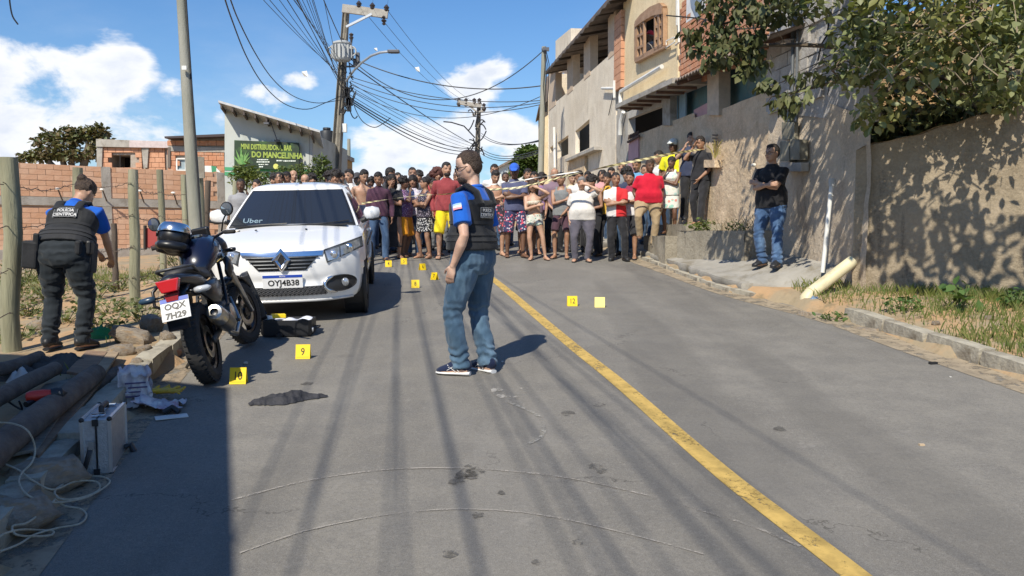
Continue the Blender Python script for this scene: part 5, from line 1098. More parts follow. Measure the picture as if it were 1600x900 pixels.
        if shoes is None or shoes == 'sandal':
            for k in range(5): a_ = g0+fd*(.088-.004*k)*H+sd_*(-s)*(.019-.0095*k)*H+Vector((0, 0, .007*H)); b.ell(a_+fd*.012*H, (.0062*H, .0062*H, .006*H), 6, 4)
    # arms
    arm = []
    for s, am in zip((-1, 1), arms):
        sp = ARMP[am] if isinstance(am, str) else am; tw, pole, hd = sp[:3]
        sj = U((s*.103*w*H, -.004*H, .785*H)); free = len(sp) > 3 and sp[3] == 'abs'
        tg = Vector((s*tw[0]*H, tw[1]*H+(belly*.05*H if tw[2] < .72 and tw[1] > .05 else 0), tw[2]*H)); tg = tg if free else (U(tg) if tw[2] > .55 else tg+(U((0, 0, .8*H))-Vector((0, 0, .8*H)))*.8)
        po = Vector((s*pole[0], pole[1], pole[2])); el, wr = bend2(sj, tg, .172*H, .150*H, po); hdv = Vector((s*hd[0], hd[1], hd[2])); hdv = (hdv.normalized()+(wr-el).normalized()*.9).normalized()
        arm.append((sj, el, wr)); aw = .9+.1*w
        b.tube([sj-Vector((s*.03*H, 0, -.002*H)), sj, sj*.7+el*.3, sj*.3+el*.7, el, el*.72+wr*.28, el*.35+wr*.65, wr], [(.026*H, .030*H), (.030*H*aw, .031*H*aw), (.0275*H*aw, .030*H*aw), (.024*H*aw, .025*H*aw), (.0205*H, .021*H), (.0235*H*aw, .0225*H*aw), (.018*H, .018*H), (.0135*H, .0155*H)], 12)
        palm = Vector((-s, .1, 0)) if abs(hdv.z) > .6 else Vector((0, -1, -.2)); hand(b, wr, hdv, palm, Vector((0, 1, 0)) if abs(hdv.z) > .6 else Vector((0, 0, 1)), H, .45)
    o = rigid(root, 'person', sk, None, vox); o.location = (x, y, z); o.rotation_euler = (0, 0, math.pi+R(face)); props(o, label, 'person', group)
    # hair
    hm = hm or M_HAIR
    if hair and hair != 'bald' and not cap:
        h = MB(); e = lambda c, r_, k=1: h.ell(HD(c), (r_[0]*hh, r_[1]*hh, r_[2]*hh), 16, 12, Rh)
        if hair in ('short', 'buzz'): t_ = .0 if hair == 'buzz' else .018; e((0, -.065, .66), (.355+t_*.5, .415+t_*.3, .385+t_)); e((0, -.17, .50), (.335, .30, .30))
        if hair == 'short': e((0, .10, .88), (.26, .24, .14))
        if hair == 'long':
            e((0, -.06, .66), (.40, .43, .42)); h.tube([HD((0, -.25, .75)), HD((0, -.33, .2)), U((0, -.05*H, .80*H)), U((0, -.065*H, .73*H))], [(.40*hh, .2*hh), (.42*hh, .2*hh), (.40*hh, .16*hh), (.2*hh, .08*hh)], 12, up=Rh @ Vector((1, 0, 0)))
            for s in (-1, 1): h.tube([HD((s*.32, -.02, .75)), HD((s*.38, -.02, .4)), HD((s*.40, -.02, .0)), HD((s*.36, .02, -.35))], [.10*hh, .11*hh, .11*hh, .05*hh], 8)
        if hair in ('bun', 'tail'):
            e((0, -.06, .66), (.375, .42, .40)); e((0, -.42, .86) if hair == 'bun' else (0, -.5, .62), (.17, .17, .16))
            if hair == 'tail': h.tube([HD((0, -.45, .62)), HD((0, -.62, .3)), HD((0, -.58, -.1))], [.1*hh, .12*hh, .04*hh], 8)
        if hair == 'curly':
            e((0, -.06, .68), (.42, .44, .44))
            for i in range(40):
                a, c = rr.uniform(0, 6.28), rr.uniform(-.2, 1); q = math.sqrt(1-c*c); v = Vector((q*math.cos(a)*.44, q*math.sin(a)*.46-.06, .66+c*.46))
                if v.y > .12 and v.z < .8: continue
                e(tuple(v), (.11, .11, .11))
        if hair == 'afro':
            e((0, -.12, .66), (.60, .52, .54))
            for i in range(60):
                a, c = rr.uniform(0, 6.28), rr.uniform(-.6, 1); q = math.sqrt(1-c*c); v = (q*math.cos(a)*.62, q*math.sin(a)*.5-.12, .66+c*.5)
                if v[1] > .1 and v[2] < .85: continue
                e(v, (.13, .13, .13))
        # carve the face clear by only keeping what lies behind it
        rigid(h, 'hair', hm, o, max(.006, vox*.7), .0035 if hair in ('short', 'buzz') else .006, 45, seed+1, 1)
    if cap:
        h = MB(); h.ell(HD((0, -.05, .72)), (.40*hh, .46*hh, .40*hh), 14, 10, Rh); h.tube([HD((0, .28, .74)), HD((0, .50, .72)), HD((0, .70, .64))], [(.30*hh, .06*hh), (.28*hh, .045*hh), (.20*hh, .04*hh)], 12, up=Rh @ Vector((1, 0, 0)))
        rigid(h, 'cap', cap, o, max(.006, vox*.7), 0)
    # face details
    for s in (-1, 1):
        q = MB(); q.ell(HD((s*.145, .315, .485)), (.042*hh, .022*hh, .017*hh), 8, 5, Rh); q.build('eye', M_EYE, o, smooth='all')
        q = MB(); q.tube([HD((s*.07, .375, .575)), HD((s*.15, .37, .60)), HD((s*.235, .325, .575))], [.010*hh, .013*hh, .007*hh], 6); q.build('eyebrow', M_HAIR if hair != 'bald' else M_HAIRB, o, smooth='all')
    q = MB(); q.ell(HD((0, .395, .225)), (.10*hh, .022*hh, .022*hh), 10, 5, Rh); q.build('mouth', M_LIP, o, smooth='all')
    if beard: q = MB(); q.ell(HD((0, .20, .13)), (.255*hh, .215*hh, .17*hh), 14, 9, Rh); q.ell(HD((0, .375, .285)), (.13*hh, .045*hh, .03*hh), 10, 5, Rh); rigid(q, 'beard', beard, o, .006, .002, 60, 3)
    if glasses:
        q = MB()
        for s in (-1, 1):
            if glasses.name.startswith('thin'): q.ring(HD((s*.16, .40, .47)), Rh @ Vector((0, 1, 0)), .085*hh, .008*hh, 14, 5)
            else: q.ell(HD((s*.16, .405, .47)), (.125*hh, .02*hh, .075*hh), 12, 6, Rh)
            q.tube([HD((s*.28, .38, .50)), HD((s*.355, .2, .50)), HD((s*.37, -.02, .49))], .012*hh, 6)
        q.tube([HD((-.06, .42, .50)), HD((.06, .42, .50))], .014*hh, 6); q.build('glasses', glasses, o, smooth=True)
    # top
    info = dict(o=o, U=U, HD=HD, hh=hh, H=H, arm=arm, legs=legs, rows=rows, Rh=Rh)
    if top is not None:
        c = MB(); drape = not tuck; z0 = max(hem, .47) if drape else .56; inf = .009
        if sleeves == 'tank': ringloft(c, rows(inf, z0, .80, drape, .80), 22, U); [c.tube([U((s*.05*H, .045*H, .77*H)), U((s*.052*H, .01*H, .832*H)), U((s*.05*H, -.05*H, .78*H))], [(.016*H, .012*H)]*3, 8) for s in (-1, 1)]
        elif sleeves == 'bikini': ringloft(c, rows(.006, .695, .745, False), 22, U); [c.tube([U((s*.04*H, .06*H, .735*H)), U((s*.04*H, .02*H, .832*H))], .005*H, 6) for s in (-1, 1)]
        else:
            ringloft(c, rows(inf, z0, .838, drape), 22, U)
            for (sj, el, wr), s in zip(arm, (-1, 1)):
                s0 = sj-Vector((s*.035*H, 0, 0)); aw = .9+.1*w; mx_ = (sj*.38+el*.62)
                if sleeves == 'short': c.tube([s0, sj, sj*.6+el*.4, mx_, sj*.30+el*.70], [(.031*H, .034*H), (.037*H*aw, .037*H*aw), (.038*H*aw, .040*H*aw), (.038*H*aw, .041*H*aw), (.038*H*aw, .041*H*aw)], 14)
                else:
                    e2 = wr if sleeves == 'long' else el*.4+wr*.6
                    c.tube([s0, sj, sj*.6+el*.4, sj*.25+el*.75, el, el*.6+e2*.4, e2], [(.031*H, .034*H), (.037*H*aw, .037*H*aw), (.036*H*aw,)*2, (.032*H*aw,)*2, (.030*H, .031*H), (.029*H,)*2, (.021*H,)*2], 14)
        tp = rigid(c, 'shirt' if sleeves != 'bikini' else 'bikini_top', top, o, max(.0075, vox), .0045 if not hero else .0055, 15, seed+2)
        if sleeves not in ('tank', 'bikini'):
            q = MB(); q.ring(U((0, -.004*H, .838*H)), U((0, .012*H, .90*H))-U((0, 0, .82*H)), .036*H*w**.5, .006*H, 20, 6, sc=(1, 1.6)); q.build('collar', top, o, smooth='all')
    if bottom is not None:
        c = MB()
        if bot in ('skirt', 'dress', 'longdress'):
            zt = .62 if bot == 'skirt' else .66; zb = {'skirt': .34, 'dress': .33, 'longdress': .14}[bot]; rw_ = rows(.008, .53, zt, False); f = .115 if bot != 'longdress' else .105
            ringloft(c, [(zb*H, f*1.05*H, .085*H, .09*H), ((zb+.1)*H, f*H, .075*H, .085*H)]+[(z_, a, f_, b_) for z_, a, f_, b_ in rw_], 22, U if lean else None)
        else:
            ringloft(c, rows(.0075 if not tuck else .012, .455, .605 if tuck or top is None else .575), 22, U)
            end = {'long': 1., 'shorts': .80 if not hero else .8, 'mini': .30, 'capri': 1.5, 'knee': 1.02}[bot]
            for (hj, kn, an, fd, s) in legs:
                lw_ = 1.02
                if bot == 'long': c.tube([hj+Vector((0, 0, .02*H)), hj*.72+kn*.28, hj*.3+kn*.7, kn, kn*.6+an*.4, kn*.2+an*.8, an-Vector((0, 0, .012*H))], [(.055*wb*H, .064*H), (.056*wb*H*lw_, .060*H*lw_), (.046*w*H*lw_, .048*H*lw_), (.039*H*lw_, .042*H*lw_), (.040*H*lw_, .044*H*lw_), (.036*H*lw_, .041*H*lw_), (.035*H*lw_, .043*H*lw_)], 16, up=(1, 0, 0))
                else:
                    k_e = hj+(kn-hj)*min(1, end) if end <= 1 else kn+(an-kn)*(end-1); sw = .058 if bot != 'mini' else .056
                    c.tube([hj+Vector((0, 0, .02*H)), hj*.6+k_e*.4, k_e], [(.056*wb*H, .064*H), (sw*wb*H, .064*H), (sw*.93*wb*H, .062*H)], 16, up=(1, 0, 0))
        rigid(c, {'skirt': 'skirt', 'dress': 'skirt', 'longdress': 'skirt', 'long': 'trousers'}.get(bot, 'shorts'), bottom, o, max(.0075, vox), (.0085 if hero else .006) if bot == 'long' else .004, 21 if hero else 17, seed+3)
    if shoes:
        for (hj, kn, an, fd, s), ft in zip(legs, fts):
            fz = ft[2]; g0 = Vector((an.x, an.y, fz*H)); sd_ = fd.cross(Vector((0, 0, 1)))
            q = MB()
            if shoes == 'sandal':
                q.tube([g0+fd*t_*H+Vector((0, 0, .0005*H)) for t_ in (-.038, 0, .06, .108)], [(.020*H, .006*H), (.023*H, .006*H), (.029*H, .006*H), (.018*H, .006*H)], 10, up=sd_); q.tube([g0+fd*.06*H+sd_*.026*H, g0+fd*.055*H+Vector((0, 0, .038*H)), g0+fd*.06*H-sd_*.026*H], .005*H, 6); q.build('sandal', M_SHOEK, o, smooth=True)
            else:
                fo = [(-.040, .016, .020), (-.030, .022, .030), (-.005, .024, .040), (.03, .026, .030), (.065, .030, .020), (.095, .027, .014), (.112, .015, .009)]
                q.tube([g0+fd*t_*H+Vector((0, 0, (hgt+.006)*H)) for t_, ww, hgt in fo], [(ww*H, hgt*H) for t_, ww, hgt in fo], 14, up=sd_); sh = q.build('shoe', shoes, o, smooth='all')
                q = MB(); q.tube([g0+fd*t_*H+Vector((0, 0, .0075*H)) for t_ in (-.043, -.03, 0, .04, .07, .1, .116)], [(.017*H, .0095*H), (.024*H, .0095*H), (.025*H, .009*H), (.027*H, .0085*H), (.031*H, .0085*H), (.027*H, .008*H), (.014*H, .007*H)], 14, up=sd_); q.build('sole', M_SOLE if shoes is not M_SHOEK else M_SHOEK, o if not sh else o, smooth=True)
                info.setdefault('shoes', []).append((g0, fd, sd_))
    return info
def P3(px, htop, Y=None, fy=None, zoff=None, **kw):
    if Y is None: Y = G(800, fy).y
    x = D(px, 400, Y).x; g = roadz(Y) if zoff is None else (zoff if zoff > .5 and isinstance(zoff, float) and kw.pop('absz', False) else roadz(Y)+zoff)
    x = D(px, 279, Y).x; H = (D(px, htop, Y).z-g)/1.0; kw.pop('absz', None); return person(x, Y, g, H, **kw)
cm = cloth_mat
K_BLK = cm('black cotton', (.016, .016, .019), (.028, .028, .032)); K_JEAN = cm('blue denim', (.045, .085, .16), (.10, .16, .26), 'denim'); K_WHT = cm('white cotton', (.72, .70, .67), (.62, .60, .58)); K_NAVY = cm('navy cotton', (.03, .04, .08), (.045, .055, .10)); K_GREY = cm('grey cotton', (.24, .25, .26), (.19, .20, .21)); K_DKSH = cm('charcoal cotton', (.05, .05, .055), (.075, .07, .075))
crowd = 'bystanders watching behind the barrier tape'
def C(px, htop, Y, label, **kw):
    kw.setdefault('seed', int(px)+7); q_ = random.Random(int(px)*3+1); kw.setdefault('roll', q_.uniform(-.06, .06)); kw.setdefault('turn', q_.uniform(-.18, .18)); kw.setdefault('yaw', q_.uniform(-.35, .35)); kw.setdefault('nod', q_.uniform(0, .22)); kw.setdefault('lean', q_.uniform(-.03, .10))
    kw.setdefault('feet', ((-.055-q_.uniform(0, .03), q_.uniform(-.03, .07), 0, -q_.uniform(0, 25)), (.055+q_.uniform(0, .03), q_.uniform(-.04, .04), 0, q_.uniform(0, 25)))); kw.setdefault('arms', q_.choice((('down', 'down'), ('cross_in', 'cross_out'), ('down', 'hip'), ('front', 'front'), ('down', 'pocket'), ('back', 'back'), ('hold', 'down')))); kw.setdefault('vox', .0145); return P3(px, htop, Y, label=label, group=crowd, **kw)
# left cluster behind the car
C(375, 280, 13.4, 'man in black-sleeved grey shirt gripping the fence post left of the car', skin='d', hair='buzz', top=cm('grey raglan', (.30, .30, .31)), bottom=K_JEAN, arms=('hold_up', 'down'), face=20, shoes=M_SHOEK, zoff=.1)
C(402, 281, 14.6, 'short-haired bystander peeking just right of the post-gripping man', skin='t', top=cm('cream cotton', (.55, .50, .42)), bottom=K_JEAN, face=20, shoes=M_SHOEK)
C(436, 270, 15.8, 'woman with tied-back black hair and light top above the car roof', skin='m', hair='bun', top=cm('pale pink cotton', (.62, .48, .44)), bottom=K_JEAN, bust=1, face=15, w=.92, shoes=M_SHOEK)
C(430, 273, 17, 'dark-haired head half hidden left of the woman above the car roof', skin='m', hair='curly', top=K_BLK, bottom=K_JEAN, face=-30, shoes=M_SHOEK)
C(452, 269, 16, 'young man with cropped hair in pink shirt above the car roof', skin='m', hair='short', top=cm('pink cotton', (.55, .30, .28)), bottom=K_JEAN, face=10, shoes=M_SHOEK)
C(461, 266, 17.2, 'bald man in dark shirt behind the cropped-haired man', skin='t', hair='bald', top=K_DKSH, bottom=K_JEAN, face=25, shoes=M_SHOEK)
C(477, 272, 16, 'man with receding hair looking down over the car roof', skin='t', hair='bald', top=K_NAVY, bottom=K_JEAN, face=10, nod=.35, shoes=M_SHOEK)
C(499, 271, 17, 'bystander in grey shirt stooping behind the car antenna', skin='m', hair='buzz', top=K_GREY, bottom=K_JEAN, face=80, lean=.4, nod=.3, shoes=M_SHOEK)
C(510, 269, 17.5, 'person with bushy black hair turned away behind the car', skin='d', hair='curly', top=K_BLK, bottom=K_JEAN, face=160, shoes=M_SHOEK)
C(523, 267, 15.6, 'woman resting her hand by her chin behind the car roof', skin='m', hair='curly', top=cm('peach vest', (.5, .33, .25)), bottom=K_JEAN, arms=('mouth', 'cross_in'), bust=1, face=10, w=.9, sleeves='tank', shoes=M_SHOEK)
C(530, 278, 16.2, 'child-height bystander with head lowered behind the car roof', skin='t', hair='buzz', top=K_WHT, bottom=K_JEAN, nod=.5, shoes=M_SHOEK)
C(546, 265, 15.9, 'short-haired man with white shirt left of the capped man', skin='t', hair='short', top=K_WHT, bottom=K_JEAN, face=-15, shoes=M_SHOEK)
C(558, 271, 16.6, 'person in dark cap behind the bare-chested man', skin='m', hair='short', cap=K_DKSH, top=cm('turquoise cotton', (.05, .38, .45)), bottom=K_JEAN, face=5, shoes=M_SHOEK)
C(568, 265, 15.5, 'bare-chested young man looking down beside the car', skin='t', hair='short', top=None, bottom=K_NAVY, bot='shorts', nod=.35, face=12)
C(580, 278, 17.5, 'dark head partly visible between bare-chested man and purple shirt', skin='d', hair='curly', top=K_BLK, bottom=K_JEAN, shoes=M_SHOEK)
C(591, 269, 14.9, 'slim man in dark purple button shirt and blue jeans, looking down', skin='m', hair='short', top=cm('plum shirt', (.085, .035, .06), (.06, .025, .045)), sleeves='long', bottom=K_JEAN, arms=('down', 'front'), nod=.4, face=8, w=.92, shoes='sandal')
C(605, 262, 16.4, 'tall black-haired man in profile behind the purple-shirted man', skin='m', hair='short', top=K_DKSH, bottom=K_JEAN, face=75, shoes=M_SHOEK)
C(613, 273, 15.3, 'woman in long black dress with forearm raised to her head', skin='m', hair='long', top=K_BLK, sleeves='short', bottom=K_BLK, bot='longdress', arms=('cross_in', 'face'), bust=1, face=10, w=.95, shoes='sandal')
C(631, 277, 15.6, 'curly-haired person in purple patterned shirt and orange shorts facing sideways', skin='d', hair='curly', top=cm('purple floral', (.16, .07, .16), ((.5, .4, .5), (.12, .10, .3)), 'floral', sc=37), bottom=cm('orange cotton', (.80, .33, .02), (.70, .26, .02)), bot='knee', face=70, belly=.5, w=1.05, arms=('down', 'mouth'))
C(647, 274, 15.9, 'woman with loose black hair in white blouse with lilac flowers', skin='m', hair='long', top=cm('lilac floral', (.62, .60, .62), ((.16, .10, .28), (.45, .38, .5)), 'floral', sc=34), bottom=K_JEAN, arms=('cross_in', 'cross_out'), nod=.15, bust=1, face=-5, w=.92)
C(644, 262, 17.4, 'man with shaved head standing tall behind the lilac blouse', skin='t', hair='buzz', top=K_GREY, bottom=K_JEAN, face=0, shoes=M_SHOEK)
C(663, 277, 15.3, 'woman with hair bun in black dress dotted white, arms folded', skin='m', hair='bun', top=cm('black strappy floral', (.04, .035, .05), ((.4, .35, .4), (.2, .16, .2)), 'floral', sc=40), sleeves='tank', bottom=cm('black dotted white', (.02, .02, .025), (.72, .70, .68), 'dots', sc=34), bot='dress', arms=('cross_in', 'cross_out'), bust=1, face=-40, w=.92, yaw=-.5)
C(677, 279, 16.0, 'girl in red top between the dotted dress and the maroon sweatshirt', skin='m', hair='bun', top=cm('coral cotton', (.45, .08, .08)), sleeves='tank', bottom=K_BLK, bot='long', face=5, w=.85, shoes='sandal')
C(685, 265, 17.2, 'person with big reddish curly hair behind the maroon sweatshirt', skin='m', hair='afro', hm=M_HAIRR, top=cm('coral cotton', (.45, .08, .08)), bottom=K_GREY, bot='long', face=10, shoes=M_SHOEK)
C(698, 254, 15.2, 'bearded man in maroon sweatshirt and bright yellow shorts', skin='t', hair='short', top=cm('maroon fleece', (.30, .055, .060), (.24, .04, .045)), sleeves='long', bottom=cm('yellow shorts', (.86, .68, .02), (.75, .58, .02)), bot='knee', arms=('down', 'down'), face=8, w=1.04, shoes='sandal', beard=M_HAIR)
C(716, 268, 16.6, 'bystander mostly hidden behind the foreground officer, grey trousers', skin='m', hair='short', top=cm('coral cotton', (.45, .08, .08)), bottom=K_GREY, shoes=M_SHOEK)
C(771, 257, 17.2, 'black-haired head above the bare-shouldered man right of the officer', skin='m', hair='short', top=K_WHT, bottom=K_JEAN, face=-5, shoes=M_SHOEK)
C(774, 266, 15.8, 'bare-shouldered man with head bowed, black helmet under his arm', skin='t', hair='short', top=None, bottom=cm('dark patterned trunks', (.05, .04, .06), ((.6, .1, .12), (.4, .4, .5)), 'floral', sc=20), bot='knee', nod=.45, face=12, arms=('hold', 'cross_in'))
C(805, 257, 15.5, 'man in blue cap and navy T-shirt with arms folded, floral trunks', skin='d', hair='short', cap=cm('royal blue cap', (.03, .12, .55)), top=cm('slate blue cotton', (.10, .11, .19), (.075, .08, .15)), bottom=cm('red blue trunks', (.04, .04, .10), ((.65, .08, .12), (.55, .55, .6)), 'floral', sc=23), bot='knee', arms=('cross_in', 'cross_out'), face=12, w=1.05)
C(823, 264, 16.4, 'short-haired man just right of the blue cap', skin='m', hair='short', top=K_DKSH, bottom=K_DKSH, bot='knee', face=5)
C(834, 269, 16.1, 'dark-haired man in mauve shirt behind the woman shading her eyes', skin='m', hair='short', top=cm('mauve cotton', (.22, .15, .19)), bottom=K_DKSH, bot='knee', face=-10, shoes='sandal')
C(835, 281, 15.0, 'barefoot woman in patterned bikini top and leaf-print shorts shading her eyes', skin='t', hair='long', hm=M_HAIRB, top=cm('cream bikini print', (.62, .55, .45), ((.25, .30, .15), (.5, .25, .2)), 'floral', sc=51), sleeves='bikini', bottom=cm('leaf print shorts', (.60, .60, .52), ((.10, .30, .20), (.45, .20, .15)), 'floral', sc=30), bot='mini', arms=('brow', 'cross_in'), bust=1, face=-8, w=.95, feet=((-.14, 0, 0, -35), (.03, .02, 0, 10)))
C(866, 263, 16.8, 'bald man standing behind the grey tank top', skin='t', hair='bald', top=cm('mauve cotton', (.22, .15, .19)), bottom=K_BLK, bot='long', face=0, shoes=M_SHOEK)
C(878, 270, 15.3, 'young man in grey tank top and dark shorts holding blue cloth', skin='m', hair='short', cap=None, top=cm('heather tank', (.24, .25, .255), (.20, .21, .21)), sleeves='tank', bottom=cm('maroon black shorts', (.06, .03, .045), (.09, .045, .06)), bot='shorts', arms=('front', 'cross_in'), face=-8, w=.92, shoes='sandal')
C(904, 267, 16.8, 'dark-haired man mostly behind the white-shirted man', skin='m', hair='short', top=K_WHT, bottom=K_BLK, face=-5, shoes=M_SHOEK)
C(910, 277, 14.7, 'stout man in white shirt and grey trousers shading his eyes', skin='t', hair='short', hm=M_HAIRG, top=cm('off white shirt', (.74, .70, .64), (.66, .62, .57)), bottom=cm('grey trousers', (.085, .08, .10), (.12, .11, .135)), arms=('brow', 'down'), belly=.75, w=1.12, face=-5, nod=.15, shoes='sandal', hem=.49)
C(928, 275, 15.8, 'curly-haired woman in black vest behind the white-shirted man', skin='m', hair='curly', top=K_BLK, sleeves='tank', bottom=K_BLK, bust=1, face=-50, w=1.05, shoes=M_SHOEK)
C(949, 270, 15.9, 'girl in yellow top with hand raised to her mouth', skin='m', hair='bun', top=cm('mustard cotton', (.60, .36, .05)), bottom=K_BLK, arms=('cross_in', 'mouth'), bust=.5, face=-5, w=.88, shoes=M_SHOEK)
C(964, 270, 14.9, 'man in red and white jersey and black trousers, arms folded', skin='m', hair='buzz', top=cm('red white jersey', (.60, .03, .035), (.72, .68, .66), 'split'), bottom=K_BLK, arms=('cross_in', 'cross_out'), face=-12, shoes=M_SHOEK, feet=((-.10, .02, 0, -25), (.05, 0, 0, 5)))
C(973, 251, 17.2, 'grey-haired man at the back beneath the pink gate', skin='t', hair='short', hm=M_HAIRG, top=K_GREY, bottom=K_JEAN, face=-20, shoes=M_SHOEK, zoff=.12)
C(978, 263, 16.0, 'curly-haired youth behind the red and white jersey', skin='m', hair='curly', top=K_NAVY, bottom=K_JEAN, face=-10, shoes=M_SHOEK)
C(985, 269, 15.2, 'young man in white and maroon T-shirt with grey and black shorts', skin='m', hair='short', top=cm('white maroon tee', (.70, .68, .68), (.28, .03, .07), 'yoke', sc=1.32), bottom=cm('black grey checks', (.03, .03, .035), (.22, .22, .23), 'split'), bot='knee', arms=('cross_in', 'cross_out'), face=-10, w=.95, shoes='sandal')
C(997, 248, 16.6, 'man in sky blue T-shirt behind the red T-shirt', skin='m', hair='short', top=cm('sky blue cotton', (.14, .34, .55)), bottom=K_JEAN, face=-15, shoes=M_SHOEK, zoff=.13)
C(1014, 249, 14.9, 'heavy man in bright red T-shirt and khaki trousers', skin='d', hair='short', hm=M_HAIRB, top=cm('bright red tee', (.62, .015, .04), (.54, .01, .035)), bottom=cm('khaki', (.40, .30, .18), (.34, .25, .15)), arms=('down', 'pocket'), belly=.6, w=1.2, face=-5, nod=.12, shoes='sandal', zoff=.27, feet=((-.06, -.02, 0, -8), (.10, .06, .09, 10)))
C(1033, 236, 16.8, 'young man in white T-shirt behind the red T-shirt, in profile', skin='m', hair='short', top=K_WHT, bottom=K_JEAN, face=-60, shoes=M_SHOEK, zoff=.3)
C(1048, 245, 15.1, 'woman in white dress with coloured flowers, hand on her mouth, on the step', skin='d', hair='bun', top=cm('white floral dress top', (.70, .69, .62), ((.45, .62, .55), (.65, .62, .5)), 'floral', sc=11), sleeves='tank', bottom=cm('white floral dress', (.68, .69, .62), ((.75, .25, .22), (.30, .55, .45)), 'floral', sc=10), bot='dress', arms=('cross_in', 'mouth'), bust=1, face=-25, w=1.0, zoff=.50)
C(1053, 218, 16.4, 'man in white and green cap and yellow shirt at the back of the steps', skin='d', hair='short', cap=cm('white green cap', (.68, .70, .66)), top=cm('lemon shirt', (.80, .74, .02)), bottom=K_JEAN, face=-15, shoes=M_SHOEK, zoff=.55)
C(1077, 207, 15.6, 'tall man in navy shirt leaning his hands together by his face on the steps', skin='t', hair='short', top=K_NAVY, bottom=K_BLK, arms=('face', 'hold_up'), face=5, shoes=M_SHOEK, zoff=.74)
C(1095, 213, 14.6, 'barefoot man in black T-shirt and trousers covering his face on the steps', skin='m', hair='short', top=K_BLK, bottom=K_BLK, arms=('front', 'face'), face=-40, nod=.3, zoff=.70, feet=((-.05, .10, 0, -8), (.06, -.02, 0, 8)))
for (px, ht, Y, sk_, hr, col, lab) in [(487, 273, 18.2, 'm', 'curly', (.30, .10, .10), 'far onlooker with curly hair left of the stooping grey shirt'), (536, 270, 18.4, 'm', 'short', (.55, .55, .50), 'far onlooker in pale top between car antenna and white shirt'), (600, 276, 18.0, 'd', 'short', (.10, .25, .40), 'far onlooker in blue between purple shirt and tall profile man'), (622, 270, 18.6, 't', 'short', (.60, .58, .55), 'far onlooker in white above the woman in black dress'), (654, 268, 18.8, 'm', 'curly', (.45, .20, .12), 'far onlooker with curly hair behind the dotted dress woman'), (671, 272, 18.0, 't', 'long', (.50, .35, .40), 'far long-haired onlooker left of the reddish curly hair'), (727, 270, 18.0, 'm', 'short', (.62, .60, .56), 'far onlooker in white hidden mostly by the foreground officer'), (789, 270, 18.4, 'd', 'buzz', (.40, .08, .08), 'far onlooker in red just left of the blue cap'), (848, 272, 18.0, 'm', 'curly', (.28, .16, .30), 'far onlooker in lilac between the bikini top and bald man'), (892, 271, 18.5, 't', 'short', (.55, .50, .30), 'far onlooker in sand top between grey tank and white shirt'), (916, 268, 18.8, 'm', 'short', (.20, .30, .20), 'far onlooker in green behind the curly-haired woman in vest'), (939, 266, 18.2, 'm', 'long', (.60, .30, .30), 'far long-haired onlooker in pink left of the yellow top'), (957, 262, 18.6, 't', 'short', (.62, .60, .58), 'far onlooker in white behind the red and white jersey'), (1007, 258, 18.0, 'm', 'buzz', (.15, .15, .20), 'far onlooker in dark top behind the red T-shirt'), (1063, 240, 17.2, 'm', 'short', (.55, .52, .50), 'onlooker in pale shirt wedged between yellow shirt and navy shirt')]:
    C(px, ht, Y, lab, skin=sk_, hair=hr, top=cm('cotton %d' % px, col), bottom=q_b if False else (K_JEAN if px % 2 else K_BLK), shoes=M_SHOEK, zoff=.5 if px > 1050 else 0.)
# person at the arched window
pw = P_(1015.5, 100, -.33)
person(pw.x, pw.y, P_(1016, 86, -.33).z-1.10, 1.68, face=-50, skin='d', hair='short', cap=cm('red cap', (.50, .03, .05)), top=cm('beige cotton', (.42, .36, .32)), bottom=K_JEAN, arms=('brow', 'cross_in'), label='person in red cap leaning in the arched window of the cream house', vox=.016, seed=3)
# man in black on the pavement
mp = P_(1203, 405, .42); mz = pave_z(mp.x, mp.y)-.005
mi = person(mp.x, mp.y, mz, (D(1208, 226, mp.y).z-mz), face=-48, skin='t', hair='short', top=cm('black polo', (.012, .012, .014), (.022, .022, .025)), bottom=cm('faded jeans', (.05, .10, .20), (.13, .22, .36), 'denim'), arms=('cross_in', 'cross_out'), belly=.35, w=1.05, vox=.009, hero=True, shoes=M_SHOEK, glasses=mat('thin glasses', (.03, .03, .03), .2), yaw=-.25, label='man in black polo and blue jeans with folded arms against the wall', feet=((-.12, .10, 0, -10), (.07, -.01, 0, 12)), seed=41, hem=.485)
q = MB(); pb = mi['U']((-.105*mi['H'], .02*mi['H'], .76*mi['H'])); q.box(pb+Vector((-.04, .01, -.01)), (.005, .05, .05)); q.build('shirt_badge', M_WHITE, mi['o'])
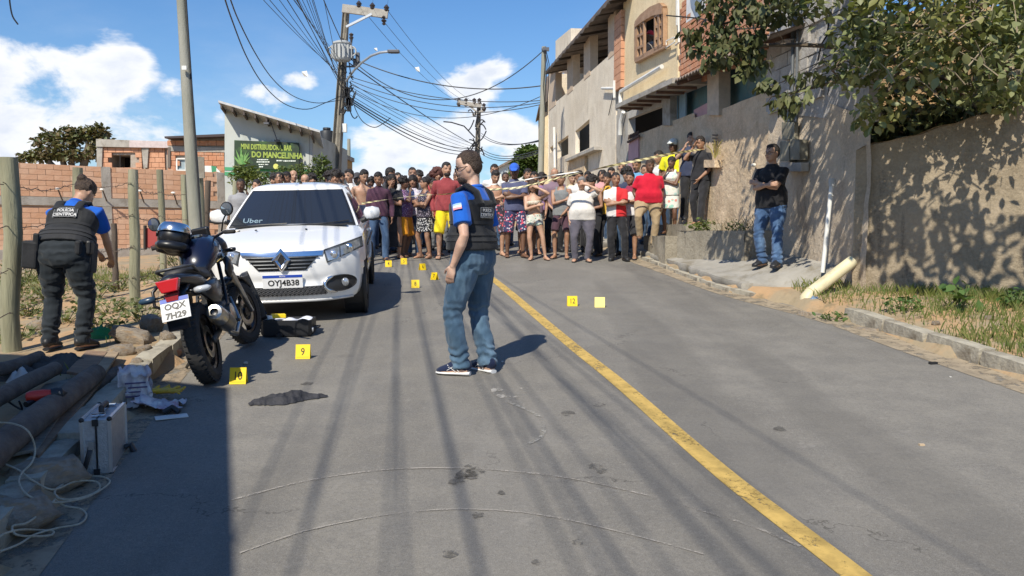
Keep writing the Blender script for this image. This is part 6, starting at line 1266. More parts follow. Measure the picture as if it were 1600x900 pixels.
# ---- the two officers
K_OBLUE = cm('royal blue polo', (.010, .115, .52), (.010, .09, .44)); K_VEST = cm('black ballistic nylon', (.012, .013, .015), (.022, .023, .026), rough=.7)
K_TEXT = mat('grey reflective print', (.55, .55, .55), .5)
def vest(inf, hero_seed, o_, z0=.565, patch=(.0, .735), ang=0., size=.030):
    i_ = inf; U, H, rows = i_['U'], i_['H'], i_['rows']; o = i_['o']; c = MB()
    rw_ = rows(.021, z0, .78, True, .86); ringloft(c, rw_, 26, U)
    for s in (-1, 1): c.tube([U((s*.058*H, .055*H, .76*H)), U((s*.060*H, .03*H, .825*H)), U((s*.062*H, -.01*H, .842*H)), U((s*.060*H, -.055*H, .815*H)), U((s*.055*H, -.075*H, .76*H))], [(.026*H, .012*H)]*5, 10, up=(1, 0, 0))
    v = rigid(c, 'vest', K_VEST, o, .007, .003, 12, hero_seed)
    for k, zz_ in enumerate((.60, .625, .65, .675)):
        q = MB(); r3 = rows(.0240, zz_, zz_+.014, True); q_ = MB(); ringloft(q_, r3, 40, U); q_.build('webbing_strap', cm('worn webbing', (.03, .031, .034)), o, smooth=True)
    rb = rows(.024, .735, .74, True)[0]; a = R(-90)+ang; 
    def surf(dx, z): # back surface point at sideways distance dx
        b_ = rb[3]; hw = rb[1]; t_ = min(.98, abs(dx)/hw); return U((dx, -(b_*(1-t_**(1/.85*2))**(.85/2)) if t_ < 1 else 0, z*H))
    W_, Hh = size*5.0, size*2.2; x0 = patch[0]*H; mb = MB(); nx = 10
    base = [(x0+W_*(k/nx-.5)) for k in range(nx+1)]; nd = (Matrix.Rotation(0, 3, 'Z') @ Vector((0, -1, 0)))
    def off(p, d): return p+Vector((0, -d, 0))
    mb.grid(lambda a_, b_: tuple(off(surf(x0+W_*(a_-.5), patch[1]+(b_-.5)*Hh/H), .004)), nx, 2); mb.build('name_patch', cm('dark patch', (.045, .047, .052)), o, smooth=True)
    for (da, db, dc, dd) in [(-.5, -.5, .5, -.5), (-.5, .5, .5, .5), (-.5, -.5, -.5, .5), (.5, -.5, .5, .5)]:
        mb = MB(); mb.tube([off(surf(x0+W_*(da+(dc-da)*t_/8), patch[1]+(db+(dd-db)*t_/8)*Hh/H), .005) for t_ in range(9)], .0012, 4); mb.build('patch_border', K_TEXT, o)
    for k, s_ in enumerate(('POLÍCIA', 'CIENTÍFICA')):
        me = text_mesh(s_, size*.98, .0006, .0009); me.materials.clear(); me.materials.append(K_TEXT)
        for v_ in me.vertices:
            p = surf(x0+v_.co.x, patch[1]+(Hh*(.22-.46*k)+v_.co.y)/H); v_.co = off(p, .0055+v_.co.z)
        t_ = bpy.data.objects.new('lettering', me); COL.objects.link(t_); t_.parent = o
    return v
hf = G(728, 583); HH = D(735, 236, hf.y).z-hf.z
he = person(hf.x+.06, hf.y, hf.z, HH, face=-118, skin='l', hair='buzz', hm=M_HAIRB, top=K_OBLUE, bottom=cm('washed grey blue jeans', (.055, .105, .165), (.115, .19, .27), 'denim'), arms=(('down'), ((.135, .03, .475), (.35, -1, .2), (0, .1, -1))), w=1.15, yaw=.45, nod=.22, vox=.0068, hero=True, shoes=cm('navy running shoe', (.012, .02, .055)), label='officer in royal blue polo, black vest and jeans standing in the street', feet=((-.06, .028, 0, -14), (.055, -.045, 0, 22)), seed=77, tuck=1, glasses=mat('sunglasses', (.012, .012, .014), .08), beard=mat('trimmed beard', (.045, .028, .018), .7, c2=(.12, .075, .055), ns=70), hem=.50, belly=.12)
vest(he, 5, None, z0=.562, patch=(-.012, .725), size=.036)
H_ = he['H']; ho = he['o']
sj, el, wr = he['arm'][0]
# flag patch on the left sleeve
dn = (el-sj).normalized(); nrm = Vector((-1, -.25, 0)); nrm = (nrm-dn*nrm.dot(dn)).normalized(); s_ = dn.cross(nrm); c0 = sj+(el-sj)*.30+nrm*(.046*H_)
for k, (m_, nm) in enumerate([(mat('patch blue', (.30, .48, .70), .7), 'flag_stripe'), (M_WHITE, 'flag_stripe'), (mat('patch pink', (.75, .28, .32), .7), 'flag_stripe')]):
    mb = MB(); mb.grid(lambda a_, b_: tuple(c0+s_*((a_-.5)*.072)+dn*(-.024+.016*(k+b_))-nrm*((a_-.5)**2*.030)+nrm*.003), 8, 1); mb.build(nm, m_, ho)
# ear-to-lens temple of pale skin is part of the head; shoe stripes
for (g0, fd, sd_) in he['shoes']:
    for sgn in (-1, 1):
        for (a, b_) in [((.0, .018), (.040, .052)), ((.018, .018), (.058, .046)), ((.012, .050), (.058, .022)), ((.028, .05), (.066, .024))]:
            mb = MB(); P = [g0+fd*(a[0]+(b_[0]-a[0])*t_)*H_+Vector((0, 0, (a[1]+(b_[1]-a[1])*t_)*H_))+sd_*sgn*(.0285-.010*(((a[1]+(b_[1]-a[1])*t_)-.02)/.03)**2)*H_ for t_ in (0, .5, 1)]
            mb.tube(P, .0022, 5); mb.build('shoe_stripe', M_SOLE, ho)
    mb = MB()
    for k in range(5): p = g0+fd*(.018+.012*k)*H_+Vector((0, 0, (.064-.0065*k)*H_)); mb.tube([p-sd_*.014*H_, p+Vector((0, 0, .004)), p+sd_*.014*H_], .0025, 5)
    mb.build('laces', M_SHOEK, ho)
# jeans details: back pocket stitching and belt
q = MB(); ringloft(q, he['rows'](.0165, .592, .612, False), 40, he['U']); q.build('belt', M_SHOEK, ho, smooth=True)
# woman officer bending by the fence
wy = 6.45; wx = D(99, 400, wy).x; wz = T(wx, wy)+.01
we = person(wx, wy, wz, 1.54, face=180, skin='t', hair='bun', hm=M_HAIRB, top=K_OBLUE, bottom=cm('dark uniform trousers', (.012, .017, .022), (.022, .028, .034)), bust=.5, w=1.2, belly=.2, tuck=1, lean=.52, nod=.25, yaw=-.30, turn=-.02, arms=(((-.06, .33, .47), (.3, -.1, -1), (.6, 1, -.1), 'abs'), ((.105, .30, .47), (1.2, -.3, -.5), (-.7, 1, 0), 'abs')), vox=.0075, hero=True, shoes=M_SHOEK, label='officer with hair bun, black vest and dark trousers bending by the fence', feet=((-.085, -.02, 0, -6), (.085, .0, 0, 12)), seed=88)
vest(we, 6, None, z0=.565, patch=(.0, .738), size=.040)
H_ = we['H']; wo = we['o']
q = MB(); q.ring(we['HD']((0, -.40, .80)), we['Rh'] @ Vector((0, -1, .5)), .10*we['hh'], .035*we['hh'], 14, 6); q.build('hair_tie', cm('purple scrunchie', (.06, .03, .35)), wo, smooth=True)
q = MB(); ringloft(q, we['rows'](.017, .565, .590, False), 40, we['U']); q.build('belt', M_SHOEK, wo, smooth=True)
def pouch(name, c, d, m=K_VEST, rz=0):
    mb = MB(); mb.box((0, 0, 0), d); o = mb.build(name, m, wo, bevel=.018, loc=Vector(c)); o.rotation_euler = (0, .1, rz); return o
pouch('belt_pouch', (-.225, -.03, .80), (.13, .16, .23)); pouch('belt_pouch', (-.17, -.09, .90), (.05, .03, .16)); pouch('holster', (.20, .05, .77), (.07, .12, .26)); pouch('pistol_grip', (.225, -.0, .86), (.045, .08, .12), M_SHOEK); pouch('belt_pouch', (.17, -.07, .86), (.05, .06, .12))
flush()
# ================================================================ CAR
M_PAINT = mat('white car paint', (.86, .86, .85), .28, coat=.9); M_BLKP = mat('black car plastic', (.02, .02, .021), .5); M_GLASS = mat('tinted windscreen', (.022, .026, .034), .06, spec=.6, coat=.3)
M_CHR = mat('chrome', (.75, .76, .78), .12, metal=1.); M_LENS = mat('headlamp lens', (.62, .64, .66), .06, c2=(.36, .38, .40), ns=16, metal=.55, coat=1.); M_LENSD = mat('headlamp dark inner', (.10, .105, .11), .15, coat=1.); M_RUB = mat('tyre rubber', (.022, .022, .023), .85, c2=(.04, .037, .034), ns=20); M_SILV = mat('silver wheel', (.42, .43, .44), .35, metal=.7)
M_BLUEP = mat('plate blue', (.02, .07, .42), .5); M_PLATE = mat('plate white', (.80, .80, .80), .45); M_PTXT = mat('plate lettering', (.02, .02, .02), .5)
fx = G(444, 500); CY = 8.3; cx = (444-800)/F*CY
car = empty('car', (cx, CY, roadz(CY)), label='white hatchback parked facing the camera with its dark windscreen and dusty plate', cat='car')
car.rotation_euler = (math.atan(SL), R(-1.6), R(8.5))
def Fz(x, z): return .42*min(1.15, abs(x)/.86)**3.0+1.1*max(0, z-.66)**1.7+.9*max(0, .36-z)**1.4+.02*math.exp(-((z-.47)/.05)**2)
SEC = [(0, .24), (.45, .235), (.70, .24), (.80, .26), (.845, .36), (.865, .52), (.862, .66), (.845, .76), (.80, 0.), (.55, .03), (.28, .05), (0, .055)]
def section(y):
    t_ = min(1, y/.95); zt = .82+(.985-.82)*t_**.75 if y < .95 else (.985+.03*min(1, (y-.95)/1.5)); ws = (.93+.07*min(1, y/.5)) if y < 2.6 else 1-.10*((y-2.6)/1.46)**2
    P = []
    for i, (x, z) in enumerate(SEC):
        if i >= 8: z = zt+z*(.75+.25*t_)
        elif i == 7: z = zt-.055
        elif i == 6: z = .66+(.03*t_)
        P.append(Vector((x*ws, 0, z)))
    return smooth_path(P, 34)
def yof(y, p):
    k = max(0, 1-y/1.0); yy = y+k*Fz(p.x, p.z)
    if y > 3.3: yy -= (y-3.3)/.76*(.30*(abs(p.x)/.86)**3+.25*max(0, p.z-.6)**1.2+.12*max(0, .4-p.z))
    return yy
def carbody():
    mb = MB(); ys = list(np.linspace(0, 1.2, 16))+list(np.linspace(1.35, 4.06, 18)); rings = []
    for y in ys:
        h = section(y); full = [Vector((-p.x, 0, p.z)) for p in h[::-1]][:-1]+h; full = full[:-1]
        rings.append([(p.x, yof(y, p), p.z) for p in full])
    n = len(rings[0]); vs = [v for r_ in rings for v in r_]; fs = []
    for j in range(len(rings)-1):
        for i in range(n):
            c = [vs[j*n+i], vs[j*n+(i+1) % n], vs[(j+1)*n+(i+1) % n], vs[(j+1)*n+i]]; m = [sum(q[k] for q in c)/4 for k in range(3)]
            if abs(m[0]) > .55 and any((m[1]-wy_)**2+(m[2]-.31)**2 < .36**2 for wy_ in (.84, 3.40)): continue
            fs.append((j*n+i, j*n+(i+1) % n, (j+1)*n+(i+1) % n, (j+1)*n+i))
    mb.add(vs, fs)
    for end, ridx in ((0, 0), (1, len(rings)-1)):                    # nose and tail filled radially
        R_ = rings[ridx]; K = 14; vv = []
        for k in range(K+1):
            a = 1-k/K
            for (x, y, z) in R_:
                X, Z = x*a, .52+(z-.52)*a; vv.append((X, Fz(X, Z) if end == 0 else y-(1-a)*0+((.30*(abs(x)/.86)**3-.30*(abs(X)/.86)**3) if a else .30*(abs(x)/.86)**3), Z))
        mb.add(vv, [(k*n+i, k*n+(i+1) % n, (k+1)*n+(i+1) % n, (k+1)*n+i) for k in range(K) for i in range(n)])
    return mb
carbody().build('body', M_PAINT, car, smooth=True, merge=True)
def gh(u, t_):                                              # greenhouse outline, u around, t up
    hw = .775-.165*t_-.02*t_*t_; y0 = .98+.70*t_; y1 = 3.92-.42*t_; z = 1.0+.44*t_
    a = 2*math.pi*u; ca, sa = math.cos(a), math.sin(a); e = .30; X = math.copysign(abs(ca)**e, ca)*hw; Y = (y0+y1)/2+math.copysign(abs(sa)**e, sa)*(y1-y0)/2
    if Y < (y0+y1)/2: Y += .0
    return Vector((X, Y, z))
def shield(x, t_, off=0):                                   # windscreen surface
    hw = .775-.175*t_-.025*t_*t_; y0 = .93+.72*t_; return Vector((x, y0+.16*(x/hw)**2-off*.6, 1.0+.44*t_+off*.8))
def greenhouse():
    mb = MB(); lv = [0, .25, .5, .75, 1.]
    def outline(t_, inset=0, dz=0):
        hw = (.775-.175*t_-.025*t_*t_); out = []
        for k in range(13): x = -hw+2*hw*k/12; p = shield(x*(1-inset), t_); out.append(Vector((p.x, p.y+inset*.5, p.z+dz)))
        y1 = 3.92-.42*t_; ys_ = list(np.linspace(out[-1].y+.1, y1-.25, 9))
        for y in ys_: out.append(Vector((hw*(1-inset)*(1-.05*max(0, (y-2)/1.6)**2), y, out[0].z)))
        for k in range(9): x = hw*.95-2*hw*.95*k/8; out.append(Vector((x*(1-inset)*.97, y1-.12*(x/hw)**2-inset*.5, out[0].z)))
        for y in ys_[::-1]: out.append(Vector((-hw*(1-inset)*(1-.05*max(0, (y-2)/1.6)**2), y, out[0].z)))
        return out
    loops = [outline(t_) for t_ in lv]+[outline(1., .04, .025), outline(1., .12, .045), outline(1., .3, .065), outline(1., .6, .08), outline(1., .95, .085)]; n = len(loops[0])
    vs = [v for l in loops for v in l]; mb.add(vs, [(j*n+i, j*n+(i+1) % n, (j+1)*n+(i+1) % n, (j+1)*n+i) for j in range(len(loops)-1) for i in range(n)]+[tuple((len(loops)-1)*n+i for i in range(n))])
    mb.build('roof', M_PAINT, car, smooth=True)
greenhouse()
def ghw(t_): return .775-.175*t_-.025*t_*t_
mb = MB(); mb.grid(lambda a, b: tuple(shield((a*2-1)*ghw(.02+.96*b)*.965, .0+.97*b, .006)), 20, 10); mb.build('windscreen_surround', M_BLKP, car, smooth='all')
mb = MB(); mb.grid(lambda a, b: tuple(shield((a*2-1)*ghw(.06+.88*b)*.925, .06+.88*b, .010)), 20, 10); mb.build('windscreen', M_GLASS, car, smooth='all')
for s in (-1, 1):
    for nm, (ya, yb, yc, yd) in (('front_window', (1.45, 2.35, 2.35, 1.95)), ('rear_window', (2.43, 3.35, 3.20, 2.43))):
        mb = MB(); mb.grid(lambda a, b: (s*(ghw(.1+.78*b)*(1-.05*max(0, ((ya+(yb-ya)*a)-2)/1.6)**2)+.008), (ya+(yb-ya)*a)*(1-b)+(yd+(yc-yd)*a)*b, 1.0+.44*(.1+.78*b)), 8, 6); mb.build(nm, M_GLASS, car, smooth='all')
    mb = MB(); mb.tube([(s*.79, 1.50, 1.03), (s*.86, 1.49, 1.06), (s*.92, 1.49, 1.08)], .035, 8); mb.build('mirror_arm', M_BLKP, car)
    mb = MB(); mb.tube([(s*.84, 1.47, 1.115), (s*.87, 1.455, 1.12), (s*.94, 1.44, 1.125), (s*1.0, 1.46, 1.12), (s*1.02, 1.48, 1.115)], [(.03, .05), (.06, .085), (.068, .092), (.055, .078), (.02, .03)], 14, up=(0, 1, 0)); m_ = mb.build('wing_mirror', M_PAINT, car, smooth='all')
    mb = MB(); mb.tube([(s*.85, 1.455, 1.065), (s*.95, 1.435, 1.055), (s*1.04, 1.46, 1.07)], [(.035, .022), (.045, .026), (.03, .02)], 10, up=(0, 1, 0)); mb.build('mirror_base', M_BLKP, car, smooth='all')
    for wy_ in (.84, 3.40):
        w = empty('wheel', (s*.765, wy_, .31)); w.parent = car
        mb = MB(); mb.lathe((0, 0, 0), (1, 0, 0), [(.20, -.095), (.275, -.10), (.305, -.085), (.312, -.06), (.312, .06), (.305, .085), (.275, .10), (.20, .095)], 36); mb.build('tyre', M_RUB, w, smooth=True)
        mb = MB(); mb.lathe((0, 0, 0), (1, 0, 0), [(.0, s*.06), (.05, s*.075), (.06, s*.05), (.17, s*.05), (.195, s*.085), (.205, s*.08), (.205, 0), (0, 0)], 28)
        for k in range(7): a = 6.283*k/7; mb.beam((s*.07, math.cos(a)*.04, math.sin(a)*.04), (s*.075, math.cos(a)*.19, math.sin(a)*.19), .05, .02, up=(1, 0, 0))
        mb.build('rim', M_SILV, w)
        mb = MB(); mb.ring((s*.835, wy_, .31), (1, 0, 0), .362, .020, 28, 6, a0=R(-25), a1=R(205), sc=(1, 1.2)); mb.build('wheel_arch', M_BLKP, car, smooth=True)
        mb = MB(); mb.lathe((s*.60, wy_, .31), (1, 0, 0), [(0, 0), (.36, 0), (.36, s*.22)], 24); mb.build('wheel_well', M_BLKP, car)
    mb = MB(); mb.beam((s*.866, 1.35, .75), (s*.866, 3.3, .78), .012, .035); mb.build('door_trim', M_BLKP, car); mb = MB(); mb.beam((s*.868, 2.15, .88), (s*.868, 2.33, .88), .03, .03); mb.build('door_handle', M_PAINT, car)
    mb = MB(); mb.beam((s*.864, 2.40, .40), (s*.850, 2.40, .96), .006, .012, up=(0, 1, 0)); mb.build('door_gap', M_BLKP, car)
def fp(x, z, off=.0): return (x, Fz(x, z)-off, z)
def fpatch(name, c, off, m, par=None, nu=12, nv=6, thick=0):
    mb = MB(); TL, TR, BR, BL = c
    def q(a, b): x = (TL[0]*(1-a)+TR[0]*a)*b+(BL[0]*(1-a)+BR[0]*a)*(1-b); z = (TL[1]*(1-a)+TR[1]*a)*b+(BL[1]*(1-a)+BR[1]*a)*(1-b); return fp(x, z, off)
    mb.grid(q, nu, nv); return mb.build(name, m, par or car, smooth='all')
for s in (-1, 1):
    hl = fpatch('headlight', [(s*.44, .795), (s*.835, .905), (s*.845, .80), (s*.47, .665)], .012, M_LENSD)
    fpatch('lamp_lens', [(s*.455, .785), (s*.60, .82), (s*.60, .70), (s*.485, .68)], .016, M_LENS, hl); fpatch('lamp_lens', [(s*.61, .825), (s*.81, .885), (s*.82, .81), (s*.62, .715)], .016, M_LENS, hl)
    for (x, z, r_) in [(.535, .745, .048), (.70, .80, .052)]:
        mb = MB(); mb.ell(fp(s*x, z, .008), (r_, .03, r_), 14, 8); mb.build('bulb_dome', M_CHR if x > .6 else mat('clear lamp', (.75, .76, .78), .05, metal=.8), hl, smooth='all')
    mb = MB(); mb.tube([fp(s*.44, .795, .012), fp(s*.64, .852, .012), fp(s*.835, .905, .012), fp(s*.845, .80, .012), fp(s*.64, .73, .012), fp(s*.47, .665, .012), fp(s*.44, .795, .012)], .007, 6); mb.build('lamp_bezel', M_BLKP, hl)
    # fog lamp
    mb = MB(); 
    def fq(a, b, rx, rz_, off): an = 6.283*a; return fp(s*.60+rx*b*math.cos(an), .425+rz_*b*math.sin(an)*(1-.15*math.cos(an)*s), off)
    mb.grid(lambda a, b: fq(a, b, .17, .085, .008), 24, 3); fg = mb.build('fog_lamp', M_BLKP, car, smooth='all')
    mb = MB(); mb.tube([fp(s*.60+.165*math.cos(a)*1, .425+.085*math.sin(a), .012) for a in np.linspace(0, 6.283, 25)], .007, 6); mb.build('fog_ring', M_BLKP, fg, smooth=True)
    mb = MB(); mb.ell(fp(s*.64, .425, .006), (.05, .03, .05), 14, 8); mb.build('fog_lens', M_LENS, fg, smooth='all')
    mb = MB(); mb.tube([fp(s*(.60-.17*math.cos(a)), .42+.095*math.sin(a), .012) for a in np.linspace(-1.35, 1.2, 14)], [.006, .014]+[.022]*10+[.014, .004], 8); mb.build('fog_trim', M_CHR, fg, smooth='all')
gr = fpatch('grille', [(-.42, .79), (.42, .79), (.25, .595), (-.25, .595)], .008, M_BLKP)
fpatch('chrome_bar', [(-.44, .795), (.44, .795), (.42, .745), (-.42, .745)], .016, M_CHR, gr)
for k in range(4):
    z = .735-.038*k; hw = .385-.045*k; mb = MB(); mb.tube([fp(x, z-.015*(1-abs(x)/hw)*0, .018) for x in np.linspace(-hw, hw, 12)], [(.006, .009)]*12, 6); mb.build('grille_slat', mat('satin chrome', (.12, .125, .13), .35, metal=.8), gr)
# diamond badge
bd = empty('badge', (0, -.035, .71)); bd.parent = car
mb = MB(); a_, h_ = .090, .120; ip = .037; hp = .061
vs = [(0, -.012, h_), (a_, -.012, 0), (0, -.012, -h_), (-a_, -.012, 0), (0, .0, h_+.012), (a_+.010, 0, 0), (0, 0, -h_-.012), (-a_-.010, 0, 0), (0, -.026, (h_+hp)/2), ((a_+ip)/2, -.026, 0), (0, -.026, -(h_+hp)/2), (-(a_+ip)/2, -.026, 0), (0, -.008, hp), (ip, -.008, 0), (0, -.008, -hp), (-ip, -.008, 0)]
fs = []
for k in range(4):
    n_ = (k+1) % 4; fs += [(k, n_, 4+n_, 4+k), (k, n_, 8+n_, 8+k), (8+k, 8+n_, 12+n_, 12+k)]
mb.add(vs, fs); mb.build('badge_diamond', M_CHR, bd); mb = MB(); mb.add([(0, -.006, hp), (ip, -.006, 0), (0, -.006, -hp), (-ip, -.006, 0)], [(0, 1, 2, 3)]); mb.build('badge_centre', M_BLKP, bd)
# plate
def plate(par, loc, rot, txts, w=.42, h=.148, sizes=.085, dirty=0):
    pl = empty('number_plate', loc); pl.parent = par; pl.rotation_euler = rot
    mb = MB(); mb.box((0, 0, 0), (w, .006, h)); mb.build('plate_panel', M_PLATE if not dirty else mat('dirty plate', (.74, .75, .76), .5, c2=(.55, .55, .54), ns=9), pl, bevel=.006)
    mb = MB(); mb.box((0, -.0042, h/2-.017), (w-.006, .002, .030)); mb.build('plate_band', M_BLUEP, pl)
    text_on('BRASIL', .022, M_PLATE, 'plate_lettering', pl, frame((0, -.006, h/2-.017), (1, 0, 0), (0, 0, 1)), .0005)
    for (s_, x, z, sz, xs) in txts: text_on(s_, sz, M_PTXT, 'plate_lettering', pl, frame((x, -.0045, z), (1, 0, 0), (0, 0, 1)), .0008, .0022, xs)
    return pl
plate(car, (0, -.012, .478), (R(4), 0, 0), [('OYJ4B38', .008, -.018, .088, 1.0)])
# lower intake with mesh of hexagon-like cells
it = fpatch('lower_intake', [(-.50, .415), (.47, .415), (.44, .315), (-.47, .315)], .006, M_BLKP)
mb = MB(); M_MESH = mat('intake mesh', (.10, .10, .105), .5)
for r_ in range(3):
    for k in range(20):
        x = -.46+.046*k+(.023 if r_ % 2 else 0); z = .33+.034*r_
        for (a, b) in [((0, 0), (.023, .017)), ((.023, .017), (.046, 0)), ]:
            mb.tube([fp(x+a[0], z+a[1], .012), fp(x+b[0], z+b[1], .012)], .0035, 4)
            mb.tube([fp(x+a[0], z-a[1]+.0, .012), fp(x+b[0], z-b[1], .012)], .0035, 4)
mb.build('intake_mesh', M_MESH, it, kind='stuff')
mb = MB(); mb.tube([fp(x, .255, .006) for x in np.linspace(-.72, .72, 20)], [(.012, .016)]*20, 8); mb.build('bumper_lip', mat('satin lip', (.62, .62, .61), .35, coat=.5), car, smooth='all')
# bonnet shut line, wipers, antenna, sticker, washer jets
mb = MB(); 
for s in (-1, 1): mb.tube([shield(s*.72, .02, .02)+Vector((0, -.03, -.01)), shield(s*.36, .03, .03), shield(s*.05, .055, .03)] if s < 0 else [shield(.10, .03, .02), shield(.40, .035, .03), shield(.66, .09, .03)], .008, 6); 
mb.build('wiper', M_BLKP, car, kind='stuff')
mb = MB(); mb.box((0, .93, 1.025), (1.30, .09, .02)); mb.build('scuttle', M_BLKP, car)
mb = MB(); mb.lathe((.03, 1.85, 1.505), (0, -.35, 1), [(.022, 0), (.016, .03), (.004, .05), (.003, .17), (0, .17)], 8); mb.build('antenna', M_BLKP, car, smooth=True)
me = text_mesh('Uber', .115, .0008, .001); me.transform(Matrix.Rotation(0, 4, 'Z')); me.materials.clear(); me.materials.append(mat('pale sticker', (.45, .60, .68), .5))
for v_ in me.vertices: v_.co = shield(-.47+v_.co.x, .16+v_.co.y/.75, .014)
o = bpy.data.objects.new('window_sticker', me); COL.objects.link(o); o.parent = car
for x in (-.36, .20): mb = MB(); mb.ell((x, .66, .995), (.016, .02, .008), 8, 5); mb.build('washer_jet', M_BLKP, car)
# ================================================================ MOTORCYCLE
M_MBLK = mat('gloss black fairing', (.010, .010, .012), .38, coat=.25); M_NAVY = mat('navy tank paint', (.006, .009, .028), .28, coat=.5); M_SEAT = mat('black vinyl seat', (.022, .022, .024), .6); M_STEEL = mat('brushed steel', (.50, .49, .46), .3, metal=.95, c2=(.34, .32, .29), ns=12); M_ENG = mat('grey engine alloy', (.13, .13, .135), .5, metal=.6, c2=(.07, .07, .07), ns=10); M_RED = mat('red tail lens', (.50, .015, .02), .15, coat=1.); M_AMB = mat('smoked indicator lens', (.50, .52, .54), .12, coat=1.); M_INDB = mat('dark blue indicator', (.03, .06, .10), .3)
g = G(333, 596); moto = empty('motorcycle', (g.x, g.y, g.z), label='black motorcycle on its side stand at the kerb with navy tank and steel silencer', cat='motorcycle')
moto.rotation_euler = (math.atan(SL), R(-15), R(10)); moto.rotation_mode = 'ZXY' if False else 'XYZ'
moto.matrix_world = Matrix.Translation(g) @ Matrix.Rotation(R(10.5), 4, 'Z') @ Matrix.Rotation(math.atan(SL), 4, 'X') @ Matrix.Rotation(R(-13), 4, 'Y')
def mo(mb, name, m, par=None, **kw): return mb.build(name, m, par or moto, **kw)
def tube_(name, pts, r, m, par=None, n=10, **kw): mb = MB(); mb.tube(pts, r, n, **kw); return mo(mb, name, m, par, smooth='all')
def mwheel(y, r_, w, par, drum=True, ax=(1, 0, 0), cxx=0):
    e = empty('wheel', (cxx, y, r_)); e.parent = par
    mb = MB(); prof = [(r_-.10, -w*.42), (r_-.05, -w*.5), (r_-.018, -w*.40), (r_, -w*.12), (r_, w*.12), (r_-.018, w*.40), (r_-.05, w*.5), (r_-.10, w*.42)]; mb.lathe((0, 0, 0), (1, 0, 0), prof, 44)
    for k in range(44):
        a = 6.283*k/44
        for s in (-1, 1): c = Vector((s*w*.24, math.cos(a+s*.05)*(r_-.012), math.sin(a+s*.05)*(r_-.012))); mb.box(c, (w*.30, .022, .020), M=Matrix.Rotation(a, 3, 'X') @ Matrix.Rotation(s*.5, 3, 'Y') @ Matrix.Rotation(0, 3, 'Z'))
    mo(mb, 'tyre', M_RUB, e)
    mb = MB(); mb.lathe((0, 0, 0), (1, 0, 0), [(r_-.10, -w*.36), (r_-.125, -w*.30), (r_-.125, w*.30), (r_-.10, w*.36)], 36); mb.lathe((0, 0, 0), (1, 0, 0), [(0, -w*.5), (.045, -w*.5), (.045, w*.5), (0, w*.5)], 16)
    for k in range(5): a = 6.283*k/5; mb.beam((0, math.cos(a)*.04, math.sin(a)*.04), (0, math.cos(a)*(r_-.12), math.sin(a)*(r_-.12)), .03, .045, up=(1, 0, 0))
    mo(mb, 'rim', M_MBLK, e); mb = MB(); mb.ring((w*.42, 0, 0), (1, 0, 0), .105, .016, 24, 6, sc=(1.6, .2)); mo(mb, 'brake_disc', M_STEEL, e); return e
mwheel(0, .318, .140, moto)
steer = empty('front_assembly', (0, 1.02, .98)); steer.parent = moto; steer.rotation_euler = (0, 0, R(-16))
def st(p): return Vector(p)-Vector((0, 1.02, .98))
mwheel(1.36-1.02, .300, .110, steer).location = st((0, 1.36, .300))
for s in (-1, 1):
    tube_('fork', [st((s*.095, 1.36, .30)), st((s*.095, 1.22, .62)), st((s*.095, 1.06, 1.0))], [.024, .026, .020], M_STEEL if s > 0 else M_ENG, steer)
    tube_('handlebar', [st((0, 1.02, 1.03)), st((s*.12, 1.0, 1.06)), st((s*.26, .92, 1.09)), st((s*.37, .86, 1.08))], .012, M_MBLK, steer); tube_('grip', [st((s*.27, .915, 1.09)), st((s*.39, .85, 1.08))], .018, M_RUB, steer)
    tube_('lever', [st((s*.22, .97, 1.09)), st((s*.30, .98, 1.08)), st((s*.40, .93, 1.07))], .007, M_STEEL, steer)
    tube_('mirror_stem', [st((s*.24, .93, 1.10)), st((s*.27, .95, 1.19)), st((s*.33, .93, 1.25))], .007, M_MBLK, steer)
    mb = MB(); mb.lathe(st((s*.345, .93, 1.28)), (-.25*s*0-.15, -1, .1), [(0, -.012), (.045, -.010), (.062, 0), (.060, .012), (.0, .030)][::1], 18); mo(mb, 'mirror', M_MBLK, steer, smooth=True)
    mb = MB(); mb.lathe(st((s*.345, .93, 1.28)), (-.15, -1, .1), [(0, .0315), (.052, .016), (.056, .006)], 18); mo(mb, 'mirror_glass', mat('mirror glass', (.55, .62, .70), .06, metal=.9), steer, smooth=True)
    tube_('front_indicator', [st((s*.10, 1.10, .92)), st((s*.20, 1.09, .92)), st((s*.24, 1.09, .92))], [.010, .022, .014], M_MBLK, steer)
mb = MB(); mb.tube([st((0, 1.12, .62)), st((0, 1.30, .66)), st((0, 1.45, .62)), st((0, 1.60, .50))], [(.05, .03), (.07, .02), (.07, .02), (.05, .015)], 12, up=(1, 0, 0)); mo(mb, 'front_mudguard', M_MBLK, steer, smooth='all')
mb = MB(); mb.ell(st((0, 1.17, .95)), (.12, .13, .13), 16, 10); mo(mb, 'headlamp', M_MBLK, steer, smooth='all'); mb = MB(); mb.box(st((0, 1.02, 1.12)), (.17, .05, .10)); mo(mb, 'instruments', M_MBLK, steer, bevel=.02)
tube_('fuel_tank', [(0, .46, .79), (0, .56, .88), (0, .70, .95), (0, .86, .97), (0, .98, .92), (0, 1.05, .84)], [(.07, .05), (.13, .10), (.165, .14), (.165, .15), (.12, .12), (.05, .05)], M_NAVY, n=20, up=(1, 0, 0))
tube_('gold_tank_stripe', [(.150, .62, .865), (.166, .70, .880), (.163, .78, .875), (.160, .86, .885)], [.003, .007, .005, .003], mat('gold tank script', (.45, .33, .10), .4), n=6)
mb = MB(); mb.lathe((0, .80, 1.10), (0, 0, 1), [(.055, 0), (.055, .015), (0, .02)], 16); mo(mb, 'fuel_cap', M_STEEL)
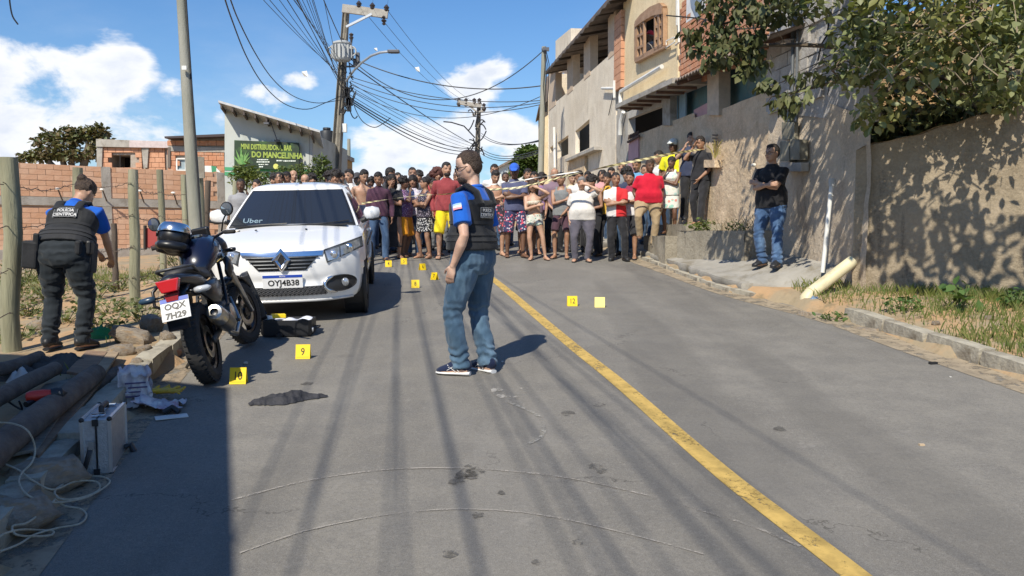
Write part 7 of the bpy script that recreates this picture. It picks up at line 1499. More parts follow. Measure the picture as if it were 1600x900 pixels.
tube_('seat', [(0, .50, .83), (0, .36, .80), (0, .18, .82), (0, .02, .88), (0, -.14, .90), (0, -.22, .895)], [(.08, .05), (.13, .055), (.135, .05), (.115, .05), (.095, .04), (.05, .02)], M_SEAT, n=16, up=(1, 0, 0))
tube_('tail_fairing', [(0, .25, .74), (0, .05, .80), (0, -.15, .84), (0, -.32, .865), (0, -.42, .87)], [(.12, .08), (.135, .075), (.12, .06), (.085, .045), (.05, .025)], M_MBLK, n=16, up=(1, 0, 0))
tube_('grab_rail', [(-.12, .02, .87), (-.13, -.15, .93), (-.09, -.28, .945), (.09, -.28, .945), (.13, -.15, .93), (.12, .02, .87)], .012, M_ENG)
mb = MB(); mb.prism([(-.085, -.38, .875), (.085, -.38, .875), (.055, -.40, .785), (-.055, -.40, .785)], (0, -.055, .012)); mo(mb, 'tail_light', M_RED, bevel=.01); mb = MB(); mb.prism([(-.05, -.38, .785), (.05, -.38, .785), (.04, -.40, .73), (-.04, -.40, .73)], (0, -.04, 0)); mo(mb, 'tail_light_lower', mat('deep red lens', (.25, .01, .015), .2, coat=.8))
tube_('rear_mudguard', [(0, -.20, .80), (0, -.34, .76), (0, -.42, .64), (0, -.46, .52)], [(.09, .03), (.08, .02), (.085, .012), (.075, .008)], M_MBLK, n=12, up=(1, 0, 0))
for s in (-1, 1):
    tube_('indicator_stalk', [(s*.05, -.30, .765), (s*.15, -.33, .76)], .009, M_MBLK)
    tube_('rear_indicator', [(s*.14, -.33, .76), (s*.17, -.335, .76), (s*.235, -.33, .76), (s*.255, -.32, .76)], [(.018, .020), (.032, .026), (.026, .022), (.008, .008)], M_AMB if s > 0 else M_INDB, n=12)
    tube_('side_panel', [(s*.12, .50, .66), (s*.14, .34, .66), (s*.13, .16, .68), (s*.08, .02, .74)], [(.03, .10), (.035, .11), (.03, .09), (.02, .03)], M_MBLK, n=12, up=(1, 0, 0))
    tube_('swingarm', [(s*.10, .52, .40), (s*.10, .25, .35), (s*.095, 0, .318)], [(.018, .03)]*3, M_ENG, up=(1, 0, 0)); tube_('shock_absorber', [(s*.10, .12, .42), (s*.10, .24, .66)], .026, M_MBLK)
    tube_('footrest', [(s*.12, .42, .38), (s*.24, .42, .37)], .014, M_RUB); tube_('tank_shroud', [(s*.15, 1.02, .86), (s*.18, .92, .80), (s*.17, .80, .74)], [(.015, .04), (.03, .09), (.02, .05)], M_MBLK, n=12, up=(1, 0, 0))
    tube_('frame_tube', [(s*.09, .95, .85), (s*.12, .72, .55), (s*.10, .55, .35), (s*.09, .30, .74)], .016, M_MBLK)
pl = plate(moto, (.01, -.46, .675), (R(-28), R(0), 0), [('OQX', .0, .018, .062, 1.), ('7H29', .0, -.052, .062, 1.05)], w=.20, h=.17, dirty=1)
mb = MB(); mb.box((0, .68, .42), (.24, .30, .24)); mb.box((0, .80, .55), (.17, .18, .26)); mo(mb, 'engine', M_ENG, bevel=.03)
for k in range(5): mb = MB(); mb.box((0, .82, .52+.03*k), (.21, .21, .010)); mo(mb, 'cooling_fin', M_ENG)
mb = MB(); mb.lathe((.12, .62, .40), (1, 0, 0), [(.10, 0), (.10, .04), (.07, .05), (0, .055)], 20); mo(mb, 'clutch_cover', M_STEEL, smooth=True)
tube_('exhaust_pipe', [(.10, .92, .52), (.14, .90, .30), (.14, .62, .23), (.15, .35, .30), (.165, .22, .38)], .022, M_STEEL)
mb = MB(); a_ = Vector((.175, .30, .36)); b_ = Vector((.185, -.14, .55)); d_ = (b_-a_).normalized(); L_ = (b_-a_).length; mb.lathe(a_, d_, [(.02, -.06), (.05, 0), (.068, .06), (.070, L_-.08), (.066, L_-.02), (.056, L_), (.030, L_+.004), (.026, L_-.02), (0, L_-.03)], 24); ex = mo(mb, 'silencer', M_STEEL, smooth=True)
mb = MB(); mb.lathe(a_, d_, [(.027, L_+.006), (.024, L_-.015), (0, L_-.02)], 16); mo(mb, 'exhaust_tip', M_MBLK, ex); mb = MB(); mb.lathe(a_, d_, [(.0705, .10), (.073, .11), (.073, .30), (.0705, .31)], 24, ); mo(mb, 'heat_shield', mat('dark heat shield', (.15, .145, .14), .4, metal=.8), ex, smooth=True)
tube_('side_stand', [(-.10, .50, .34), (-.20, .46, .17), (-.285, .44, .075)], .012, M_ENG); tube_('chain_guard', [(-.10, .45, .44), (-.10, .15, .46), (-.10, -.05, .42)], [(.008, .03)]*3, M_MBLK, up=(1, 0, 0))
tube_('strap_hook', [(-.12, -.12, .86), (-.18, -.2, .80), (-.19, -.22, .70), (-.13, -.24, .66)], .012, M_MBLK)
# helmet balanced on the left mirror
hc = D(272, 372, 6.45)
hel = empty('helmet', hc, rz=R(20), label='black full-face helmet with raised shiny visor hung on the motorcycle handlebar', cat='helmet')
hel.rotation_euler = (R(10), R(-8), R(200))
mb = MB(); mb.ell((0, 0, 0), (.130, .158, .135), 24, 16); mb.tube([(-.10, .09, -.085), (-.075, .155, -.09), (0, .185, -.092), (.075, .155, -.09), (.10, .09, -.085)], [.035, .038, .040, .038, .035], 12); mb.tube([(-.11, -.02, -.09), (0, -.10, -.10), (.11, -.02, -.09)], .04, 10); mb.build('shell', M_MBLK, hel, smooth='all')
mb = MB(); mb.grid(lambda a, b: (math.sin((a-.5)*2.7)*.135*math.cos(b*.7), math.cos((a-.5)*2.7)*.166*math.cos(b*.7)+.01, .035+math.sin(b*.9)*.10), 16, 8); mb.build('visor', mat('mirror visor', (.80, .80, .80), .18, metal=1.), hel, smooth='all')
mb = MB(); mb.grid(lambda a, b: (math.sin((a-.5)*2.5)*.105, math.cos((a-.5)*2.5)*.135+.012, -.045+.075*b), 14, 4); mb.build('face_opening', M_DARK, hel)
for s in (-1, 1): mb = MB(); mb.lathe((s*.125, .03, .02), (s, 0, 0), [(.03, 0), (.028, .012), (0, .014)], 14); mb.build('visor_pivot', M_MBLK, hel)
mb = MB(); mb.box((0, -.150, -.045), (.055, .01, .016)); mb.build('rear_label', M_WHITE, hel); mb = MB(); mb.tube([(-.06, -.145, -.015), (0, -.160, -.012), (.05, -.15, -.016)], .004, 5); mb.build('rear_vent', mat('dark red trim', (.25, .02, .03), .4), hel)
# ================================================================ STREET PROPS
M_MARK = mat('yellow marker plastic', (.86, .60, .01), .45); M_MTXT = mat('marker numeral', (.05, .035, .01), .6); mfold = {}
def marker(px, py, txt, rz, label, s=.115, Y=None):
    g = G(px, py); e = empty('evidence_marker', (g.x, g.y, g.z), rz=R(rz), label=label, cat='evidence marker', group='yellow numbered evidence markers')
    h = s*1.0; w = s; d = .035
    for sg, nm in ((-1, 'front_panel'), (1, 'back_panel')):
        mb = MB(); mb.prism([(-w/2, sg*d, 0), (w/2, sg*d, 0), (w/2, sg*.002, h), (-w/2, sg*.002, h)], (0, -sg*.003, 0)); mb.build(nm, M_MARK, e)
    if txt: text_on(txt, h*.72, M_MTXT, 'numeral', e, frame((0, -d*.52-.001, h*.48), (1, 0, 0), (0, d, h)), .0006, .0012, .8)
    mb = MB(); mb.beam((-w*.42, -d*.84-.001, h*.13), (w*.42, -d*.84-.001, h*.13), .001, .002); mb.build('ruler_line', M_MTXT, e); return e
marker(373, 599, '10', 4, 'yellow evidence marker number 10 beside the motorcycle rear wheel', .125)
marker(474, 560, '9', 5, 'yellow evidence marker number 9 between the motorcycle and the standing officer', .125)
marker(649, 449.5, '8', 8, 'yellow evidence marker number 8, nearest of the five small ones by the officer')
marker(679, 437, '7', -35, 'yellow evidence marker turned sideways, just left of the officer’s hand')
marker(660, 422, '6', 38, 'yellow evidence marker angled right, below the yellow shorts')
marker(607, 417, '4', 12, 'leftmost small yellow evidence marker, beside the car’s rear wheel')
marker(631, 413, '5', 14, 'farthest small yellow evidence marker, just behind the leftmost one')
marker(894, 478, '12', 3, 'yellow evidence marker right of the centre line, left one of its pair', .125)
M_MARK = mat('pale marker plastic', (.85, .72, .22), .45); marker(937, 480, '', -2, 'pale blank-faced evidence marker right of the centre line, right one of its pair', .125)
M_MARK = MATS['yellow marker plastic']
# dark cloth on the road
def drape(name, pxs, w, hmax, m, label, cat, seed=1, nx=40, ny=12, lift=.006):
    P = smooth_path([G(*p) for p in pxs], nx+1); n = SN(seed, 7, 3); mb = MB(); n2 = SN(seed+4, 19, 2)
    def fn(a, b):
        i = int(round(a*nx)); p = P[i]; q = P[min(nx, i+1)]-P[max(0, i-1)]; q = Vector((q.x, q.y, 0)).normalized(); s = Vector((-q.y, q.x, 0)); tp = math.sin(math.pi*min(1, max(0, a*.94+.03)))**.6; e = float(n((a*1.2, b*.4, seed))); o = (b-.5)*w*tp*(1+.4*e)+.02*float(n2((a*2, 1, 1)))
        h = lift+hmax*tp*max(0, .55+.9*float(n((a*1.6, b*.9, 2))))*math.sin(math.pi*b)**.6; v = p+s*o; return (v.x, v.y, roadz(v.y)+h)
    mb.grid(fn, nx, ny); return mb.build(name, m, smooth='all', label=label, cat=cat)
drape('dark_cloth', [(388, 633), (415, 630), (440, 630), (475, 623), (512, 620)], .11, .05, mat('black crumpled cloth', (.02, .021, .026), .75, c2=(.04, .04, .048), ns=14, bump=.6), 'crumpled black cloth lying on the road below marker 9', 'cloth', 5)
# open black case in front of the car
bc_ = G(452, 522); oc = empty('open_case', bc_, rz=R(6), label='open black hard case with white lining and yellow item in front of the car', cat='case')
M_CASE = mat('black hard case', (.018, .019, .022), .45)
def shell(mb, w, d, h, t_=.015, z0=0.):
    o = [(-w/2+.03, -d/2), (w/2-.03, -d/2), (w/2, -d/2+.03), (w/2, d/2-.03), (w/2-.03, d/2), (-w/2+.03, d/2), (-w/2, d/2-.03), (-w/2, -d/2+.03)]
    i_ = [(x*(1-2*t_/w), y*(1-2*t_/d)) for x, y in o]; L = [[(x*.94, y*.94, z0) for x, y in o], [(x, y, z0+.03) for x, y in o], [(x, y, z0+h) for x, y in o], [(x, y, z0+h) for x, y in i_], [(x*.95, y*.95, z0+t_) for x, y in i_]]
    vs = [v for l in L for v in l]; mb.add(vs, [(j*8+k, j*8+(k+1) % 8, (j+1)*8+(k+1) % 8, (j+1)*8+k) for j in range(4) for k in range(8)]+[tuple(range(7, -1, -1)), tuple(32+k for k in range(8))])
mb = MB(); shell(mb, .50, .36, .16); mb.build('case_base', M_CASE, oc, smooth=True)
mb = MB(); shell(mb, .50, .36, .09); ld = mb.build('case_lid', M_CASE, oc, smooth=True); ld.matrix_local = Matrix.Translation((-.27, 0, .16)) @ Matrix.Rotation(R(-12), 4, 'Z') @ Matrix.Rotation(R(-80), 4, 'Y') @ Matrix.Translation((-.25, 0, 0)) @ Matrix.Rotation(math.pi, 4, 'X') @ Matrix.Translation((0, 0, -.09))
ld.matrix_local = Matrix.Translation((-.255, .0, .165)) @ Matrix.Rotation(R(12), 4, 'Z') @ Matrix.Rotation(R(68), 4, 'Y') @ Matrix.Translation((-.25, 0, -.045))
mb = MB(); mb.grid(lambda a, b: ((a-.5)*.44, (b-.5)*.30, .125+.03*math.sin(a*9)*math.cos(b*7)+.02), 14, 10); mb.build('white_lining', mat('white lining', (.70, .72, .78), .6, c2=(.5, .52, .62), ns=8), oc, smooth='all')
mb = MB(); mb.box((-.10, -.02, .19), (.14, .09, .04), rz=.3); mb.build('yellow_box', M_MARK, oc, bevel=.008); mb = MB(); mb.lathe((-.18, -.08, .16), (0, 0, 1), [(.0, .04), (.03, .04), (.035, .02), (.035, 0)], 12); mb.build('white_roll', M_WHITE, oc)
mb = MB(); mb.tube([(.25, -.06, .07), (.30, -.05, .075), (.30, .05, .075), (.25, .06, .07)], .012, 8); mb.build('case_handle', M_CASE, oc); mb = MB(); mb.lathe((.252, -.13, .06), (1, 0, 0), [(.028, 0), (.026, .012), (0, .014)], 12); mb.build('latch', M_SILV, oc)
for y in (-.12, .12):
    mb = MB(); mb.box((.2, y, 0), (.05, .05, .03)); lt_ = mb.build('latch', M_CASE, oc); lt_.matrix_local = ld.matrix_local @ Matrix.Translation((-.25, y, .02))
# aluminium case on the kerb edge
ac_ = G(150, 740); M_ALU = mat('dimpled aluminium', (.52, .54, .56), .38, metal=.75, c2=(.42, .44, .46), ns=30, bump=.4, bs=120); M_TRIM = mat('aluminium edge', (.72, .73, .74), .3, metal=.8)
al = empty('aluminium_case', (D(152, 740, ac_.y).x, ac_.y+.02, ac_.z), rz=R(16), label='silver aluminium tool case standing upright on the road by the kerb', cat='case')
ph = .30; pw_, pd_ = .135, .40
for s in (-1, 1):
    mb = MB(); mb.box((s*pw_/4+s*.0015, .16, ph/2), (pw_/2-.003, pd_, ph)); mb.build('case_half', M_ALU, al, bevel=.006)
for sx in (-1, 1):
    for (a, b) in [((sx*pw_/2, -.04, 0), (sx*pw_/2, -.04, ph)), ((sx*pw_/2, .36, 0), (sx*pw_/2, .36, ph)), ((sx*pw_/2, -.04, ph), (sx*pw_/2, .36, ph)), ((sx*pw_/2, -.04, 0), (sx*pw_/2, .36, 0))]: mb = MB(); mb.beam(a, b, .016, .016); mb.build('edge_trim', M_TRIM, al)
    for (y, z) in [(-.04, 0), (-.04, ph), (.36, 0), (.36, ph)]: mb = MB(); mb.ell((sx*pw_/2, y, z), (.014, .014, .014), 8, 6); mb.build('corner_cap', M_CASE, al, smooth='all')
mb = MB(); mb.beam((0, -.046, 0), (0, -.046, ph), .006, .004); mb.build('seam', M_CASE, al)
for z in (.015, ph-.015): mb = MB(); mb.box((0, -.05, z), (.03, .01, .035)); mb.build('hinge', M_CASE, al)
mb = MB(); mb.tube([(0, .10, ph+.01), (.0, .10, ph+.035), (0, .22, ph+.035), (0, .22, ph+.01)], .014, 8); mb.build('handle', M_CASE, al, smooth=True)
for y in (.03, .29): mb = MB(); mb.box((0, y, ph+.008), (.07, .035, .012)); mb.build('latch', M_CHR, al, bevel=.003)
mb = MB(); mb.tube(smooth_path([Vector((-.025, -.052, ph*.52)), Vector((-.032, -.075, ph*.38)), Vector((-.05, -.085, ph*.15)), Vector((-.06, -.09, .012)), Vector((-.02, -.12, .01))], 16), [(.013, .004)]*16, 6); mb.build('strap', M_CASE, al); mb = MB(); mb.box((-.02, -.056, ph*.55), (.028, .014, .045)); mb.build('strap_buckle', M_SILV, al)
mb = MB(); mb.tube([(.07, .30, .05), (.10, .31, .06), (.12, .30, .02)], .018, 8); mb.build('strap', M_CASE, al)
# paper sack, gloves and litter
M_SACK = mat('printed sack', (.66, .65, .64), .8, c2=(.40, .36, .42), ns=11, dirt=(.30, .06, .12), ds=8); sg = G(212, 640)
sk_ = empty('paper_sack', sg, rz=.4, label='crumpled printed white paper sack leaning on the kerb beside the silver case', cat='sack')
nz = SN(14, 9, 3); mb = MB(); mb.grid(lambda a, b: ((a-.5)*.20+.02*float(nz((a, b, 0))), .02+.05*b+.035*float(nz((a*2, b*1.3, 1))), .02+.27*b+.03*float(nz((a*1.5, b, 2)))), 14, 14); mb.grid(lambda a, b: ((a-.5)*.20+.02*float(nz((a, b, 5))), .10+.02*b+.035*float(nz((a*2, b*1.3, 6))), .01+.25*b), 12, 10); mb.build('sack_front', M_SACK, sk_, smooth='all')
for z in (.09, .12, .15, .18): mb = MB(); mb.box((rnd.uniform(-.02, .02), -.004+.15*z, z), (.09+.05*rnd.random(), .004, .010)); mb.build('printed_line', mat('sack print', (.10, .08, .16), .8), sk_)
s2 = G(250, 640); sk2 = empty('torn_packaging', s2, rz=.2, label='torn flattened packaging lying on the road under the yellow gloves', cat='packaging')
mb = MB(); mb.grid(lambda a, b: ((a-.5)*.30+.03*float(nz((a, b, 7))), (b-.5)*.26, .03+.045*max(0, float(nz((a*1.4, b*1.4, 8))))+.06*(1-a)**3), 16, 12); mb.build('sheet', M_SACK, sk2, smooth='all')
s3 = G(268, 652); mb = MB(); mb.box((0, 0, .004), (.20, .11, .004), rz=.5); mb.build('white_card', M_WHITE, loc=s3, label='small white card on the road in front of the torn packaging', cat='card')
mb = MB(); mb.tube([(-.05, 0, .02), (0, .02, .05), (.05, .01, .02)], .02, 6); mb.build('bottle_scraps', M_CASE, loc=s3+Vector((-.03, .06, 0)), label='small dark plastic scraps on the white card by the gloves', cat='litter', smooth=True)
M_GLOVE = mat('yellow rubber glove', (.66, .42, .03), .5, c2=(.52, .32, .03), ns=9)
gl = empty('rubber_gloves', G(252, 628)+Vector((0, 0, .05)), rz=.1, label='pair of yellow rubber gloves dropped on the packaging by the kerb', cat='gloves')
for k, (x, y, rz_) in enumerate([(-.03, 0, .5), (.07, -.02, -.2)]):
    mb = MB(); c_, s_n = math.cos(rz_), math.sin(rz_); T_ = lambda v: (x+v[0]*c_-v[1]*s_n, y+v[0]*s_n+v[1]*c_, v[2])
    mb.tube([T_((-.10, 0, .02)), T_((-.05, 0, .03)), T_((0, 0, .035)), T_((.035, 0, .03))], [(.03, .014), (.032, .016), (.036, .018), (.036, .016)], 10, up=(0, 1, 0))
    for f in range(4): yy = -.03+.02*f; mb.tube([T_((.03, yy, .03)), T_((.065, yy*1.2, .038)), T_((.095, yy*1.3, .02+.012*f))], [.011, .010, .007], 7)
    mb.tube([T_((-.01, .03, .03)), T_((.015, .06, .045)), T_((.035, .075, .05))], [.012, .011, .008], 7); rigid(mb, 'glove', M_GLOVE, gl, .005, .002, 30, k)
flush()
# logs, planks, boards
M_LOG = mat('dark weathered log', (.19, .15, .12), .92, c2=(.11, .085, .07), ns=9, bump=1., bs=20, dirt=(.17, .13, .10), ds=5); M_CUT = mat('log end grain', (.28, .21, .15), .9, c2=(.2, .14, .1), ns=30)
M_BOARD = mat('grey board', (.27, .24, .20), .9, c2=(.18, .16, .13), ns=5, bump=.5, stretch=(1, 6, 1)); M_PLK = mat('brown plank', (.30, .20, .13), .85, c2=(.20, .13, .085), ns=6, bump=.5, stretch=(1, 5, 1))
def log(p0, h0, p1, h1, r0, r1, label, seed, ext=0.):
    a = G(*p0, h0); b = G(*p1, h1); a = a-(b-a).normalized()*ext; n = SN(seed, 3, 2); pts = []; rr = []
    for i in range(17):
        t_ = i/16; p = a+(b-a)*t_; q = float(n((t_*2.2, seed, 0))); pts.append(p+Vector((0, q*.02, q*.012))); rr.append((r0+(r1-r0)*t_)*(1+.07*float(n((t_*6, seed, 1)))))
    e = empty('log', a, label=label, cat='log'); mb = MB(); mb.tube([p-a for p in pts], rr, 14); mb.build('bark', M_LOG, e, smooth=True); mb = MB(); d = (pts[-1]-pts[-2]).normalized(); mb.lathe(pts[-1]-a, d, [(rr[-1]*.98, .0), (rr[-1]*.9, .008), (0, .01)], 14); mb.build('cut_end', M_CUT, e); return e
log((-60, 745), .24, (150, 583), .22, .085, .065, 'thickest dark log lying diagonally at the lower left, nearest the silver case', 1, .5)
log((-60, 650), .30, (85, 577), .22, .062, .05, 'thinner dark log behind the red drill, parallel to the thickest one', 2, .5)
log((105, 628), .13, (192, 577), .13, .06, .05, 'short dark log stub between the thickest log and the kerb with pale top', 3)
log((-40, 590), .24, (60, 560), .20, .055, .045, 'small dark log at the left edge below the thick fence post', 6, .3)
bdA = G(75, 640, .16); mb = MB(); mb.add([], [])
def slab(name, c4_, h, th, m, label, cat):
    mb = MB(); P = [G(*p, h) for p in c4_]; mb.prism(P, (0, 0, -th)); return mb.build(name, m, label=label, cat=cat, bevel=.004)
slab('grey_board', [(-40, 720), (70, 600), (135, 585), (60, 700)], .17, .02, M_BOARD, 'grey sheet of board under the red drill between the two logs', 'board')
slab('brown_plank', [(104, 580), (136, 547), (168, 549), (140, 585)], .21, .022, M_PLK, 'brown plank end sticking out behind the thickest log', 'plank'); slab('brown_plank', [(132, 585), (160, 548), (186, 550), (160, 588)], .205, .02, mat('paler plank', (.38, .29, .19), .85, c2=(.27, .20, .13), ns=6), 'paler brown plank beside the darker plank end', 'plank')
slab('brown_plank', [(20, 690), (165, 572), (172, 580), (60, 712)], .16, .02, M_PLK, 'long narrow plank tucked against the thickest log', 'plank')
# dark crumpled tarp and rubbish at the woman's feet
def lumpy(name, px, py, r, h, m, label, cat, seed, hz=.12):
    c = G(px, py, hz); c.z = T(c.x, c.y)-.02; n = SN(seed, 2.2, 3); mb = MB(); mb.grid(lambda a, b: (math.cos(a*6.2832)*r[0]*b*(1+.25*float(n((math.cos(a*6.28), math.sin(a*6.28), 1)))), math.sin(a*6.2832)*r[1]*b*(1+.25*float(n((math.cos(a*6.28), math.sin(a*6.28), 3)))), h*max(0, (1-b**2))*(.8+.5*float(n((math.cos(a*6.28)*b*2, math.sin(a*6.28)*b*2, 2))))+.0), 26, 10); return mb.build(name, m, loc=c, smooth='all', merge=True, label=label, cat=cat)
M_TARP = mat('dark tarpaulin', (.05, .045, .042), .75, c2=(.09, .08, .07), ns=7, bump=.9)
lumpy('crumpled_tarp', 90, 562, (.42, .16), .13, M_TARP, 'dark crumpled tarpaulin heaped at the bending officer’s feet', 'tarp', 3, .2); lumpy('crumpled_tarp', 20, 575, (.30, .14), .11, M_TARP, 'darker folded tarpaulin at the left edge beside the thick post', 'tarp', 8, .2)
lumpy('rubbish_bag', 30, 565, (.12, .07), .10, mat('pale plastic', (.55, .53, .50), .5), 'torn pale plastic sheet at the foot of the thick fence post', 'rubbish', 9, .28)
lumpy('green_bag', 158, 531, (.16, .06), .11, mat('green plastic bag', (.01, .28, .10), .35, c2=(.02, .18, .07), ns=9), 'bright green plastic bag on the dirt right of the officer’s legs', 'bag', 4, .12)
M_ROCK = mat('earthy stone', (.36, .31, .25), .95, c2=(.24, .19, .14), ns=5, bump=1., dirt=(.40, .26, .13), ds=4)
rocks = [rock_mesh('rock', (1, 1, 1), 90+k, .16, M_ROCK, 3, .30) for k in range(4)]
for (px, py, sx, sy, sz, hz, lab) in [(205, 540, .36, .22, .16, .10, 'broad pale broken slab behind the kerb stone'), (238, 522, .22, .16, .20, .10, 'upright blocky stone beneath the motorcycle plate'), (190, 556, .20, .12, .10, .12, 'small stone at the corner of the broken slab'), (262, 540, .16, .12, .10, .08, 'stone wedged beside the motorcycle rear wheel'), (225, 560, .16, .10, .08, .08, 'flat stone in the hollow behind the kerb'), (248, 575, .14, .10, .07, .08, 'small orange stone on the kerb hollow'), (60, 515, .18, .14, .10, .1, 'stone in the weeds by the thick fence post'), (72, 505, .22, .16, .12, .1, 'rounded dark stone in the weeds left of the officer'), (290, 500, .2, .14, .12, .1, 'stone on the dirt edge behind the motorcycle'), (215, 575, .10, .08, .06, .1, 'pebble lump near the log stub')]:
    g = G(px, py, hz); o = place(rocks[rnd.randint(0, 3)], 'rock', None, loc=(g.x, g.y, T(g.x, g.y)+sz*.3), rot=(rnd.uniform(-.2, .2), rnd.uniform(-.2, .2), rnd.uniform(0, 3)), sc=(sx, sy, sz), label=lab, cat='rock')
for (px, py) in [(270, 558), (277, 556)]: g = G(px, py); place(bmz, 'brick_piece', None, loc=(g.x, g.y, g.z+.03), rot=(.2, .3, px), sc=(.6, .35, .35), label='broken orange brick piece by the motorcycle tyre, '+('left' if px < 273 else 'right')+' of two', cat='brick')
# red power drill with cord
dr = empty('power_drill', G(64, 618, .30), rz=R(35), label='red and black corded power tool lying on the grey board between the logs', cat='power tool')
M_DRED = mat('red tool plastic', (.55, .035, .02), .4); mb = MB(); mb.lathe((-.07, 0, .0), (1, 0, 0), [(0, -.01), (.026, -.005), (.034, .02), (.036, .08), (.030, .12), (.0, .125)], 16); mb.build('motor_body', M_DRED, dr, smooth=True)
mb = MB(); mb.lathe((.05, 0, 0), (1, 0, 0), [(.0, 0), (.036, .0), (.040, .03), (.034, .06), (.016, .07), (0, .09)], 16); mb.build('gear_head', M_CASE, dr, smooth=True); mb = MB(); mb.tube([(-.03, 0, -.02), (-.05, -.02, -.03), (-.08, -.05, -.035)], .018, 8); mb.build('handle', M_CASE, dr, smooth=True)
mb = MB(); mb.ring((.09, 0, .02), (1, 0, .3), .035, .006, 16, 6, a0=0, a1=3.4); mb.build('guard', M_SILV, dr)
P = [dr.location+Vector((-.10, -.05, -.02))]+[G(px, py, .22) for (px, py) in [(35, 640), (10, 625), (-15, 600)]]; mb = MB(); mb.tube(smooth_path(P, 24), .006, 6); kc = mb.build('power_cord', M_CASE, smooth=True); bpy.context.view_layer.update(); kc.parent = dr; kc.matrix_parent_inverse = dr.matrix_world.inverted()
mb = MB(); mb.box((0, 0, 0), (.07, .10, .03)); mb.build('black_charger', M_CASE, loc=G(117, 598, .24), bevel=.008, label='small black box on the plank beyond the red tool', cat='box')
# rope
M_ROPE = mat('off-white cord', (.55, .51, .40), .85, c2=(.42, .38, .29), ns=60, bump=.6, bs=200)
def hfor(px):
    return .02
def rope(name, pts, r, label):
    P = smooth_path([G(px, py, h) for px, py, h in pts], 110); mb = MB(); mb.tube(P, r, 6)
    return mb.build(name, M_ROPE, smooth=True, label=label, cat='rope')
rope('rope', [(-20, 660, .33), (20, 662, .33), (45, 675, .31), (55, 700, .22), (50, 722, .18), (35, 738, .17), (30, 755, .17), (45, 775, .15), (75, 785, .10), (110, 783, .05), (140, 775, .03), (165, 760, .02), (172, 752, .02), (160, 745, .02), (130, 744, .03), (100, 756, .06), (85, 770, .09), (95, 780, .07), (125, 778, .04), (155, 765, .02), (150, 752, .03), (120, 752, .05), (80, 765, .1), (50, 750, .15), (30, 735, .17), (0, 722, .19), (-25, 712, .2)], .0048, 'off-white rope looping over the thick log and coiled on the kerb')
rope('rope', [(85, 782, .09), (65, 800, .08), (40, 818, .12), (20, 822, .13), (25, 835, .12), (55, 838, .06), (80, 836, .03), (83, 830, .03), (60, 828, .05), (30, 828, .12), (5, 835, .14), (-15, 850, .14)], .0048, 'second off-white rope end snaking over the kerb at the lower left edge')
rope('rope', [(85, 780, .09), (100, 790, .04), (125, 795, .02), (135, 805, .012), (125, 818, .012), (90, 825, .03), (55, 835, .06), (30, 850, .10), (0, 862, .12)], .0045, 'thin off-white cord loop lying on the road beside the kerb')
# concrete rubble block under the rope at the kerb
for (px, py, s_, lab) in [(70, 745, (.34, .22, .16), 'chunky broken concrete lump under the rope'), (25, 800, (.26, .30, .13), 'flat concrete lump at the lower left edge')]:
    g = G(px, py, .08); place(rocks[1], 'concrete_lump', None, loc=(g.x, g.y, g.z), rot=(0, 0, .9), sc=s_, label=lab, cat='rubble')
# steps and planter on the right
st_ = empty('house_steps', P_(1060, 385, .6), label='rough concrete steps by the tan wall where bystanders stand', cat='steps')
def cblock(name, c4_, z0, z1, par, m, seed, amp=.02):
    n = SN(seed, 4, 3); P = [Vector(p) for p in c4_]; mb = MB()
    def side(a, b, n_):
        def fn(u, v): p = P[a]*(1-u)+P[b]*u; e = float(n((p.x*2, p.y*2, v*2)))*amp; q = P[a]*(1-u)+P[b]*u; d = (P[b]-P[a]).normalized(); o = Vector((d.y, -d.x, 0)); return tuple(Vector((q.x, q.y, (z0 if not callable(z0) else z0(q.y))+(z1-(z0 if not callable(z0) else z0(q.y)))*v))+o*e)
        mb.grid(fn, n_, 6)
    for k in range(4): side(k, (k+1) % 4, 14)
    mb.grid(lambda u, v: tuple(((P[0]*(1-u)+P[1]*u)*(1-v)+(P[3]*(1-u)+P[2]*u)*v)+Vector((0, 0, z1-((P[0]*(1-u)+P[1]*u)*(1-v)+(P[3]*(1-u)+P[2]*u)*v).z+.006*float(n((u*3, v*3, 5)))))), 12, 8)
    return kid(mb.build(name, m, smooth=True, merge=True), par)
M_PLANT = plaster('stained planter concrete', (.36, .32, .25), (.24, .21, .16), 2.5, 1., dcol=(.10, .085, .065))
def wxy(y, off): return Vector((wallx(y)-off, y, 0))
zr = lambda y: roadz(y)+.0
cblock('lower_step', [wxy(13.8, 1.06), wxy(13.8, .0), wxy(15.6, .0), wxy(15.6, .90)], zr, roadz(14.6)+.50, st_, M_PLANT, 2)
cblock('upper_step', [wxy(13.9, .66), wxy(13.9, .0), wxy(16.4, .0), wxy(16.4, .5)], zr, roadz(14.6)+.72, st_, M_PLANT, 5)
pt = empty('planter', P_(1110, 375, .5), label='low stained concrete planter wall with straggly plants between the steps and the man in black', cat='planter')
cblock('planter_wall', [wxy(11.9, .45), wxy(11.9, -.05), wxy(13.7, -.05), wxy(13.7, .88)], zr, roadz(13.1)+.70, pt, M_PLANT, 8)
mb = MB(); zt_ = roadz(13.1)+.70
for i in range(60): p = wxy(rnd.uniform(11.95, 13.4), rnd.uniform(.05, .45))+Vector((0, 0, zt_)); d = Vector((rnd.uniform(-.15, .15), rnd.uniform(-.15, .15), rnd.uniform(.10, .26))); mb.tube([p, p+d*.6, p+d], .004, 3)
kid(mb.build('dry_stems', mat('dry stems', (.34, .28, .17), .9)), pt); pt.children[-1]['kind'] = 'stuff'
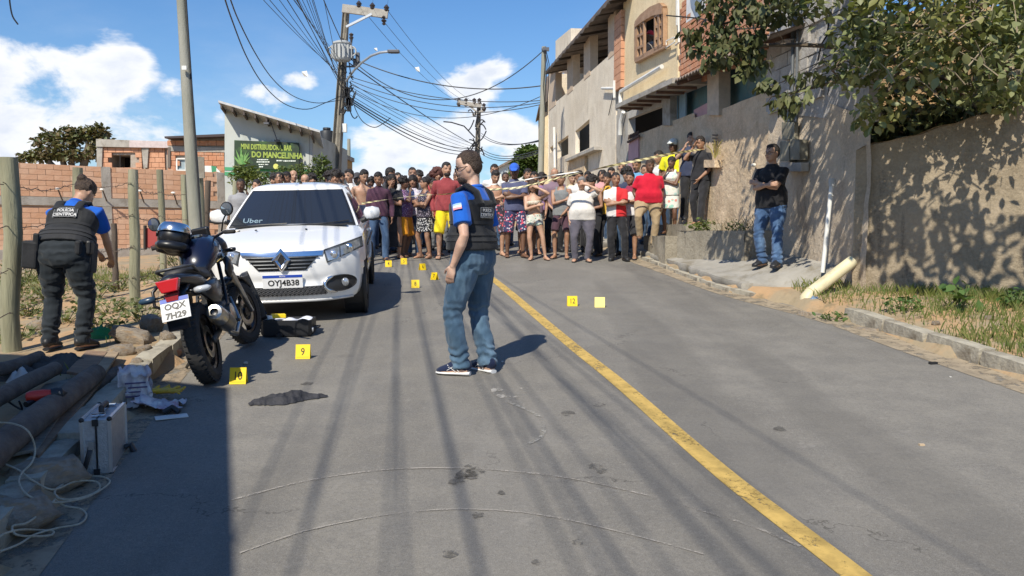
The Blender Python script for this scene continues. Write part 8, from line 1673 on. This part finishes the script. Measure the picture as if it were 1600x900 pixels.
mb = MB(); leafcloud(mb, [(wxy(13.3, .62)+Vector((0, 0, zt_+.10)), (.25, .16, .12), 90)], .09, False, 0, .2); leafcloud(mb, [(wxy(12.6, .3)+Vector((0, 0, zt_+.08)), (.2, .4, .10), 80)], .06, True, 0, .2); kid(mb.build('leaves', M_BUSH, smooth='all'), pt)
# meter boxes, conduit, brackets
mbx = empty('meter_boxes', P_(1240, 235, .1), label='pair of grimy electricity meter boxes on the wall right of the man in black', cat='meter box')
def onwall(name, px0, px1, py0, py1, th, m, par, off=.0):
    mb = MB(); mb.prism([P_(px0, py1, off), P_(px0, py0, off), P_(px1, py0, off), P_(px1, py1, off)], -WN*th); return kid(mb.build(name, m, bevel=.008), par)
M_GRIME = mat('grimy beige plastic', (.30, .28, .21), .7, c2=(.20, .18, .13), ns=5, dirt=(.10, .09, .07), ds=5)
onwall('meter_box', 1231, 1246, 221, 252, .13, M_GRIME, mbx); onwall('meter_box', 1247.5, 1263, 218, 250, .13, M_GRIME, mbx); onwall('ledge', 1231, 1264, 254, 268, .12, M_PCONC, mbx); onwall('upper_box', 1228, 1248, 191, 218, .07, M_GRIME, mbx); onwall('conduit_box', 1231, 1243, 150, 190, .05, mat('dark galvanised', (.13, .14, .15), .5, metal=.4), mbx)
cd = empty('conduit', P_(1240, 100, .05), label='dark vertical conduit pipes climbing the grey block wall above the meter boxes', cat='conduit')
for (x, w) in [(1237, .028), (1244, .022)]: ptube('pipe', [(x, 190), (x+1.5, 100), (x+2, 18)], w, mat('dark galvanised', (.13, .14, .15), .5), .06, cd)
for y in (60, 120, 170): onwall('clamp', 1233, 1248, y, y+3, .09, M_SILV, cd)
ptube('black_cable', [(1298, 18), (1292, 55), (1283, 70), (1278, 95)], .012, M_WIRE, .08, cd)
ws = empty('wall_spotlight', P_(1180, 258, .06), label='tiny white lamp socket on the wall left of the man in black', cat='lamp'); mb = MB(); mb.lathe(P_(1180, 258, .02), -WN, [(0, 0), (.028, 0), (.03, .04), (.018, .06), (0, .065)], 12); kid(mb.build('socket', M_WHITE, smooth=True), ws); mb = MB(); mb.tube([P_(1181, 262, .04), P_(1183, 268, .05)], .010, 6); kid(mb.build('bulb_holder', M_CASE), ws)
wb_ = empty('wall_bracket', P_(1115, 250, .08), label='broken yellowed plaster niche with dry twigs on the wall beside the black-shirted bystander', cat='bracket')
onwall('bracket_slab', 1106, 1128, 250, 262, .14, M_STONE, wb_)
mb = MB()
for i in range(16): p = P_(1117, 248, .1); q = P_(1117+rnd.uniform(-14, 12), 232+rnd.uniform(-14, 10), .15); mb.tube([p, (p+q)/2+Vector((0, 0, .04)), q], .006, 3)
kid(mb.build('dry_twigs', mat('yellow dry twig', (.50, .42, .12), .9)), wb_)
for k in range(4): onwall('vent_slot', 1114, 1122, 210+k*5, 212+k*5, .02, M_DARK, wb_, off=.045)
# upright thin white pipe
vp_b = P_(1286, 400, .25); vp_t = P_(1300, 283, .12); vp = empty('standpipe', vp_b, label='thin white capped pipe leaning upright against the wall', cat='pipe')
vp_b.z = T(vp_b.x, vp_b.y)+.2; mb = MB(); mb.tube([vp_b, vp_t], .028, 12); kid(mb.build('pipe', M_WHITE, smooth=True), vp); mb = MB(); mb.lathe(vp_t-Vector((0, 0, .03)), (vp_t-vp_b), [(.038, -.04), (.04, .0), (.045, .02), (.045, .06), (0, .065)], 14); kid(mb.build('cap', mat('grey cap', (.42, .42, .40), .6), smooth=True), vp); mb = MB(); mb.ring(vp_b+(vp_t-vp_b)*.84, (vp_t-vp_b), .03, .008, 14, 6); kid(mb.build('pipe_collar', M_WHITE), vp)
# fat cream drain pipe
fa = G(1262, 462, .13); fb = PV(1338, 408, WA, WB)-WN*.05; fp_ = empty('drain_pipe', fa, label='fat cream plastic drain pipe slanting from the wall corner down to the kerb', cat='pipe')
M_CRP = mat('cream pvc', (.74, .66, .42), .5, c2=(.64, .56, .35), ns=3, dirt=(.45, .38, .25), ds=4)
mb = MB(); mb.tube([fa+Vector((-.02, -.02, -.13)), fa+Vector((-.01, -.01, -.02)), fa+(fb-fa)*.05, fb], [.085, .085, .080, .075], 18); kid(mb.build('pipe', M_CRP, smooth=True), fp_); mb = MB(); mb.ring(fa+(fb-fa)*.08, (fb-fa), .083, .008, 18, 6); kid(mb.build('pipe_collar', M_CRP, smooth=True), fp_)
for (px, py, s_, lab) in [(1318, 448, (.34, .26, .20), 'ochre earth-caked stone under the fat pipe'), (1258, 472, (.14, .12, .12), 'small stone at the mouth of the fat pipe'), (1350, 492, (.34, .12, .08), 'loose flat kerb fragment in the verge grass'), (1545, 505, (.08, .06, .05), 'small pale stone in the verge near the right edge'), (1462, 508, (.07, .06, .04), 'small grey pebble in the verge grass'), (1218, 400, (.14, .12, .10), 'dark stone against the wall right of the man in black')]:
    g = G(px, py, .15); place(rocks[rnd.randint(0, 3)], 'rock', None, loc=(g.x, g.y, T(g.x, g.y)+s_[2]*.35), rot=(0, .1, rnd.uniform(0, 3)), sc=s_, label=lab, cat='rock')
lumpy('litter', 1272, 466, (.07, .05), .05, mat('blue litter', (.15, .22, .32), .5), 'crumpled blue wrapper under the fat pipe', 'litter', 6, .12)
g = G(1458, 569); mb = MB(); mb.box((0, 0, .01), (.07, .03, .02), rz=.2); mb.build('road_debris', M_CASE, loc=g, label='small dark piece of debris on the road at right', cat='litter'); g = G(1440, 696); mb = MB(); mb.box((0, 0, .005), (.03, .02, .01)); mb.build('road_debris', mat('pale crumb', (.5, .38, .25), .9), loc=g, label='tiny tan crumb on the road at lower right', cat='litter')
for (px, py, r_) in [(785, 566, .012), (384, 569, .022), (1485, 590, .01), (420, 622, .008)]: g = G(px, py); mb = MB(); mb.ell((0, 0, r_*.5), (r_, r_, r_*.6), 7, 5); mb.build('pebble', mat('pale pebble', (.5, .48, .44), .8), loc=g, label={785: 'tiny pale pebble left of the officer’s shoes', 384: 'round grey pebble behind marker 10', 1485: 'tiny pebble on the road near the right kerb', 420: 'tiny white pebble above the black cloth'}[px], cat='pebble')
# ---- barrier tape
def tape_mat():
    m = bpy.data.materials.new('striped barrier tape'); m.use_nodes = True; t = NT(m.node_tree); p = t.n['Principled BSDF']; v = t.node('ShaderNodeTexCoord').outputs['UV']
    s = t.node('ShaderNodeSeparateXYZ'); t.put(s.inputs[0], v); w = t.math('FRACT', t.math('ADD', s.outputs[0], t.math('MULTIPLY', s.outputs[1], .5))); t.put(p.inputs['Base Color'], t.mix(t.math('GREATER_THAN', w, .5), (.66, .58, .30), (.22, .18, .09))); p.inputs['Roughness'].default_value = .4; return m
M_TAPE = tape_mat()
def tape(pts, w, label, seed, m=None):
    P = smooth_path([D(*p) for p in pts], 160); mb = MB(); vs = []; n = SN(seed, 1.6, 3)
    for i, p in enumerate(P): a = 1.2*float(n((i*.045, seed, 0)))+i*.05; u = Vector((0, math.sin(a)*w/2, math.cos(a)*w/2)); vs += [p-u, p+u]
    mb.add(vs, [(2*i, 2*i+2, 2*i+3, 2*i+1) for i in range(159)]); o = mb.build('barrier_tape', m or M_TAPE, label=label, cat='barrier tape', smooth='all'); me = o.data; uv = me.uv_layers.new(name='UV'); s = [0]
    for i in range(1, 160): s.append(s[-1]+(P[i]-P[i-1]).length)
    for l in me.loops: uv.data[l.index].uv = (s[l.vertex_index//2]/.14, l.vertex_index % 2)
tape([(565, 318, 13.8), (610, 311, 14), (660, 305, 14.2), (700, 303, 14.3), (760, 297, 14.3), (810, 293, 14.3), (860, 281, 14.3), (905, 270, 14.1), (960, 258, 14), (1000, 250, 14.0), (1050, 240, 14.0), (1100, 233, 14.6)], .042, 'yellow and black barrier tape strung in front of the crowd', 2)
tape([(745, 290, 14.2), (800, 285, 14.2), (840, 277, 14.2), (862, 274, 14.2), (905, 268, 14.1)], .02, 'thin pale twisted strand of tape above the striped one', 4, M_WHITE)
# off-camera house on the left behind the camera, put there to throw the big shadow
S_ = G(357, 606); zc = 4.6; k_s = (zc-S_.z)/(-SUND.z); Cn = S_-SUND*k_s; u1 = (G(371, 930)-S_); u1.z = 0; u1.normalize(); u2 = Vector((-.94, .33, 0))
oh = empty('corner_house', (Cn.x, Cn.y, 0), label='plain rendered house beside the camera on the left, outside the view', cat='house')
for (d_, L_, n_) in [(u1, 11., Vector((-.933, -.36, 0))), (u2, 9., Vector((-.33, -.94, 0)))]:
    mb = MB(); p = [Vector((Cn.x, Cn.y, -1.2)), Vector((Cn.x, Cn.y, zc))]; e_ = Vector((0, 0, SL*d_.y*L_)); mb.prism([p[0], p[1], p[1]+d_*L_+e_, p[0]+d_*L_], n_*.2); kid(mb.build('wall', M_H1), oh)
mb = MB(); q = Vector((Cn.x, Cn.y, zc-.05)); ea, eb = Vector((0, 0, SL*u1.y*11)), Vector((0, 0, SL*u2.y*9)); mb.prism([q, q+u1*11+ea, q+u1*11+ea+u2*9+eb, q+u2*9+eb], (0, 0, -.12)); kid(mb.build('roof', M_PCONC), oh)
# give every repeat its own label by where it runs
ORD = ['first', 'second', 'third', 'fourth', 'fifth', 'sixth', 'seventh', 'eighth', 'ninth', 'tenth', 'eleventh', 'twelfth', 'thirteenth', 'fourteenth', 'fifteenth', 'sixteenth', 'seventeenth', 'eighteenth']
def relabel(group, fmt, key):
    L = sorted([o for o in bpy.data.objects if o.get('group') == group], key=key)
    for k, o in enumerate(L): o['label'] = fmt % ORD[k]
endx = lambda o: o.data.vertices[len(o.data.vertices)*3//5].co.x
midz = lambda o: -o.data.vertices[len(o.data.vertices)//2].co.z
relabel('cables from the power pole over the camera', '%s cable from the left in the fan leaving the frame’s top', endx)
relabel('high-voltage wires over the camera', '%s from the left of the thin wires running from crossarm over camera', endx)
relabel('high-voltage wires between the poles', '%s from the left of the thin wires between the pole tops', endx)
relabel('cables between the two power poles', '%s from the top of the cables sloping to the far power pole', midz)
relabel('cables crossing the street', '%s from the top of the cables crossing to the thin service pole', midz)
relabel('cables to the service pole', '%s from the top of cables joining far pole and service pole', midz)
